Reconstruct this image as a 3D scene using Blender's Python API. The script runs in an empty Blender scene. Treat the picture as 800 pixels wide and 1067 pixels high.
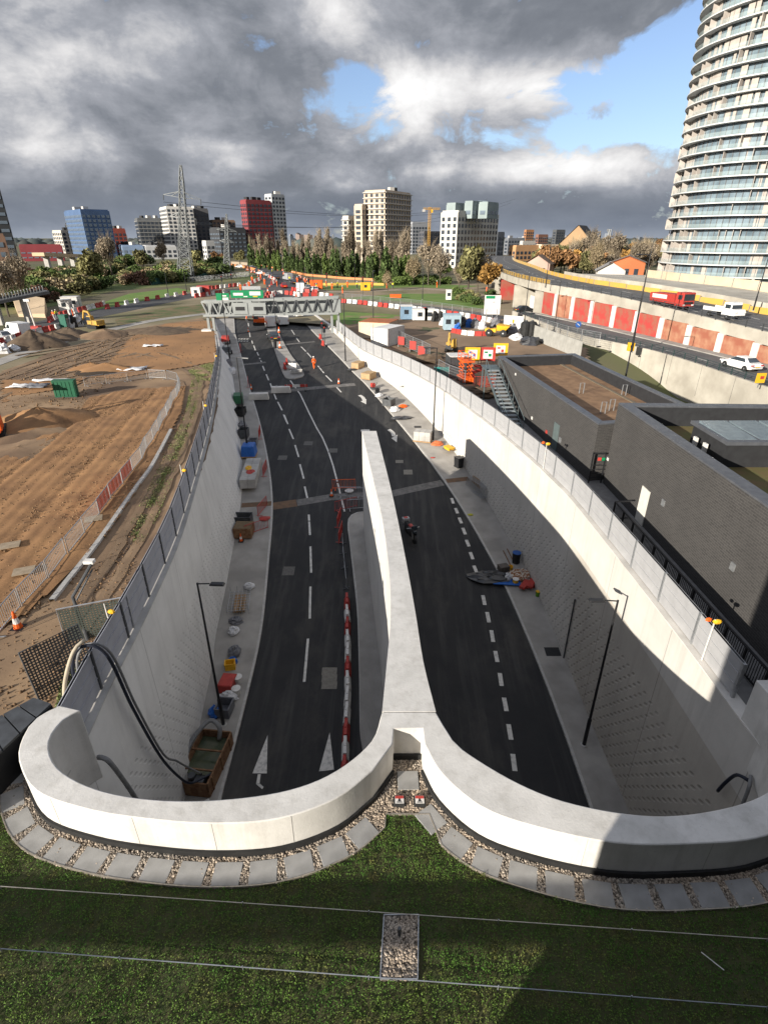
import bpy, bmesh, math, random
import numpy as np
from mathutils import Vector, Matrix, Euler
random.seed(7)
RNG = np.random.default_rng(11)
SC = bpy.context.scene
COL = SC.collection
PI = math.pi
R = math.radians

# ------------------------------------------------------------------ camera facts (used to read places off the photograph)
F_PX, CX, CY, CAM_H = 566.0, 400.0, 533.5, 15.0
PITCH = math.atan(285.5 / 566.0)
CP, SP = math.cos(PITCH), math.sin(PITCH)

def ray(x, y):
    a = (x - CX) / F_PX; b = -(y - CY) / F_PX
    return a, CP + b * SP, -SP + b * CP
def G(x, y, z=0.0):
    """real place on the horizontal plane z of a pixel of the photograph"""
    a, b, c = ray(x, y)
    t = (z - CAM_H) / c
    return Vector((a * t, b * t, z))
def atY(x, y, Y):
    a, b, c = ray(x, y); t = Y / b
    return Vector((a * t, Y, CAM_H + c * t))
def lerp(a, b, t): return a + (b - a) * t
def pw(knots, x):
    if x <= knots[0][0]: return knots[0][1]
    for (a, va), (b, vb) in zip(knots, knots[1:]):
        if x <= b: return lerp(va, vb, (x - a) / (b - a))
    return knots[-1][1]
_RZ = [(-60, -11.25), (0, -11.2), (20, -10.95), (27, -10.4), (33, -9.5), (40, -8.1), (46, -6.95), (52, -5.95), (59, -4.9), (65, -4.0), (70, -3.3), (76, -2.5), (82, -1.8), (90, -1.35), (100, -1.0), (112, -.75), (124, -.1), (132, 0.0), (400, 0.0)]
def road_z(Y):
    return (pw(_RZ, Y - 3) + pw(_RZ, Y) + pw(_RZ, Y + 3)) / 3
def RD(x, y, dz=0.0):
    """place on the sloping carriageway of a pixel of the photograph"""
    z = -6.0
    for _ in range(40):
        p = G(x, y, z); z = lerp(z, road_z(p.y) + dz, .6)
    return G(x, y, z)

# ------------------------------------------------------------------ curve helpers
def smooth_curve(pts, step=1.0):
    """Catmull-Rom through pts, resampled at about `step`"""
    P = [Vector(p) for p in pts]
    P = [P[0] * 2 - P[1]] + P + [P[-1] * 2 - P[-2]]
    out = []
    for i in range(1, len(P) - 2):
        a, b, c, d = P[i - 1], P[i], P[i + 1], P[i + 2]
        n = max(1, int((c - b).length / step + .5))
        for k in range(n):
            t = k / n
            out.append(.5 * ((2 * b) + (c - a) * t + (2 * a - 5 * b + 4 * c - d) * t * t + (3 * b - a - 3 * c + d) * t ** 3))
    out.append(P[-2].copy())
    return out
def resample(pts, step, offset=0.0):
    out = []; acc = 0.0; nxt = offset
    for a, b in zip(pts, pts[1:]):
        L = (b - a).length
        while nxt <= acc + L and L > 1e-9:
            t = (nxt - acc) / L
            out.append((a.lerp(b, t), (b - a).normalized())); nxt += step
        acc += L
    return out
def offset_xy(pts, d):
    out = []
    for i, p in enumerate(pts):
        a = pts[max(0, i - 1)]; b = pts[min(len(pts) - 1, i + 1)]
        t = (b - a); t.z = 0; t.normalize()
        out.append(Vector((p.x - t.y * d, p.y + t.x * d, p.z)))
    return out
def inside(poly, x, y):
    c = False; n = len(poly); j = n - 1
    for i in range(n):
        xi, yi = poly[i][0], poly[i][1]; xj, yj = poly[j][0], poly[j][1]
        if (yi > y) != (yj > y) and x < (xj - xi) * (y - yi) / (yj - yi) + xi: c = not c
        j = i
    return c

# ------------------------------------------------------------------ mesh builder
class MB:
    def __init__(s): s.v = []; s.f = []; s.uv = {}
    def add(s, vs, fs):
        o = len(s.v); s.v += [tuple(p) for p in vs]; s.f += [tuple(i + o for i in q) for q in fs]; return s
    def box(s, c, d, rz=0.0, top=1.0):
        x, y, z = d[0] / 2, d[1] / 2, d[2] / 2; cs, sn = math.cos(rz), math.sin(rz)
        vs = []
        for sz in (-1, 1):
            k = top if sz > 0 else 1.0
            for sx, sy in ((-1, -1), (1, -1), (1, 1), (-1, 1)):
                px, py = sx * x * k, sy * y * k
                vs.append((c[0] + px * cs - py * sn, c[1] + px * sn + py * cs, c[2] + sz * z))
        return s.add(vs, [(3, 2, 1, 0), (4, 5, 6, 7), (0, 1, 5, 4), (1, 2, 6, 5), (2, 3, 7, 6), (3, 0, 4, 7)])
    def bar(s, p, q, w, h=None, up=(0, 0, 1)):
        p = Vector(p); q = Vector(q); h = w if h is None else h
        d = (q - p).normalized(); u = Vector(up)
        if abs(d.dot(u)) > .98: u = Vector((1, 0, 0))
        a = d.cross(u).normalized() * w / 2; b = a.cross(d).normalized() * h / 2
        vs = [p - a - b, p + a - b, p + a + b, p - a + b, q - a - b, q + a - b, q + a + b, q - a + b]
        return s.add(vs, [(0, 1, 2, 3), (7, 6, 5, 4), (0, 4, 5, 1), (1, 5, 6, 2), (2, 6, 7, 3), (3, 7, 4, 0)])
    def tube(s, pts, r, n=6, cap=True):
        pts = [Vector(p) for p in pts]; rs = r if isinstance(r, (list, tuple)) else [r] * len(pts)
        vs = []; fs = []; ref = None
        for i, p in enumerate(pts):
            d = (pts[min(i + 1, len(pts) - 1)] - pts[max(i - 1, 0)])
            if d.length < 1e-9: d = Vector((0, 0, 1))
            d.normalize()
            if ref is None: ref = Vector((1, 0, 0)) if abs(d.x) < .9 else Vector((0, 1, 0))
            a = (ref - d * ref.dot(d)).normalized(); ref = a; b = d.cross(a)
            for k in range(n):
                t = 2 * PI * k / n; vs.append(p + (a * math.cos(t) + b * math.sin(t)) * rs[i])
        for i in range(len(pts) - 1):
            for k in range(n):
                fs.append((i * n + k, i * n + (k + 1) % n, (i + 1) * n + (k + 1) % n, (i + 1) * n + k))
        if cap:
            fs.append(tuple(reversed(range(n)))); fs.append(tuple(range((len(pts) - 1) * n, len(pts) * n)))
        return s.add(vs, fs)
    def cyl(s, p, q, r0, r1=None, n=12):
        return s.tube([p, q], [r0, r0 if r1 is None else r1], n)
    def lathe(s, prof, c=(0, 0, 0), n=16):
        vs = []; fs = []
        for r, z in prof:
            for k in range(n):
                t = 2 * PI * k / n; vs.append((c[0] + r * math.cos(t), c[1] + r * math.sin(t), c[2] + z))
        m = len(prof)
        for i in range(m - 1):
            for k in range(n): fs.append((i * n + k, i * n + (k + 1) % n, (i + 1) * n + (k + 1) % n, (i + 1) * n + k))
        fs.append(tuple(reversed(range(n)))); fs.append(tuple(range((m - 1) * n, m * n)))
        return s.add(vs, fs)
    def prism(s, poly, z0, z1):
        """vertical prism; z0 / z1 numbers or per-vertex lists"""
        n = len(poly)
        a = sum(poly[i][0] * poly[(i + 1) % n][1] - poly[(i + 1) % n][0] * poly[i][1] for i in range(n))
        if a < 0:
            poly = list(reversed(poly))
            if isinstance(z0, list): z0 = z0[::-1]
            if isinstance(z1, list): z1 = z1[::-1]
        Z0 = z0 if isinstance(z0, list) else [z0] * n; Z1 = z1 if isinstance(z1, list) else [z1] * n
        vs = [(p[0], p[1], Z0[i]) for i, p in enumerate(poly)] + [(p[0], p[1], Z1[i]) for i, p in enumerate(poly)]
        fs = [tuple(reversed(range(n))), tuple(range(n, 2 * n))] + [(i, (i + 1) % n, n + (i + 1) % n, n + i) for i in range(n)]
        return s.add(vs, fs)
    def side(s, prof, y0, y1, k=1.0, c=None):
        """profile in x,z swept across y (y1 end may be shrunk by nothing); simple extrusion"""
        n = len(prof)
        vs = [(p[0], y0, p[1]) for p in prof] + [(p[0], y1, p[1]) for p in prof]
        a = sum(prof[i][0] * prof[(i + 1) % n][1] - prof[(i + 1) % n][0] * prof[i][1] for i in range(n))
        fs = [tuple(range(n)), tuple(reversed(range(n, 2 * n)))] + [(n + i, n + (i + 1) % n, (i + 1) % n, i) for i in range(n)]
        if a < 0: fs = [tuple(reversed(f)) for f in fs]
        return s.add(vs, fs)
    def loft(s, rows, closed=False, uv=None):
        n = len(rows[0]); vs = [p for r in rows for p in r]; fs = []
        for i in range(len(rows) - 1):
            for k in range(n if closed else n - 1):
                fs.append((i * n + k, i * n + (k + 1) % n, (i + 1) * n + (k + 1) % n, (i + 1) * n + k))
        o = len(s.v); s.add(vs, fs)
        if uv:
            for i, r in enumerate(uv):
                for k, q in enumerate(r): s.uv[o + i * n + k] = q
        return s
    def strip(s, A, B):
        return s.loft([[a, b] for a, b in zip(A, B)])
    def ball(s, c, r, n=8, m=5, sz=(1, 1, 1)):
        pr = []
        vs = []; fs = []
        for i in range(m + 1):
            ph = PI * i / m - PI / 2
            for k in range(n):
                t = 2 * PI * k / n
                vs.append((c[0] + r * sz[0] * math.cos(ph) * math.cos(t), c[1] + r * sz[1] * math.cos(ph) * math.sin(t), c[2] + r * sz[2] * math.sin(ph)))
        for i in range(m):
            for k in range(n): fs.append((i * n + k, i * n + (k + 1) % n, (i + 1) * n + (k + 1) % n, (i + 1) * n + k))
        return s.add(vs, fs)
    def mesh(s, name):
        me = bpy.data.meshes.new(name); me.from_pydata(s.v, [], s.f)
        if s.uv:
            ul = me.uv_layers.new(name='uv')
            li = np.empty(len(me.loops), np.int32); me.loops.foreach_get('vertex_index', li)
            ar = np.array([s.uv.get(int(i), (0, 0)) for i in li], np.float32).ravel(); ul.data.foreach_set('uv', ar)
        me.update(); return me
    def build(s, name, m, parent=None, loc=(0, 0, 0), rz=0.0, smooth=False, bevel=0.0, fix=False):
        me = s.mesh(name)
        if fix:
            bm = bmesh.new(); bm.from_mesh(me); bmesh.ops.remove_doubles(bm, verts=bm.verts, dist=1e-4); bmesh.ops.recalc_face_normals(bm, faces=bm.faces); bm.to_mesh(me); bm.free()
        return link(name, me, m, parent, loc, rz, smooth, bevel)
def link(name, me, m, parent=None, loc=(0, 0, 0), rz=0.0, smooth=False, bevel=0.0):
    o = bpy.data.objects.new(name, me); COL.objects.link(o)
    if m is not None and not me.materials: me.materials.append(m)
    o.location = loc; o.rotation_euler = (0, 0, rz)
    if parent is not None: o.parent = parent
    if smooth:
        me.polygons.foreach_set('use_smooth', [True] * len(me.polygons))
        if smooth == 'angle': me.set_sharp_from_angle(angle=R(32))
    if bevel:
        b = o.modifiers.new('bevel', 'BEVEL'); b.width = bevel; b.segments = 2; b.limit_method = 'ANGLE'
    return o
def numpy_quads(V, name):
    """V: (n,4,3) array of separate quads"""
    n = len(V); me = bpy.data.meshes.new(name)
    me.vertices.add(n * 4); me.vertices.foreach_set('co', V.astype(np.float32).ravel())
    me.loops.add(n * 4); me.loops.foreach_set('vertex_index', np.arange(n * 4, dtype=np.int32))
    me.polygons.add(n); me.polygons.foreach_set('loop_start', np.arange(0, n * 4, 4, dtype=np.int32))
    me.update(calc_edges=True); me.validate(); return me
def numpy_solids(C, base_v, base_f, S, Rm, name):
    """many copies of one small convex solid in one mesh: centres C (n,3), scales S (n,3), rotations Rm (n,3,3)"""
    n = len(C); k = len(base_v)
    V = np.einsum('nij,nkj->nki', Rm, base_v[None] * S[:, None, :]) + C[:, None, :]
    F = base_f[None] + (np.arange(n) * k)[:, None, None]
    m = base_f.shape[1]; nf = n * len(base_f)
    me = bpy.data.meshes.new(name)
    me.vertices.add(n * k); me.vertices.foreach_set('co', V.astype(np.float32).ravel())
    me.loops.add(nf * m); me.loops.foreach_set('vertex_index', F.astype(np.int32).ravel())
    me.polygons.add(nf); me.polygons.foreach_set('loop_start', np.arange(0, nf * m, m, dtype=np.int32))
    me.update(calc_edges=True); return me
def rand_rot(n, rng=RNG):
    q = rng.normal(size=(n, 4)); q /= np.linalg.norm(q, axis=1)[:, None]
    w, x, y, z = q.T
    return np.stack([np.stack([1 - 2 * (y * y + z * z), 2 * (x * y - z * w), 2 * (x * z + y * w)], -1),
                     np.stack([2 * (x * y + z * w), 1 - 2 * (x * x + z * z), 2 * (y * z - x * w)], -1),
                     np.stack([2 * (x * z - y * w), 2 * (y * z + x * w), 1 - 2 * (x * x + y * y)], -1)], 1)
def ico():
    bm = bmesh.new(); bmesh.ops.create_icosphere(bm, subdivisions=1, radius=1.0); bm.verts.ensure_lookup_table()
    v = np.array([x.co[:] for x in bm.verts]); f = np.array([[q.index for q in p.verts] for p in bm.faces]); bm.free(); return v, f
ICO_V, ICO_F = ico()

# ------------------------------------------------------------------ object helpers
def tag(o, label=None, cat=None, group=None, kind=None):
    if label: o['label'] = label
    if cat: o['category'] = cat
    if group: o['group'] = group
    if kind: o['kind'] = kind
    return o
def thing(name, label, cat, loc=(0, 0, 0), rz=0.0, group=None):
    o = bpy.data.objects.new(name, None); COL.objects.link(o); o.empty_display_size = .2
    o.location = loc; o.rotation_euler = (0, 0, rz)
    return tag(o, label, cat, group)
KIDS = {}
def copy_tree(o, loc=None, rz=None, label=None, group=None, parent=None, scale=None):
    c = o.copy(); COL.objects.link(c)
    if parent is not None: c.parent = parent
    if loc is not None: c.location = loc
    if rz is not None: c.rotation_euler = (0, 0, rz)
    if scale is not None: c.scale = scale if hasattr(scale, '__len__') else (scale,) * 3
    if label: c['label'] = label
    if group: c['group'] = group
    for ch in list(o.children): copy_tree(ch, parent=c)
    return c
class Proto:
    """first use moves the prototype itself, later uses copy it"""
    def __init__(s, root): s.root = root; s.used = False
    def put(s, loc, rz=0.0, label=None, group=None, scale=None):
        if not s.used:
            s.used = True; o = s.root; o.location = loc; o.rotation_euler = (0, 0, rz)
            if scale is not None: o.scale = scale if hasattr(scale, '__len__') else (scale,) * 3
            return tag(o, label, None, group)
        return copy_tree(s.root, loc, rz, label, group, None, scale if scale is not None else 1.0)

# ------------------------------------------------------------------ materials
class NT:
    def __init__(s, m):
        s.t = m.node_tree; s.n = s.t.nodes; s.l = s.t.links
    def node(s, typ, **kw):
        n = s.n.new(typ)
        for k, v in kw.items():
            if k.startswith('i_'):
                key = k[2:]
                key = int(key) if key.isdigit() else key.replace('_', ' ')
                if hasattr(v, 'is_output') or isinstance(v, bpy.types.NodeSocket): s.l.new(v, n.inputs[key])
                else: n.inputs[key].default_value = v
            else: setattr(n, k, v)
        return n
    def math(s, op, a, b=None, c=None, clamp=False):
        n = s.n.new('ShaderNodeMath'); n.operation = op; n.use_clamp = clamp
        for i, x in enumerate((a, b, c)):
            if x is None: continue
            if isinstance(x, bpy.types.NodeSocket): s.l.new(x, n.inputs[i])
            else: n.inputs[i].default_value = x
        return n.outputs[0]
    def mix(s, f, a, b, blend='MIX'):
        n = s.n.new('ShaderNodeMix'); n.data_type = 'RGBA'; n.blend_type = blend
        for sock, x in ((n.inputs[0], f), (n.inputs[6], a), (n.inputs[7], b)):
            if isinstance(x, bpy.types.NodeSocket): s.l.new(x, sock)
            elif isinstance(x, (tuple, list)): sock.default_value = (*x[:3], 1)
            else: sock.default_value = x
        return n.outputs[2]
    def noise(s, vec, scale, detail=4, rough=.55, dist=0.0):
        n = s.node('ShaderNodeTexNoise'); n.inputs['Scale'].default_value = scale; n.inputs['Detail'].default_value = detail
        n.inputs['Roughness'].default_value = rough; n.inputs['Distortion'].default_value = dist
        if vec is not None: s.l.new(vec, n.inputs['Vector'])
        return n.outputs['Fac']
    def ramp(s, f, stops):
        n = s.n.new('ShaderNodeValToRGB'); s.l.new(f, n.inputs[0]); e = n.color_ramp.elements
        while len(e) < len(stops): e.new(.5)
        for q, (p, c) in zip(e, stops):
            q.position = p; q.color = (*c[:3], 1) if isinstance(c, (tuple, list)) else (c, c, c, 1)
        return n.outputs[0]
    def mapped(s, vec, scale):
        n = s.node('ShaderNodeMapping'); n.inputs['Scale'].default_value = scale; s.l.new(vec, n.inputs['Vector']); return n.outputs[0]
MATS = {}
def new_mat(name):
    m = bpy.data.materials.new(name); m.use_nodes = True; t = NT(m)
    b = t.n['Principled BSDF']; MATS[name] = m
    return m, t, b
def mat(name, col, col2=None, rough=.8, scale=3.0, metal=0.0, bump=0.0, bscale=30.0, island=0.0, spec=.3, contrast=(.35, .65), stretch=None, detail=5, dirt=0.0, alpha=None):
    """one surface: two tones mixed by noise, optional random tone per leaf / stone, bump"""
    m, t, b = new_mat(name)
    tc = t.node('ShaderNodeTexCoord'); v = tc.outputs['Object']
    if stretch: v = t.mapped(v, stretch)
    col2 = col2 or tuple(c * .8 for c in col)
    f = t.ramp(t.noise(v, scale, detail), [(contrast[0], 0.0), (contrast[1], 1.0)])
    c = t.mix(f, col, col2)
    if island:
        g = t.node('ShaderNodeNewGeometry')
        k = t.math('MULTIPLY_ADD', g.outputs['Random Per Island'], island * 2, 1 - island)
        n = t.node('ShaderNodeVectorMath', operation='SCALE'); t.l.new(c, n.inputs[0]); t.l.new(k, n.inputs['Scale']); c = n.outputs[0]
    if dirt:
        d = t.ramp(t.noise(tc.outputs['Object'], scale * .23, 6, .6), [(.45, 0.0), (.75, 1.0)])
        c = t.mix(t.math('MULTIPLY', d, dirt), c, tuple(x * .45 for x in col))
    t.l.new(c, b.inputs['Base Color'])
    b.inputs['Roughness'].default_value = rough; b.inputs['Metallic'].default_value = metal; b.inputs['Specular IOR Level'].default_value = spec
    if alpha is not None: b.inputs['Alpha'].default_value = alpha
    if bump:
        bn = t.node('ShaderNodeBump'); bn.inputs['Strength'].default_value = min(1, bump); bn.inputs['Distance'].default_value = .02
        t.l.new(t.noise(v, bscale, 6, .6), bn.inputs['Height']); t.l.new(bn.outputs[0], b.inputs['Normal'])
    return m

def wall_mat(name, col, dark, vmax, strength=1.0, zone=None):
    """cast concrete wall: staggered dimples, cast joints, streaks running down (UV = metres along, metres up)"""
    m, t, b = new_mat(name)
    uv = t.node('ShaderNodeUVMap', uv_map='uv').outputs[0]
    sp = t.node('ShaderNodeSeparateXYZ', i_0=uv); u, v = sp.outputs[0], sp.outputs[1]
    row = t.math('FLOOR', t.math('DIVIDE', v, .42))
    uu = t.math('ADD', t.math('DIVIDE', u, .62), t.math('MULTIPLY', t.math('MODULO', t.math('ABSOLUTE', row), 2.0), .5))
    du = t.math('SUBTRACT', t.math('FRACT', uu), .5); dv = t.math('SUBTRACT', t.math('FRACT', t.math('DIVIDE', v, .42)), .5)
    sk = t.math('ADD', du, t.math('MULTIPLY', dv, .55))
    d = t.math('ADD', t.math('POWER', t.math('MULTIPLY', sk, 4.6), 2.0), t.math('POWER', t.math('MULTIPLY', dv, 3.0), 2.0))
    dim = t.math('SUBTRACT', 1.0, d, clamp=True)
    mask = t.math('LESS_THAN', v, vmax)
    dim = t.math('MULTIPLY', t.math('MULTIPLY', dim, mask), t.ramp(t.noise(uv, .3, 5), [(.35, .35), (.6, 1.0)]))
    joint = t.math('LESS_THAN', t.math('ABSOLUTE', t.math('SUBTRACT', t.math('FRACT', t.math('DIVIDE', u, 6.0)), .5)), .004)
    big = t.noise(uv, .35, 6, .6)
    stv = t.mapped(uv, (1.6, .12, 1))
    st = t.noise(stv, 1.0, 6, .65)
    c = t.mix(t.ramp(big, [(.35, 0.0), (.7, 1.0)]), col, tuple(x * .84 for x in col))
    c = t.mix(t.math('MULTIPLY', t.ramp(st, [(.5, 0.0), (.78, 1.0)]), .55), c, tuple(x * .62 for x in col))
    c = t.mix(t.math('MULTIPLY', dim, .34 * strength), c, dark)
    c = t.mix(t.math('MULTIPLY', joint, .6), c, dark)
    if zone:      # lower wall tinted darker and warmer towards the tunnel mouth, slanted edge
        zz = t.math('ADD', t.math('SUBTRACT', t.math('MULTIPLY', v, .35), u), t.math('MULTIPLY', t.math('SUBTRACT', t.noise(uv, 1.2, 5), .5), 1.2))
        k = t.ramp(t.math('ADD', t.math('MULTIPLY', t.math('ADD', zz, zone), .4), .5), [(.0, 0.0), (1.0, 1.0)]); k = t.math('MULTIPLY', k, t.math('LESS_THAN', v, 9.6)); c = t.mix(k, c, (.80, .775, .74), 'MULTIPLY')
    t.l.new(c, b.inputs['Base Color']); b.inputs['Roughness'].default_value = .8; b.inputs['Specular IOR Level'].default_value = .25
    h = t.math('SUBTRACT', t.math('MULTIPLY', t.noise(uv, 5, 6), .25), dim)
    bn = t.node('ShaderNodeBump'); bn.inputs['Strength'].default_value = .5 * strength; bn.inputs['Distance'].default_value = .06
    t.l.new(h, bn.inputs['Height']); t.l.new(bn.outputs[0], b.inputs['Normal'])
    return m
def brick_mat(name, c1, c2, mortar, bw=.45, bh=.15, axis='uv'):
    m, t, b = new_mat(name)
    uv = t.node('ShaderNodeUVMap', uv_map='uv').outputs[0]
    br = t.node('ShaderNodeTexBrick'); t.l.new(uv, br.inputs['Vector'])
    br.inputs['Color1'].default_value = (*c1, 1); br.inputs['Color2'].default_value = (*c2, 1); br.inputs['Mortar'].default_value = (*mortar, 1)
    br.inputs['Scale'].default_value = 1; br.inputs['Mortar Size'].default_value = .012; br.inputs['Brick Width'].default_value = bw; br.inputs['Row Height'].default_value = bh; br.inputs['Bias'].default_value = -.1
    big = t.noise(uv, .4, 5); c = t.mix(t.ramp(big, [(.35, 0.0), (.7, .45)]), br.outputs[0], tuple(x * .6 for x in c1))
    t.l.new(c, b.inputs['Base Color']); b.inputs['Roughness'].default_value = .75
    bn = t.node('ShaderNodeBump'); bn.inputs['Strength'].default_value = .5; bn.inputs['Distance'].default_value = .02; bn.invert = True
    t.l.new(br.outputs['Fac'], bn.inputs['Height']); t.l.new(bn.outputs[0], b.inputs['Normal'])
    return m

CONC = mat('white_concrete', (.60, .57, .525), (.45, .43, .395), rough=.75, scale=.9, bump=.3, bscale=14, dirt=.5, detail=9, contrast=(.4, .72))
def parapet_mat():
    m, t, b = new_mat('parapet_concrete'); v = t.node('ShaderNodeTexCoord').outputs['Object']
    c = t.mix(t.ramp(t.noise(v, .9, 9, .62), [(.4, 0.0), (.72, 1.0)]), (.585, .565, .53), (.46, .445, .415))
    st = t.ramp(t.noise(t.mapped(v, (2.6, 2.6, .22)), 1.0, 7, .65), [(.48, 0.0), (.74, 1.0)]); c = t.mix(t.math('MULTIPLY', st, .5), c, (.33, .31, .275))
    bl = t.ramp(t.noise(v, 3.2, 9, .7), [(.56, 0.0), (.72, 1.0)]); c = t.mix(t.math('MULTIPLY', bl, .28), c, (.36, .345, .31))
    pt = t.ramp(t.noise(v, 26, 3, .5), [(.66, 0.0), (.72, 1.0)]); c = t.mix(t.math('MULTIPLY', pt, .35), c, (.24, .23, .21))
    t.l.new(c, b.inputs['Base Color']); b.inputs['Roughness'].default_value = .78; b.inputs['Specular IOR Level'].default_value = .25
    bn = t.node('ShaderNodeBump'); bn.inputs['Strength'].default_value = .3; bn.inputs['Distance'].default_value = .02; t.l.new(t.noise(v, 14, 6, .6), bn.inputs['Height']); t.l.new(bn.outputs[0], b.inputs['Normal']); return m
PARC = parapet_mat()
CONC2 = mat('grey_concrete', (.46, .44, .41), (.33, .32, .30), rough=.85, scale=.9, bump=.3, bscale=18, dirt=.5)
PAVE = mat('pavement_concrete', (.34, .32, .29), (.24, .225, .205), rough=.85, scale=.6, bump=.3, bscale=25, dirt=.5)
SLAB = mat('paving_slab', (.30, .295, .285), (.23, .225, .215), rough=.85, scale=1.7, bump=.25, bscale=40, dirt=.4)
WALL_L = wall_mat('cast_wall_left', (.66, .65, .63), (.25, .245, .24), 8.0, .9)
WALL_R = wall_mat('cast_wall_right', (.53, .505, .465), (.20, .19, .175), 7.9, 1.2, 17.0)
def asphalt_mat():
    m, t, b = new_mat('asphalt'); v = t.node('ShaderNodeTexCoord').outputs['Object']
    c = t.mix(t.ramp(t.noise(v, .5, 8, .6), [(.4, 0.0), (.75, 1.0)]), (.021, .021, .022), (.031, .0305, .030))
    tr = t.noise(t.mapped(v, (1.9, .05, 1)), 1.0, 5, .6, .3); c = t.mix(t.math('MULTIPLY', t.ramp(tr, [(.48, 0.0), (.70, 1.0)]), .75), c, (.056, .054, .051))
    du = t.noise(t.mapped(v, (1, .5, 1)), .22, 9, .7); c = t.mix(t.math('MULTIPLY', t.ramp(du, [(.52, 0.0), (.74, 1.0)]), .62), c, (.090, .082, .070))
    gr = t.noise(v, 45, 2, .5); c = t.mix(t.math('MULTIPLY', t.ramp(gr, [(.45, 0.0), (.7, 1.0)]), .35), c, (.055, .055, .055))
    t.l.new(c, b.inputs['Base Color']); b.inputs['Roughness'].default_value = .8; b.inputs['Specular IOR Level'].default_value = .25
    bn = t.node('ShaderNodeBump'); bn.inputs['Strength'].default_value = .4; bn.inputs['Distance'].default_value = .02; t.l.new(t.noise(v, 60, 4), bn.inputs['Height']); t.l.new(bn.outputs[0], b.inputs['Normal'])
    return m
ASPH = asphalt_mat()
ASPH2 = mat('worn_asphalt', (.075, .075, .078), (.11, .108, .105), rough=.85, scale=.3, bump=.3, bscale=30)
PAINT = mat('road_paint', (.56, .54, .50), (.34, .33, .31), rough=.7, scale=5, contrast=(.45, .7))
KERB = mat('kerb_stone', (.42, .40, .37), (.32, .31, .29), scale=4)
BLACK = mat('black_metal', (.015, .016, .018), (.022, .022, .024), rough=.45, metal=.3, spec=.5)
RUBBER = mat('black_rubber', (.012, .012, .012), (.02, .02, .02), rough=.7)
STEEL = mat('galvanised_steel', (.42, .43, .44), (.32, .33, .34), rough=.45, metal=.7, scale=8)
DKSTEEL = mat('dark_steel', (.10, .105, .11), (.07, .072, .075), rough=.5, metal=.5)
GREYPANEL = mat('grey_acoustic_panel', (.36, .365, .40), (.30, .305, .335), rough=.55, scale=1.5, metal=.1)
LIGHTPANEL = mat('light_acoustic_panel', (.37, .37, .375), (.32, .32, .325), rough=.5, scale=1.5, metal=.1)
RED = mat('red_plastic', (.40, .045, .035), (.30, .035, .028), rough=.5, scale=4)
WHITE = mat('white_plastic', (.64, .62, .59), (.50, .48, .45), rough=.5, scale=4)
ORANGE = mat('orange_plastic', (.75, .12, .015), (.6, .09, .012), rough=.55, scale=4)
YELLOW = mat('yellow_paint', (.72, .40, .02), (.58, .32, .02), rough=.5, scale=4)
BLUE = mat('blue_plastic', (.03, .10, .32), (.025, .08, .25), rough=.5, scale=4)
GREEN = mat('green_sign', (.006, .19, .075), (.005, .16, .06), rough=.4, scale=4)
RUST = mat('rusty_steel', (.13, .06, .03), (.22, .13, .07), rough=.9, scale=5, bump=.4)
GLASS = mat('dark_glass', (.03, .04, .05), (.02, .025, .03), rough=.08, spec=.8, scale=1)
WOOD = mat('timber', (.35, .22, .11), (.26, .16, .08), rough=.8, scale=5)
# ------------------------------------------------------------------ camera, sun, sky
cam = bpy.data.cameras.new('camera'); camo = bpy.data.objects.new('camera', cam); COL.objects.link(camo)
camo.location = (0, 0, CAM_H); camo.rotation_euler = (PI / 2 - PITCH, 0, 0)
cam.sensor_fit = 'VERTICAL'; cam.sensor_height = 36.0; cam.lens = 36.0 * F_PX / 1067.0; cam.clip_end = 60000; cam.clip_start = .1
SC.camera = camo
SUN_DIR = Vector((1.0, 1.0, -.42)).normalized()          # the way the light travels: low, from behind on the left
sun = bpy.data.lights.new('sun', 'SUN'); suno = bpy.data.objects.new('sun', sun); COL.objects.link(suno)
sun.energy = 5.0; sun.angle = R(.5); sun.color = (1.0, .93, .82)
suno.rotation_euler = SUN_DIR.to_track_quat('-Z', 'Y').to_euler(); suno.location = (-60, -60, 60)
SC.view_settings.view_transform = 'Standard'; SC.view_settings.look = 'None'; SC.view_settings.exposure = .93; SC.view_settings.gamma = 1.0
SC.render.engine = 'CYCLES'; SC.cycles.max_bounces = 6; SC.cycles.diffuse_bounces = 4; SC.cycles.use_denoising = True
SC.render.resolution_x = 767; SC.render.resolution_y = 1024

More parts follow.
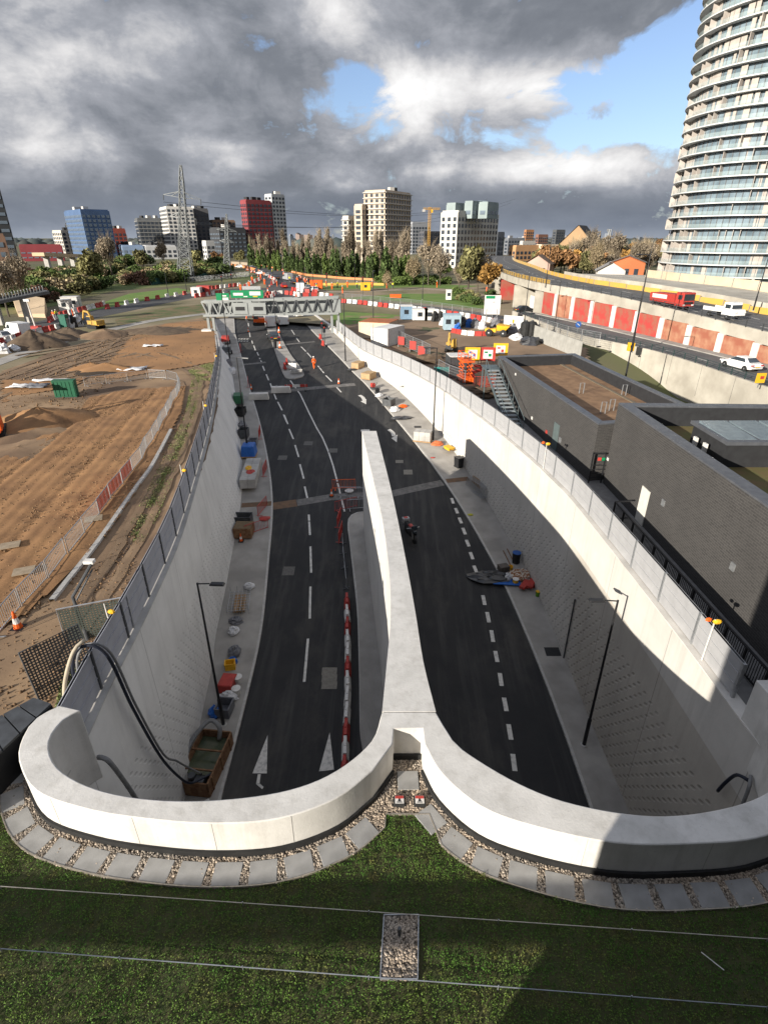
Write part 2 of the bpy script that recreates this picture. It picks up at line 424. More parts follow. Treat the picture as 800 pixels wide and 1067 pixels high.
def build_world():
    w = bpy.data.worlds.new('World'); SC.world = w; w.use_nodes = True; t = NT(w)
    bg = t.n['Background']; bg.inputs['Strength'].default_value = .108
    sky = t.node('ShaderNodeTexSky'); sky.sky_type = 'NISHITA'; sky.sun_disc = False
    sky.sun_elevation = math.asin(-SUN_DIR.z); sky.sun_rotation = math.atan2(-SUN_DIR.x, -SUN_DIR.y) % (2 * PI)
    sky.air_density = 1.0; sky.dust_density = .6; sky.ozone_density = 2.0
    d = t.node('ShaderNodeTexCoord').outputs['Generated']
    s = t.node('ShaderNodeSeparateXYZ', i_0=d); x, y, z = s.outputs
    az = t.math('ARCTAN2', x, y); el = t.math('ARCSINE', z)
    zz = t.math('ADD', t.math('MAXIMUM', z, 0.0), .16)
    q = t.node('ShaderNodeCombineXYZ', i_0=t.math('DIVIDE', x, zz), i_1=t.math('DIVIDE', y, zz), i_2=0.0).outputs[0]
    ae = t.node('ShaderNodeCombineXYZ', i_0=az, i_1=t.math('MULTIPLY', el, 1.5), i_2=.37).outputs[0]
    n1 = t.noise(ae, 3.6, 10, .56, .25)          # cloud bodies
    n2 = t.noise(q, 1.1, 9, .6, .4)              # sheets seen from below
    n3 = t.noise(ae, 10.0, 10, .62, .3)           # torn edges
    def lobe(px, py, sx, sy, gain):
        a, b, c = ray(px, py); L = math.sqrt(a * a + b * b + c * c)
        a0 = math.atan2(a, b); e0 = math.asin(c / L)
        u = t.math('DIVIDE', t.math('SUBTRACT', az, a0), R(sx)); v = t.math('DIVIDE', t.math('SUBTRACT', el, e0), R(sy))
        r = t.math('ADD', t.math('MULTIPLY', u, u), t.math('MULTIPLY', v, v))
        return t.math('MULTIPLY', t.math('EXPONENT', t.math('MULTIPLY', r, -1.0)), gain)
    def total(base, lobes):
        for l in lobes: base = t.math('ADD', base, lobe(*l))
        return base
    # how closed the cloud cover is: nearly shut, with the breaks of blue right of the middle
    cov = t.math('ADD', t.math('MULTIPLY', t.math('SUBTRACT', n3, .5), 2.9), t.math('MULTIPLY', t.math('SUBTRACT', n1, .5), 1.5))
    cov = total(t.math('ADD', cov, .97), [(150, 165, 9, 3.0, .5), (60, 100, 9, 4, .3), (280, 170, 8, 2, .25), (620, 76, 6.5, 2.3, -.66), (690, 105, 4.5, 3.6, -.68), (530, 116, 6, 1.6, -.6), (640, 135, 7, 1.6, -.42), (470, 140, 5, .9, -.35), (366, 84, 3.4, 1.5, -.85), (330, 110, 2.5, 1.0, -.5), (700, 60, 3.5, 2.5, -.6), (585, 140, 4.0, .9, -.5), (660, 215, 8, 1.0, -.1)])
    cov = t.ramp(cov, [(.28, 0.0), (.62, 1.0)])
    # how much sun the cloud catches
    br = t.math('ADD', t.math('MULTIPLY', t.math('SUBTRACT', n1, .5), 1.5), t.math('MULTIPLY', t.math('SUBTRACT', n3, .5), .75))
    br = t.math('ADD', br, t.math('MULTIPLY', t.math('SUBTRACT', n2, .5), .5))
    br = total(t.math('ADD', br, .43), [(432, 92, 4.2, 2.6, .55), (405, 128, 6, 2.0, .32), (600, 165, 9, 1.6, .36), (480, 178, 10, 1.3, .25), (650, 185, 7, 1.5, .28), (560, 90, 6, 1.5, .3), (640, 85, 4, 1.2, .3), (180, 165, 12, 2.0, .16), (60, 60, 8, 3.0, .22), (330, 30, 8, 2, .10),
                        (300, 70, 8, 3.0, -.16), (90, 105, 10, 2.5, -.16), (560, 35, 11, 3.0, -.24), (480, 120, 6, 1.4, -.22), (300, 222, 30, 1.4, -.22), (620, 222, 10, 1.2, -.16), (690, 120, 2.5, .9, -.2), (20, 200, 9, 2, -.12)])
    cl = t.ramp(br, [(.0, (.115, .122, .138)), (.30, (.175, .182, .198)), (.52, (.30, .30, .315)), (.75, (.60, .57, .545)), (1.0, (.86, .82, .77))])
    lowm = t.ramp(el, [(0.0, 1.0), (R(4.5), 0.0)])
    cl = t.mix(t.math('MULTIPLY', lowm, .65), cl, (.195, .220, .268))
    edge = t.ramp(el, [(0.0, 1.0), (R(.9), 0.0)])
    cl = t.mix(t.math('MULTIPLY', edge, .5), cl, (.30, .32, .35))
    cl = t.mix(1.0, cl, (.955, .995, 1.05), 'MULTIPLY')
    sc = t.node('ShaderNodeVectorMath', operation='SCALE'); t.l.new(cl, sc.inputs[0]); sc.inputs['Scale'].default_value = 6.5
    hs = t.node('ShaderNodeHueSaturation'); hs.inputs['Saturation'].default_value = .85; hs.inputs['Value'].default_value = .72; t.l.new(sky.outputs[0], hs.inputs['Color'])
    # away from the part in view the cover thins out overhead
    up = t.ramp(el, [(R(24), 0.0), (R(70), 1.0)])
    hb = t.node('ShaderNodeMix'); hb.data_type = 'RGBA'; hb.blend_type = 'MULTIPLY'; hb.inputs[0].default_value = 1.0; t.l.new(hs.outputs[0], hb.inputs[6]); hb.inputs[7].default_value = (.90, .955, 1.13, 1)
    cov2 = t.math('MULTIPLY', cov, t.math('SUBTRACT', 1.0, t.math('MULTIPLY', up, .45)))
    lift = t.math('MULTIPLY_ADD', up, 2.0, 1.0)  # unseen cloud overhead brightened as added fill for shaded places
    s2 = t.node('ShaderNodeVectorMath', operation='SCALE'); t.l.new(sc.outputs[0], s2.inputs[0]); t.l.new(lift, s2.inputs['Scale'])
    c = t.mix(cov2, hb.outputs[2], s2.outputs[0])
    t.l.new(c, bg.inputs['Color'])
build_world()

# ------------------------------------------------------------------ portal roof: parapet ring, divider, slabs, gravel, sedum
PZ, RZ = 1.9, .6                      # top of the parapet, roof surface
OUT_PX = [(62, 735), (38, 748), (24, 768), (20, 792), (38, 824), (90, 843), (150, 853), (220, 858), (290, 853), (350, 832), (388, 803), (409, 775), (410, 759)]
OUT_PX2 = [(440, 759), (442, 775), (460, 806), (502, 841), (560, 862), (640, 878), (720, 879), (800, 870)]
IN_PX = [(84, 740), (66, 750), (51, 773), (60, 800), (100, 822), (160, 833), (230, 833), (300, 823), (350, 803), (387, 772), (398, 742)]
IN_PX2 = [(454, 742), (466, 762), (482, 781), (540, 816), (600, 838), (680, 850), (750, 843), (800, 825)]
def PL(L, z): return [G(x, y, z) for x, y in L]
outL = PL(OUT_PX, PZ); outR = PL(OUT_PX2, PZ) + [Vector((11.6, 9.25, PZ)), Vector((12.75, 10.7, PZ)), Vector((13.2, 12.4, PZ)), Vector((13.2, 13.6, PZ))]
inL = PL(IN_PX, PZ); inR = PL(IN_PX2, PZ) + [Vector((11.35, 10.35, PZ)), Vector((12.05, 11.4, PZ)), Vector((12.35, 12.6, PZ)), Vector((12.35, 13.6, PZ))]
outL = smooth_curve(outL[:-2], .3) + [outL[-2], outL[-1]]
outR = [outR[0]] + smooth_curve(outR[1:], .3)
inL = smooth_curve(inL, .3); inR = smooth_curve(inR, .3)
def xy(L): return [(p.x, p.y) for p in L]
def poly_prism(name, poly, z0, z1, m, parent=None, loc=(0, 0, 0), bevel=0.0, label=None):
    mb = MB().prism(xy(poly) if hasattr(poly[0], 'x') else poly, z0, z1)
    return mb.build(name, m, parent, loc, bevel=bevel)
para = thing('portal_parapet', 'white concrete parapet curving in two bowls around the tunnel mouth', 'parapet', (0, 0, 0))
ring = xy(outL) + xy(outR) + list(reversed(xy(inR))) + list(reversed(xy(inL)))
# the left arm of the polygon starts at the retaining wall; drop the part below roof level straight down into the cutting
MB().prism(ring, -1.2, PZ).build('parapet_wall', PARC, para, smooth='angle', bevel=.03)
fl_o = offset_xy(outL[:-1], -.07) ; fl_o2 = offset_xy(outR[1:], -.07)
mbf = MB()
for c in (fl_o, fl_o2):
    c0 = offset_xy(c, .068)
    mbf.loft([[(a.x, a.y, RZ - .02), (a.x, a.y, RZ + .21), (b.x, b.y, RZ + .21)] for a, b in zip(c, c0)])
a, b = outL[-1], outR[0]
mbf.box(((a.x + b.x) / 2, a.y - .04, RZ + .11), ((b.x - a.x) + .06, .07, .24))
mbf.build('waterproof_upstand', RUBBER, para)
# thin shadow joints cast in the top and faces
for L_, ks in ((outL[:-2], (.16, .33, .5, .66, .83)), (outR[1:], (.14, .32, .5, .68))):
    for kk in ks:
        i = int(kk * (len(L_) - 1)); p = L_[i]; d = (L_[min(i + 1, len(L_) - 1)] - L_[i - 1]).normalized()
        MB().box((0, 0, (PZ + RZ + .2) / 2), (.012, .012, PZ - RZ - .24)).build('joint', KERB, para, (p.x + d.y * .001, p.y, 0), math.atan2(d.y, d.x))
# divider between the carriageways
dv = thing('divider_wall', 'tall white concrete wall tapering between the two carriageways', 'wall', (0, 0, 0))
DL = smooth_curve([inL[-1] + Vector((0, .02, 0)), G(403, 690, 1.85), G(407, 640, 1.8), G(405, 590, 1.7), G(398, 540, 1.5), G(389, 500, 1.4), G(377, 449, 1.2)], .6)
DR = smooth_curve([inR[0] + Vector((0, .02, 0)), G(441, 690, 1.85), G(433, 640, 1.8), G(424, 590, 1.7), G(414, 540, 1.5), G(405, 500, 1.4), G(392, 449, 1.2)], .6)
n = 40
def evenly(L, n):
    T = [0]
    for a, b in zip(L, L[1:]): T.append(T[-1] + (b - a).length)
    out = []
    for i in range(n):
        s = T[-1] * i / (n - 1); k = max(0, min(len(L) - 2, next((j for j in range(len(T) - 1) if T[j + 1] >= s), len(L) - 2)))
        out.append(L[k].lerp(L[k + 1], (s - T[k]) / max(1e-9, T[k + 1] - T[k])))
    return out
A = evenly(DL, n); B = evenly(DR, n)
rows = []; uvs = []
for i, (a, b) in enumerate(zip(A, B)):
    zb = road_z(a.y) - .3; u = i * .75
    rows.append([(a.x, a.y, zb), (a.x, a.y, a.z), (b.x, b.y, b.z), (b.x, b.y, zb)]); 
mb = MB(); 
mb.loft([[r[1], r[2]] for r in rows]); 
mb.loft([[rows[0][3], rows[0][2], rows[0][1], rows[0][0]], [rows[0][3]] * 4])
mb.build('coping', PARC, dv)
def wall_face(name, bot, top, m, parent, flip=False, off=0.0):
    u = 0; rr = []; uu = []; prev = None
    for b, t_ in zip(bot, top):
        if prev is not None: u += (Vector(t_) - prev).length
        prev = Vector(t_); k = 8
        r = [Vector(b).lerp(Vector(t_), i / k) for i in range(k + 1)]
        if flip: r = r[::-1]
        rr.append(r); uu.append([(u, p.z + 12.0 - off) for p in r])
    mb = MB(); mb.loft(rr, uv=uu); return mb.build(name, m, parent, smooth=True)
L0 = [(r[0]) for r in rows]; L1 = [r[1] for r in rows]; R0 = [r[3] for r in rows]; R1 = [r[2] for r in rows]
DIVM = wall_mat('cast_wall_divider', (.56, .545, .515), (.25, .245, .235), 10.5, .6)
wall_face('west_face', L0, L1, DIVM, dv); wall_face('east_face', R0, R1, DIVM, dv, True)
e = rows[-1]; mb = MB(); mb.add(e, [(0, 1, 2, 3)]); mb.build('end_face', CONC, dv)

# roof deck (structure) and its sedum
EDGE_OFF = .80
ringL = offset_xy(outL[:-1], -EDGE_OFF); ringR = offset_xy(outR[1:], -EDGE_OFF)
apex = G(424, 848, RZ)
ringL = [p for p in ringL if p.x < G(402, 850, RZ).x and p.y < 14]; ringR = [p for p in ringR if p.x > G(456, 853, RZ).x and p.y < 14]
ringL = [p for p in ringL]
edge_line = ringL + [G(402, 849, RZ), G(447, 849, RZ)] + ringR            # outer edge of slabs / gravel
for p in edge_line: p.z = RZ
deck_poly = [(-22, 14.5), (-22, -1.1), (20, -1.1), (20, 11)] + []
gravel_ring = xy(ringL) + [(G(402, 849, RZ).x, G(402, 849, RZ).y), (G(447, 849, RZ).x, G(447, 849, RZ).y)] + xy(ringR) + list(reversed(xy(outR))) + list(reversed(xy(outL)))
GRAVBASE = mat('gravel_bed', (.20, .16, .11), (.09, .07, .05), rough=.9, scale=22, bump=.5, bscale=60)
SOIL = mat('sedum_substrate', (.055, .052, .022), (.035, .045, .015), rough=.95, scale=4, bump=.6, bscale=30)
# roof slab: two sheets, south of the ring edge, at RZ-.05
bigdeck = [(-24, -1.1), (24, -1.1), (24, 12.0)] + list(reversed([(p.x, p.y) for p in edge_line if p.x < 24])) + [(-13.2, 12.0), (-24, 12.0)]
deck = poly_prism('roof_deck', bigdeck, -1.0, RZ - .03, SOIL)
tag(deck, 'green planted roof deck over the tunnel portal', 'roof', kind='structure')
gb = poly_prism('gravel_bed', gravel_ring, -.9, RZ - .02, GRAVBASE); tag(gb, kind='structure')
# slabs round the two bowls
slab_me = MB().box((0, 0, .025), (.70, .58, .05)).mesh('paving_slab'); slab_me.materials.append(SLAB)
SLABS = [(G(425, 814, RZ).x, G(425, 814, RZ).y, 0)]
def slabs(curve, off, start, lab):
    c = offset_xy(curve, -off); k = 0
    for p, d in resample(c, .905, start):
        if p.y > 13: continue
        o = link('paving_slab', slab_me, None, None, (p.x, p.y, RZ - .015), math.atan2(d.y, d.x) + random.uniform(-.02, .02))
        b = o.modifiers.new('bevel', 'BEVEL'); b.width = .008; b.segments = 1
        SLABS.append((p.x, p.y, math.atan2(d.y, d.x))); tag(o, lab, 'paving slab', 'paving slabs in the gravel band'); k += 1
    return k
slabs([p for p in outL[:-1] if p.x < G(396, 800, PZ).x], .49, .25, 'grey slab set in gravel along the bowl left of the divider')
slabs([p for p in outR[1:] if p.x > G(458, 805, PZ).x], .49, .2, 'grey slab set in gravel along the bowl right of the divider')
o = MB().box((0, 0, .025), (.62, .62, .05)).build('paving_slab', SLAB, None, tuple(G(425, 814, RZ - .005)), .02, bevel=.008)
tag(o, 'single square beige slab in the gravel wedge below the divider', 'paving slab', 'paving slabs in the gravel band')
# edging strip
EDGE = mat('aluminium_edging', (.38, .34, .28), (.25, .22, .18), rough=.5, metal=.5, scale=9)
mb = MB()
el2 = offset_xy(edge_line, -.015); el3 = offset_xy(edge_line, .015)
mb.loft([[(a.x, a.y, RZ - .05), (a.x, a.y, RZ + .045), (b.x, b.y, RZ + .045), (b.x, b.y, RZ - .05)] for a, b in zip(el2, el3)])
tag(mb.build('edging_strip', EDGE), 'thin metal edging strip between gravel band and planted roof', 'edging')
# gravel
PEB = mat('round_gravel', (.34, .27, .20), (.25, .22, .185), rough=.75, scale=.9, island=.62)
def gravel(polys, n, size=(.022, .045), z=RZ - .01):
    pts = []
    for pl, cnt in polys:
        xs = [p[0] for p in pl]; ys = [p[1] for p in pl]; k = 0; tries = 0
        while k < cnt and tries < cnt * 30:
            tries += 1
            x = random.uniform(min(xs), max(xs)); y = random.uniform(min(ys), max(ys))
            if inside(pl, x, y) and (random.random() < .02 or not any(abs((x - sx) * math.cos(sa) + (y - sy) * math.sin(sa)) < .345 and abs(-(x - sx) * math.sin(sa) + (y - sy) * math.cos(sa)) < .285 for sx, sy, sa in SLABS)): pts.append((x, y, z + random.uniform(-.004, .022))); k += 1
    C = np.array(pts); S = RNG.uniform(size[0], size[1], (len(C), 1)) * RNG.uniform(.6, 1.15, (len(C), 3))
    return C, S
RG = [(p[0], p[1]) for p in gravel_ring if -13.5 < p[0] < 13.5]
dr_rect = [G(400, 954, RZ), G(436, 954, RZ), G(435, 1021, RZ), G(396, 1021, RZ)]
C_, S_ = gravel([(RG, 15000), (xy(dr_rect), 1500)], 0)
keep = np.array([not (abs(x) < 0) for x, y, z in C_])
me = numpy_solids(C_, ICO_V, ICO_F, S_, rand_rot(len(C_)), 'gravel'); o = link('gravel', me, PEB); tag(o, 'round tan gravel filling the band beside the parapet', 'gravel', kind='stuff')
tr = thing('drain_tray', 'square gravel filled drain tray sunk in the planted roof', 'drain', tuple(G(417, 987, RZ)))
mb = MB(); q = [p - Vector(tr.location) for p in dr_rect]
for a, b in zip(q, q[1:] + q[:1]): mb.bar((a.x, a.y, .0), (b.x, b.y, .0), .02, .1)
mb.build('tray_frame', STEEL, tr)
mb = MB(); mb.prism([(p.x, p.y) for p in q], -.06, -.02); mb.build('tray_floor', GRAVBASE, tr)
p = G(416, 975, RZ) - Vector(tr.location); mb = MB().cyl((p.x, p.y, 0), (p.x, p.y + .02, .28), .04, n=10); mb.build('vent_pipe', DKSTEEL, tr)
# sedum: small leaves in clumps
def sedum():
    n = 460000
    X = RNG.uniform(-13.5, 11.5, n); Y = RNG.uniform(3.6, 12.8, n)
    okm = np.zeros(n, bool)
    pl = [(-13.4, 12.7)] + [(-13.4, 3.6), (11.4, 3.6), (11.4, 9.5)] + list(reversed([(p.x, p.y) for p in edge_line if p.x < 11.4]))
    P = np.array(pl); j = len(P) - 1; c = np.zeros(n, bool)
    for i in range(len(P)):
        xi, yi = P[i]; xj, yj = P[j]
        if abs(yj - yi) > 1e-9:
            m = ((yi > Y) != (yj > Y)) & (X < (xj - xi) * (Y - yi) / (yj - yi) + xi); c ^= m
        j = i
    x0 = min(p.x for p in dr_rect); x1 = max(p.x for p in dr_rect); y0 = min(p.y for p in dr_rect); y1 = max(p.y for p in dr_rect)
    c &= ~((X > x0 - .03) & (X < x1 + .03) & (Y > y0 - .03) & (Y < y1 + .03))
    # only what can be seen: inside the view wedge plus a margin
    c &= np.abs(X) < (Y * .71 + 7.5)
    X = X[c]; Y = Y[c]; n = len(X)
    # clump height field
    h = np.zeros(n)
    for fx, fy, ph, a in ((2.1, 1.3, .3, .5), (-1.7, 2.6, 1.2, .5), (4.6, 3.9, 2.2, .45), (-6.1, 4.4, .7, .4), (9.3, -7.7, 3.1, .35), (13.1, 11.4, 1.9, .3), (-17, 14.6, .4, .25)):
        h += a * np.sin(fx * X + fy * Y + ph + 1.2 * np.sin(fy * .7 * X - fx * .6 * Y))
    gx = np.abs(((X * .97 + Y * .08) / 1.2) % 1 - .5) ; gy = np.abs(((Y - X * .075) / .95) % 1 - .5)
    seam = (gx > .478) | (gy > .474)
    h = np.clip(.05 + .028 * h, .0, .15); h[seam] *= .2
    keepd = RNG.random(n) < np.clip(.38 + h * 7, .1, 1); X, Y, h = X[keepd], Y[keepd], h[keepd]; n = len(X)
    Z = RZ - .02 + h * RNG.uniform(.35, 1.0, n)
    s = RNG.uniform(.007, .018, n)
    Q = np.array([[-1, -.55, 0], [1, -.55, .12], [1, .55, 0], [-1, .55, -.12]]) 
    Rm = rand_rot(n)
    V = np.einsum('nij,kj->nki', Rm, Q) * s[:, None, None] + np.stack([X, Y, Z], -1)[:, None, :]
    me = numpy_quads(V, 'sedum')
    m, t, b = new_mat('sedum_leaves')
    tc = t.node('ShaderNodeTexCoord'); g = t.node('ShaderNodeNewGeometry')
    f = t.ramp(t.noise(tc.outputs['Object'], .9, 6, .6), [(.38, 0.0), (.62, 1.0)])
    c = t.mix(f, (.050, .128, .016), (.092, .152, .026))
    f2 = t.ramp(t.noise(t.mapped(tc.outputs['Object'], (1, 1.4, 1)), 1.7, 7, .65), [(.5, 0.0), (.68, 1.0)])
    c = t.mix(t.math('MULTIPLY', f2, .7), c, (.135, .085, .036))
    k = t.math('MULTIPLY_ADD', g.outputs['Random Per Island'], .7, .65)
    sc = t.node('ShaderNodeVectorMath', operation='SCALE'); t.l.new(c, sc.inputs[0]); t.l.new(k, sc.inputs['Scale'])
    t.l.new(sc.outputs[0], b.inputs['Base Color']); b.inputs['Roughness'].default_value = .75; b.inputs['Specular IOR Level'].default_value = .2
    return link('sedum', me, m)
tag(sedum(), 'low green and reddish sedum carpet on the portal roof', 'sedum', kind='stuff')
# safety lines
def wire(a, b, lab, r, m, extra=None):
    A_, B_ = G(*a, RZ + .13), G(*b, RZ + .13); d = B_ - A_
    t_ = thing('edging_rail', lab, 'rail', tuple(A_))
    mb = MB(); mb.bar(Vector((0, 0, -.02)) - d * .3, d * 1.4 + Vector((0, 0, -.02)), .013, .02); mb.build('rail_strip', m, t_)
    for i in range(0, 7):
        p = d * (i / 6.0); MB().cyl((0, 0, -.15), (0, 0, .03), .012, n=6).build('support_stake', STEEL, t_, tuple(p))
WIREM = mat('pale_strip', (.50, .46, .40), (.33, .30, .26), rough=.5, metal=.3, scale=3)
WIREM2 = mat('grey_strip', (.30, .32, .36), (.20, .21, .23), rough=.5, metal=.4, scale=3)
wire((0, 923), (800, 978), 'pale metal strip crossing the planted roof nearer the parapet', .01, WIREM)
wire((0, 988), (800, 1049), 'grey metal strip crossing the planted roof farther from the parapet', .01, WIREM2)
a_, b_ = G(730, 992, RZ + .1), G(754, 1011, RZ + .1)
tag(MB().tube([a_, b_], .011, 6).build('thin_rod', WHITE), 'thin white rod lying loose on the shaded sedum', 'rod')
# two small hazard plates on black stands
def hazard(px, py, lab):
    p = G(px, py, RZ)
    t_ = thing('hazard_plate', lab, 'sign', tuple(p), .0, 'hazard plates in the gravel wedge')
    MB().box((0, 0, .06), (.36, .34, .12), top=.86).build('base', RUBBER, t_, bevel=.02)
    MB().box((0, 0, .1235), (.25, .24, .006)).build('plate', WHITE, t_)
    mb = MB().box((0, .07, .129), (.24, .085, .004)); mb.build('red_band', RED, t_)
    mb = MB().box((0, -.045, .1285), (.09, .03, .003)); mb.ball((0, .0, .1275), .035, 8, 4, (1, 1, .1)); mb.box((-.0, -.085, .1285), (.16, .02, .003)); mb.build('symbol', BLACK, t_)
hazard(416, 836, 'small red and white hazard plate left of its twin')
hazard(437, 836, 'small red and white hazard plate right of its twin')
# ------------------------------------------------------------------ cutting: retaining walls, road, pavements
LW_TOP = [(-9.86, 9.5), (-9.86, 12.2), (-10.18, 15.0), (-10.37, 17.9), (-10.65, 20.9), (-10.94, 23.7), (-11.33, 26.5), (-11.84, 29.4), (-13.19, 36.4), (-15.58, 47.9), (-19.0, 62.5), (-22.3, 76), (-25.65, 87.5), (-29.4, 100.0), (-33.4, 113.0), (-38.2, 129.0)]
LW_BOT = [(-9.9, 9.5), (-9.9, 12.2), (-10.15, 15.0), (-10.25, 18.4), (-10.6, 21.3), (-10.95, 24), (-11.3, 27.5), (-11.75, 30.2), (-12.3, 36.4), (-13.6, 47.9), (-17.0, 62.0), (-20.9, 76), (-24.3, 87.5), (-28.5, 100.0), (-33.0, 113.0), (-38.0, 129.0)]
RW_TOP = [(12.35, 9.5), (12.35, 13.6), (12.35, 17.0), (12.3, 20), (12.2, 24), (12.0, 30), (11.75, 33.2), (10.9, 39), (9.5, 46.2), (8.16, 51.9), (6.4, 58.9), (2.45, 70.1), (-2.7, 81.4), (-6.0, 93), (-8.9, 104), (-12.6, 116), (-16.4, 129)]
lw_top = smooth_curve([Vector((x, y, .06)) for x, y in LW_TOP], 1.0)
lw_bot = [None] * len(lw_top)
lb = smooth_curve([Vector((x, y, 0)) for x, y in LW_BOT], .5)
lw_bot = evenly(lb, len(lw_top)); lw_top = evenly(lw_top, len(lw_bot))
for p in lw_bot: p.z = road_z(p.y) - .2
rw_top = evenly(smooth_curve([Vector((x, y, .06)) for x, y in RW_TOP], 1.0), 110)
rw_bot = [Vector((p.x, p.y, road_z(p.y) - .2)) for p in rw_top]
wl = thing('retaining_wall', 'grey dimpled concrete retaining wall below the dark fence', 'wall', (0, 0, 0))
wall_face('wall_face', lw_bot, lw_top, WALL_L, wl, True)
cop_l = offset_xy(lw_top, .55)
MB().loft([[(a.x, a.y, .06), (a.x, a.y, .12), (b.x, b.y, .12), (b.x, b.y, -.3)] for a, b in zip([p + Vector((.03, 0, 0)) for p in lw_top], cop_l)]).build('coping', CONC2, wl)
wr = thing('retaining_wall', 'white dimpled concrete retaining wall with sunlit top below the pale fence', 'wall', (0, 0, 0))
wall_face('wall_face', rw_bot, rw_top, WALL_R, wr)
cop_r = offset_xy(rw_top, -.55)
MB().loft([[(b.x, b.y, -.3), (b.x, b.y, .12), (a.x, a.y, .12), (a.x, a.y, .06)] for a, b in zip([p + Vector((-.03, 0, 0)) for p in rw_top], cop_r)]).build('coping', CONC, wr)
# headwall under the parapet (the tunnel mouth itself lies behind it, out of sight)
hw = MB()
hw.bar((-10.5, 9.3, -6), (13, 9.3, -6), .3, 10.5)
tag(hw.build('headwall', CONC2), 'concrete headwall under the curved parapet', 'wall', kind='structure')

def px_curve(L, dz=0.0, step=1.2):
    return smooth_curve([RD(x, y, dz) for x, y in L], step)
LK = [(228, 850), (231, 832), (255, 739), (273, 658), (281, 580), (284.5, 530), (281, 487), (271, 440), (257, 392), (245, 347)]
RK = [(616, 850), (613, 840), (582.5, 752), (554, 678), (527, 615), (506, 574), (484, 536), (462, 502), (434, 464), (406, 430), (381, 401), (360, 380), (330, 350)]
LKc = px_curve(LK); RKc = px_curve(RK)
LKc = [Vector((LKc[0].x - .2, 8.0, road_z(8)))] + LKc; RKc = [Vector((RKc[0].x + .1, 8.0, road_z(8)))] + RKc
LKc.append(Vector((-33.5, 128.5, 0))); RKc.append(Vector((-19.5, 128.5, 0)))
N = 160
LKe = evenly(LKc, N); RKe = evenly(RKc, N)
for p in LKe + RKe: p.z = road_z(p.y)
# carriageway sheet
rows = []
for a, b in zip(LKe, RKe):
    r = []
    for k in range(13):
        p = a.lerp(b, k / 12); p.z = road_z(p.y); r.append(p)
    rows.append(r)
rd = MB().loft([r[::-1] for r in rows]).build('road', ASPH); tag(rd, kind='structure')
def pave(kerb, wall_pts, name, flip):
    """pavement with a real kerb step between the kerb line and the wall base"""
    H_ = .13; W = evenly(wall_pts, len(kerb)); rr = []
    for a, w in zip(kerb, W):
        d = Vector((w.x - a.x, w.y - a.y, 0)).normalized()
        k = a + d * .16; z = road_z(a.y); zw = road_z(w.y)
        rr.append([Vector((a.x, a.y, z - .1)), Vector((a.x, a.y, z + H_)), Vector((k.x, k.y, z + H_ + .004))])
        rr[-1].append(Vector((k.x, k.y, z + H_ + .002))); 
        for q in (.5, 1.0):
            p = Vector((lerp(k.x, w.x, q), lerp(k.y, w.y, q), 0)); p.z = road_z(p.y) + H_ + .002; rr[-1].append(p)
    if flip: rr = [r[::-1] for r in rr]
    kk = [r[-3:] if flip else r[:3] for r in rr]; pp = [r[:3] if flip else r[3:] for r in rr]
    if flip: kk = [r[3:] for r in rr]
    tag(MB().loft(kk).build('kerb', KERB), kind='structure')
    tag(MB().loft(pp).build(name, PAVE), kind='structure')
lwb = [p.copy() for p in lw_bot if p.y >= 8.0 and p.y < 128.5]; lwb = [Vector((lwb[0].x - .1, 8.0, 0))] + [Vector((p.x - .1, p.y, 0)) for p in lwb]
rwb = [Vector((p.x + .15, p.y, 0)) for p in rw_bot if p.y < 128.5]; rwb = [Vector((rwb[0].x, 8.0, 0))] + rwb
pave(LKe, lwb, 'pavement', True); pave(RKe, rwb, 'pavement', False)
# refuge beside the divider, left carriageway
RF = [(388, 800), (376, 775), (374, 700), (372, 640), (368, 600), (364, 565), (362, 548), (364, 539), (369, 535.5), (379, 534)]
rf = smooth_curve([RD(*q) for q in RF], .5)
divline = [Vector(p) for p in L0 if True]
divline = [p for p in divline if p.y < rf[-1].y]
def island(edge, other, name):
    """raised strip between two lines of equal direction"""
    n = 40; A = evenly(edge, n); B = evenly(other, n); top = []; kb = []
    for a, b in zip(A, B):
        za = road_z(a.y); zb = road_z(b.y)
        d = Vector((b.x - a.x, b.y - a.y, 0)); L = d.length; d = d / L if L > 1e-6 else Vector((1, 0, 0)); k = a + d * min(.15, L * .45)
        kb.append([Vector((a.x, a.y, za - .1)), Vector((a.x, a.y, za + .13)), Vector((k.x, k.y, za + .134))])
        top.append([Vector((k.x, k.y, za + .13)), Vector((b.x, b.y, zb + .13))])
    return kb, top
kb, top = island(rf, divline + [Vector((divline[-1].x, rf[-1].y, 0))], 'x')
tag(MB().loft(kb).build('kerb', KERB), kind='structure'); tag(MB().loft(top).build('pavement', PAVE), kind='structure')
# traffic island farther up
IS = [(274, 333), (279, 345), (286, 365), (295, 390), (302, 395.5), (312, 394), (317, 391), (312, 382), (303, 370), (295, 356), (289, 344), (284, 333)]
isl = smooth_curve([RD(*q) for q in IS], .7)
zz0 = [road_z(p.y) for p in isl]
tag(MB().prism([(p.x, p.y) for p in isl], [z - .1 for z in zz0], [z + .13 for z in zz0]).build('traffic_island', PAVE), kind='structure')
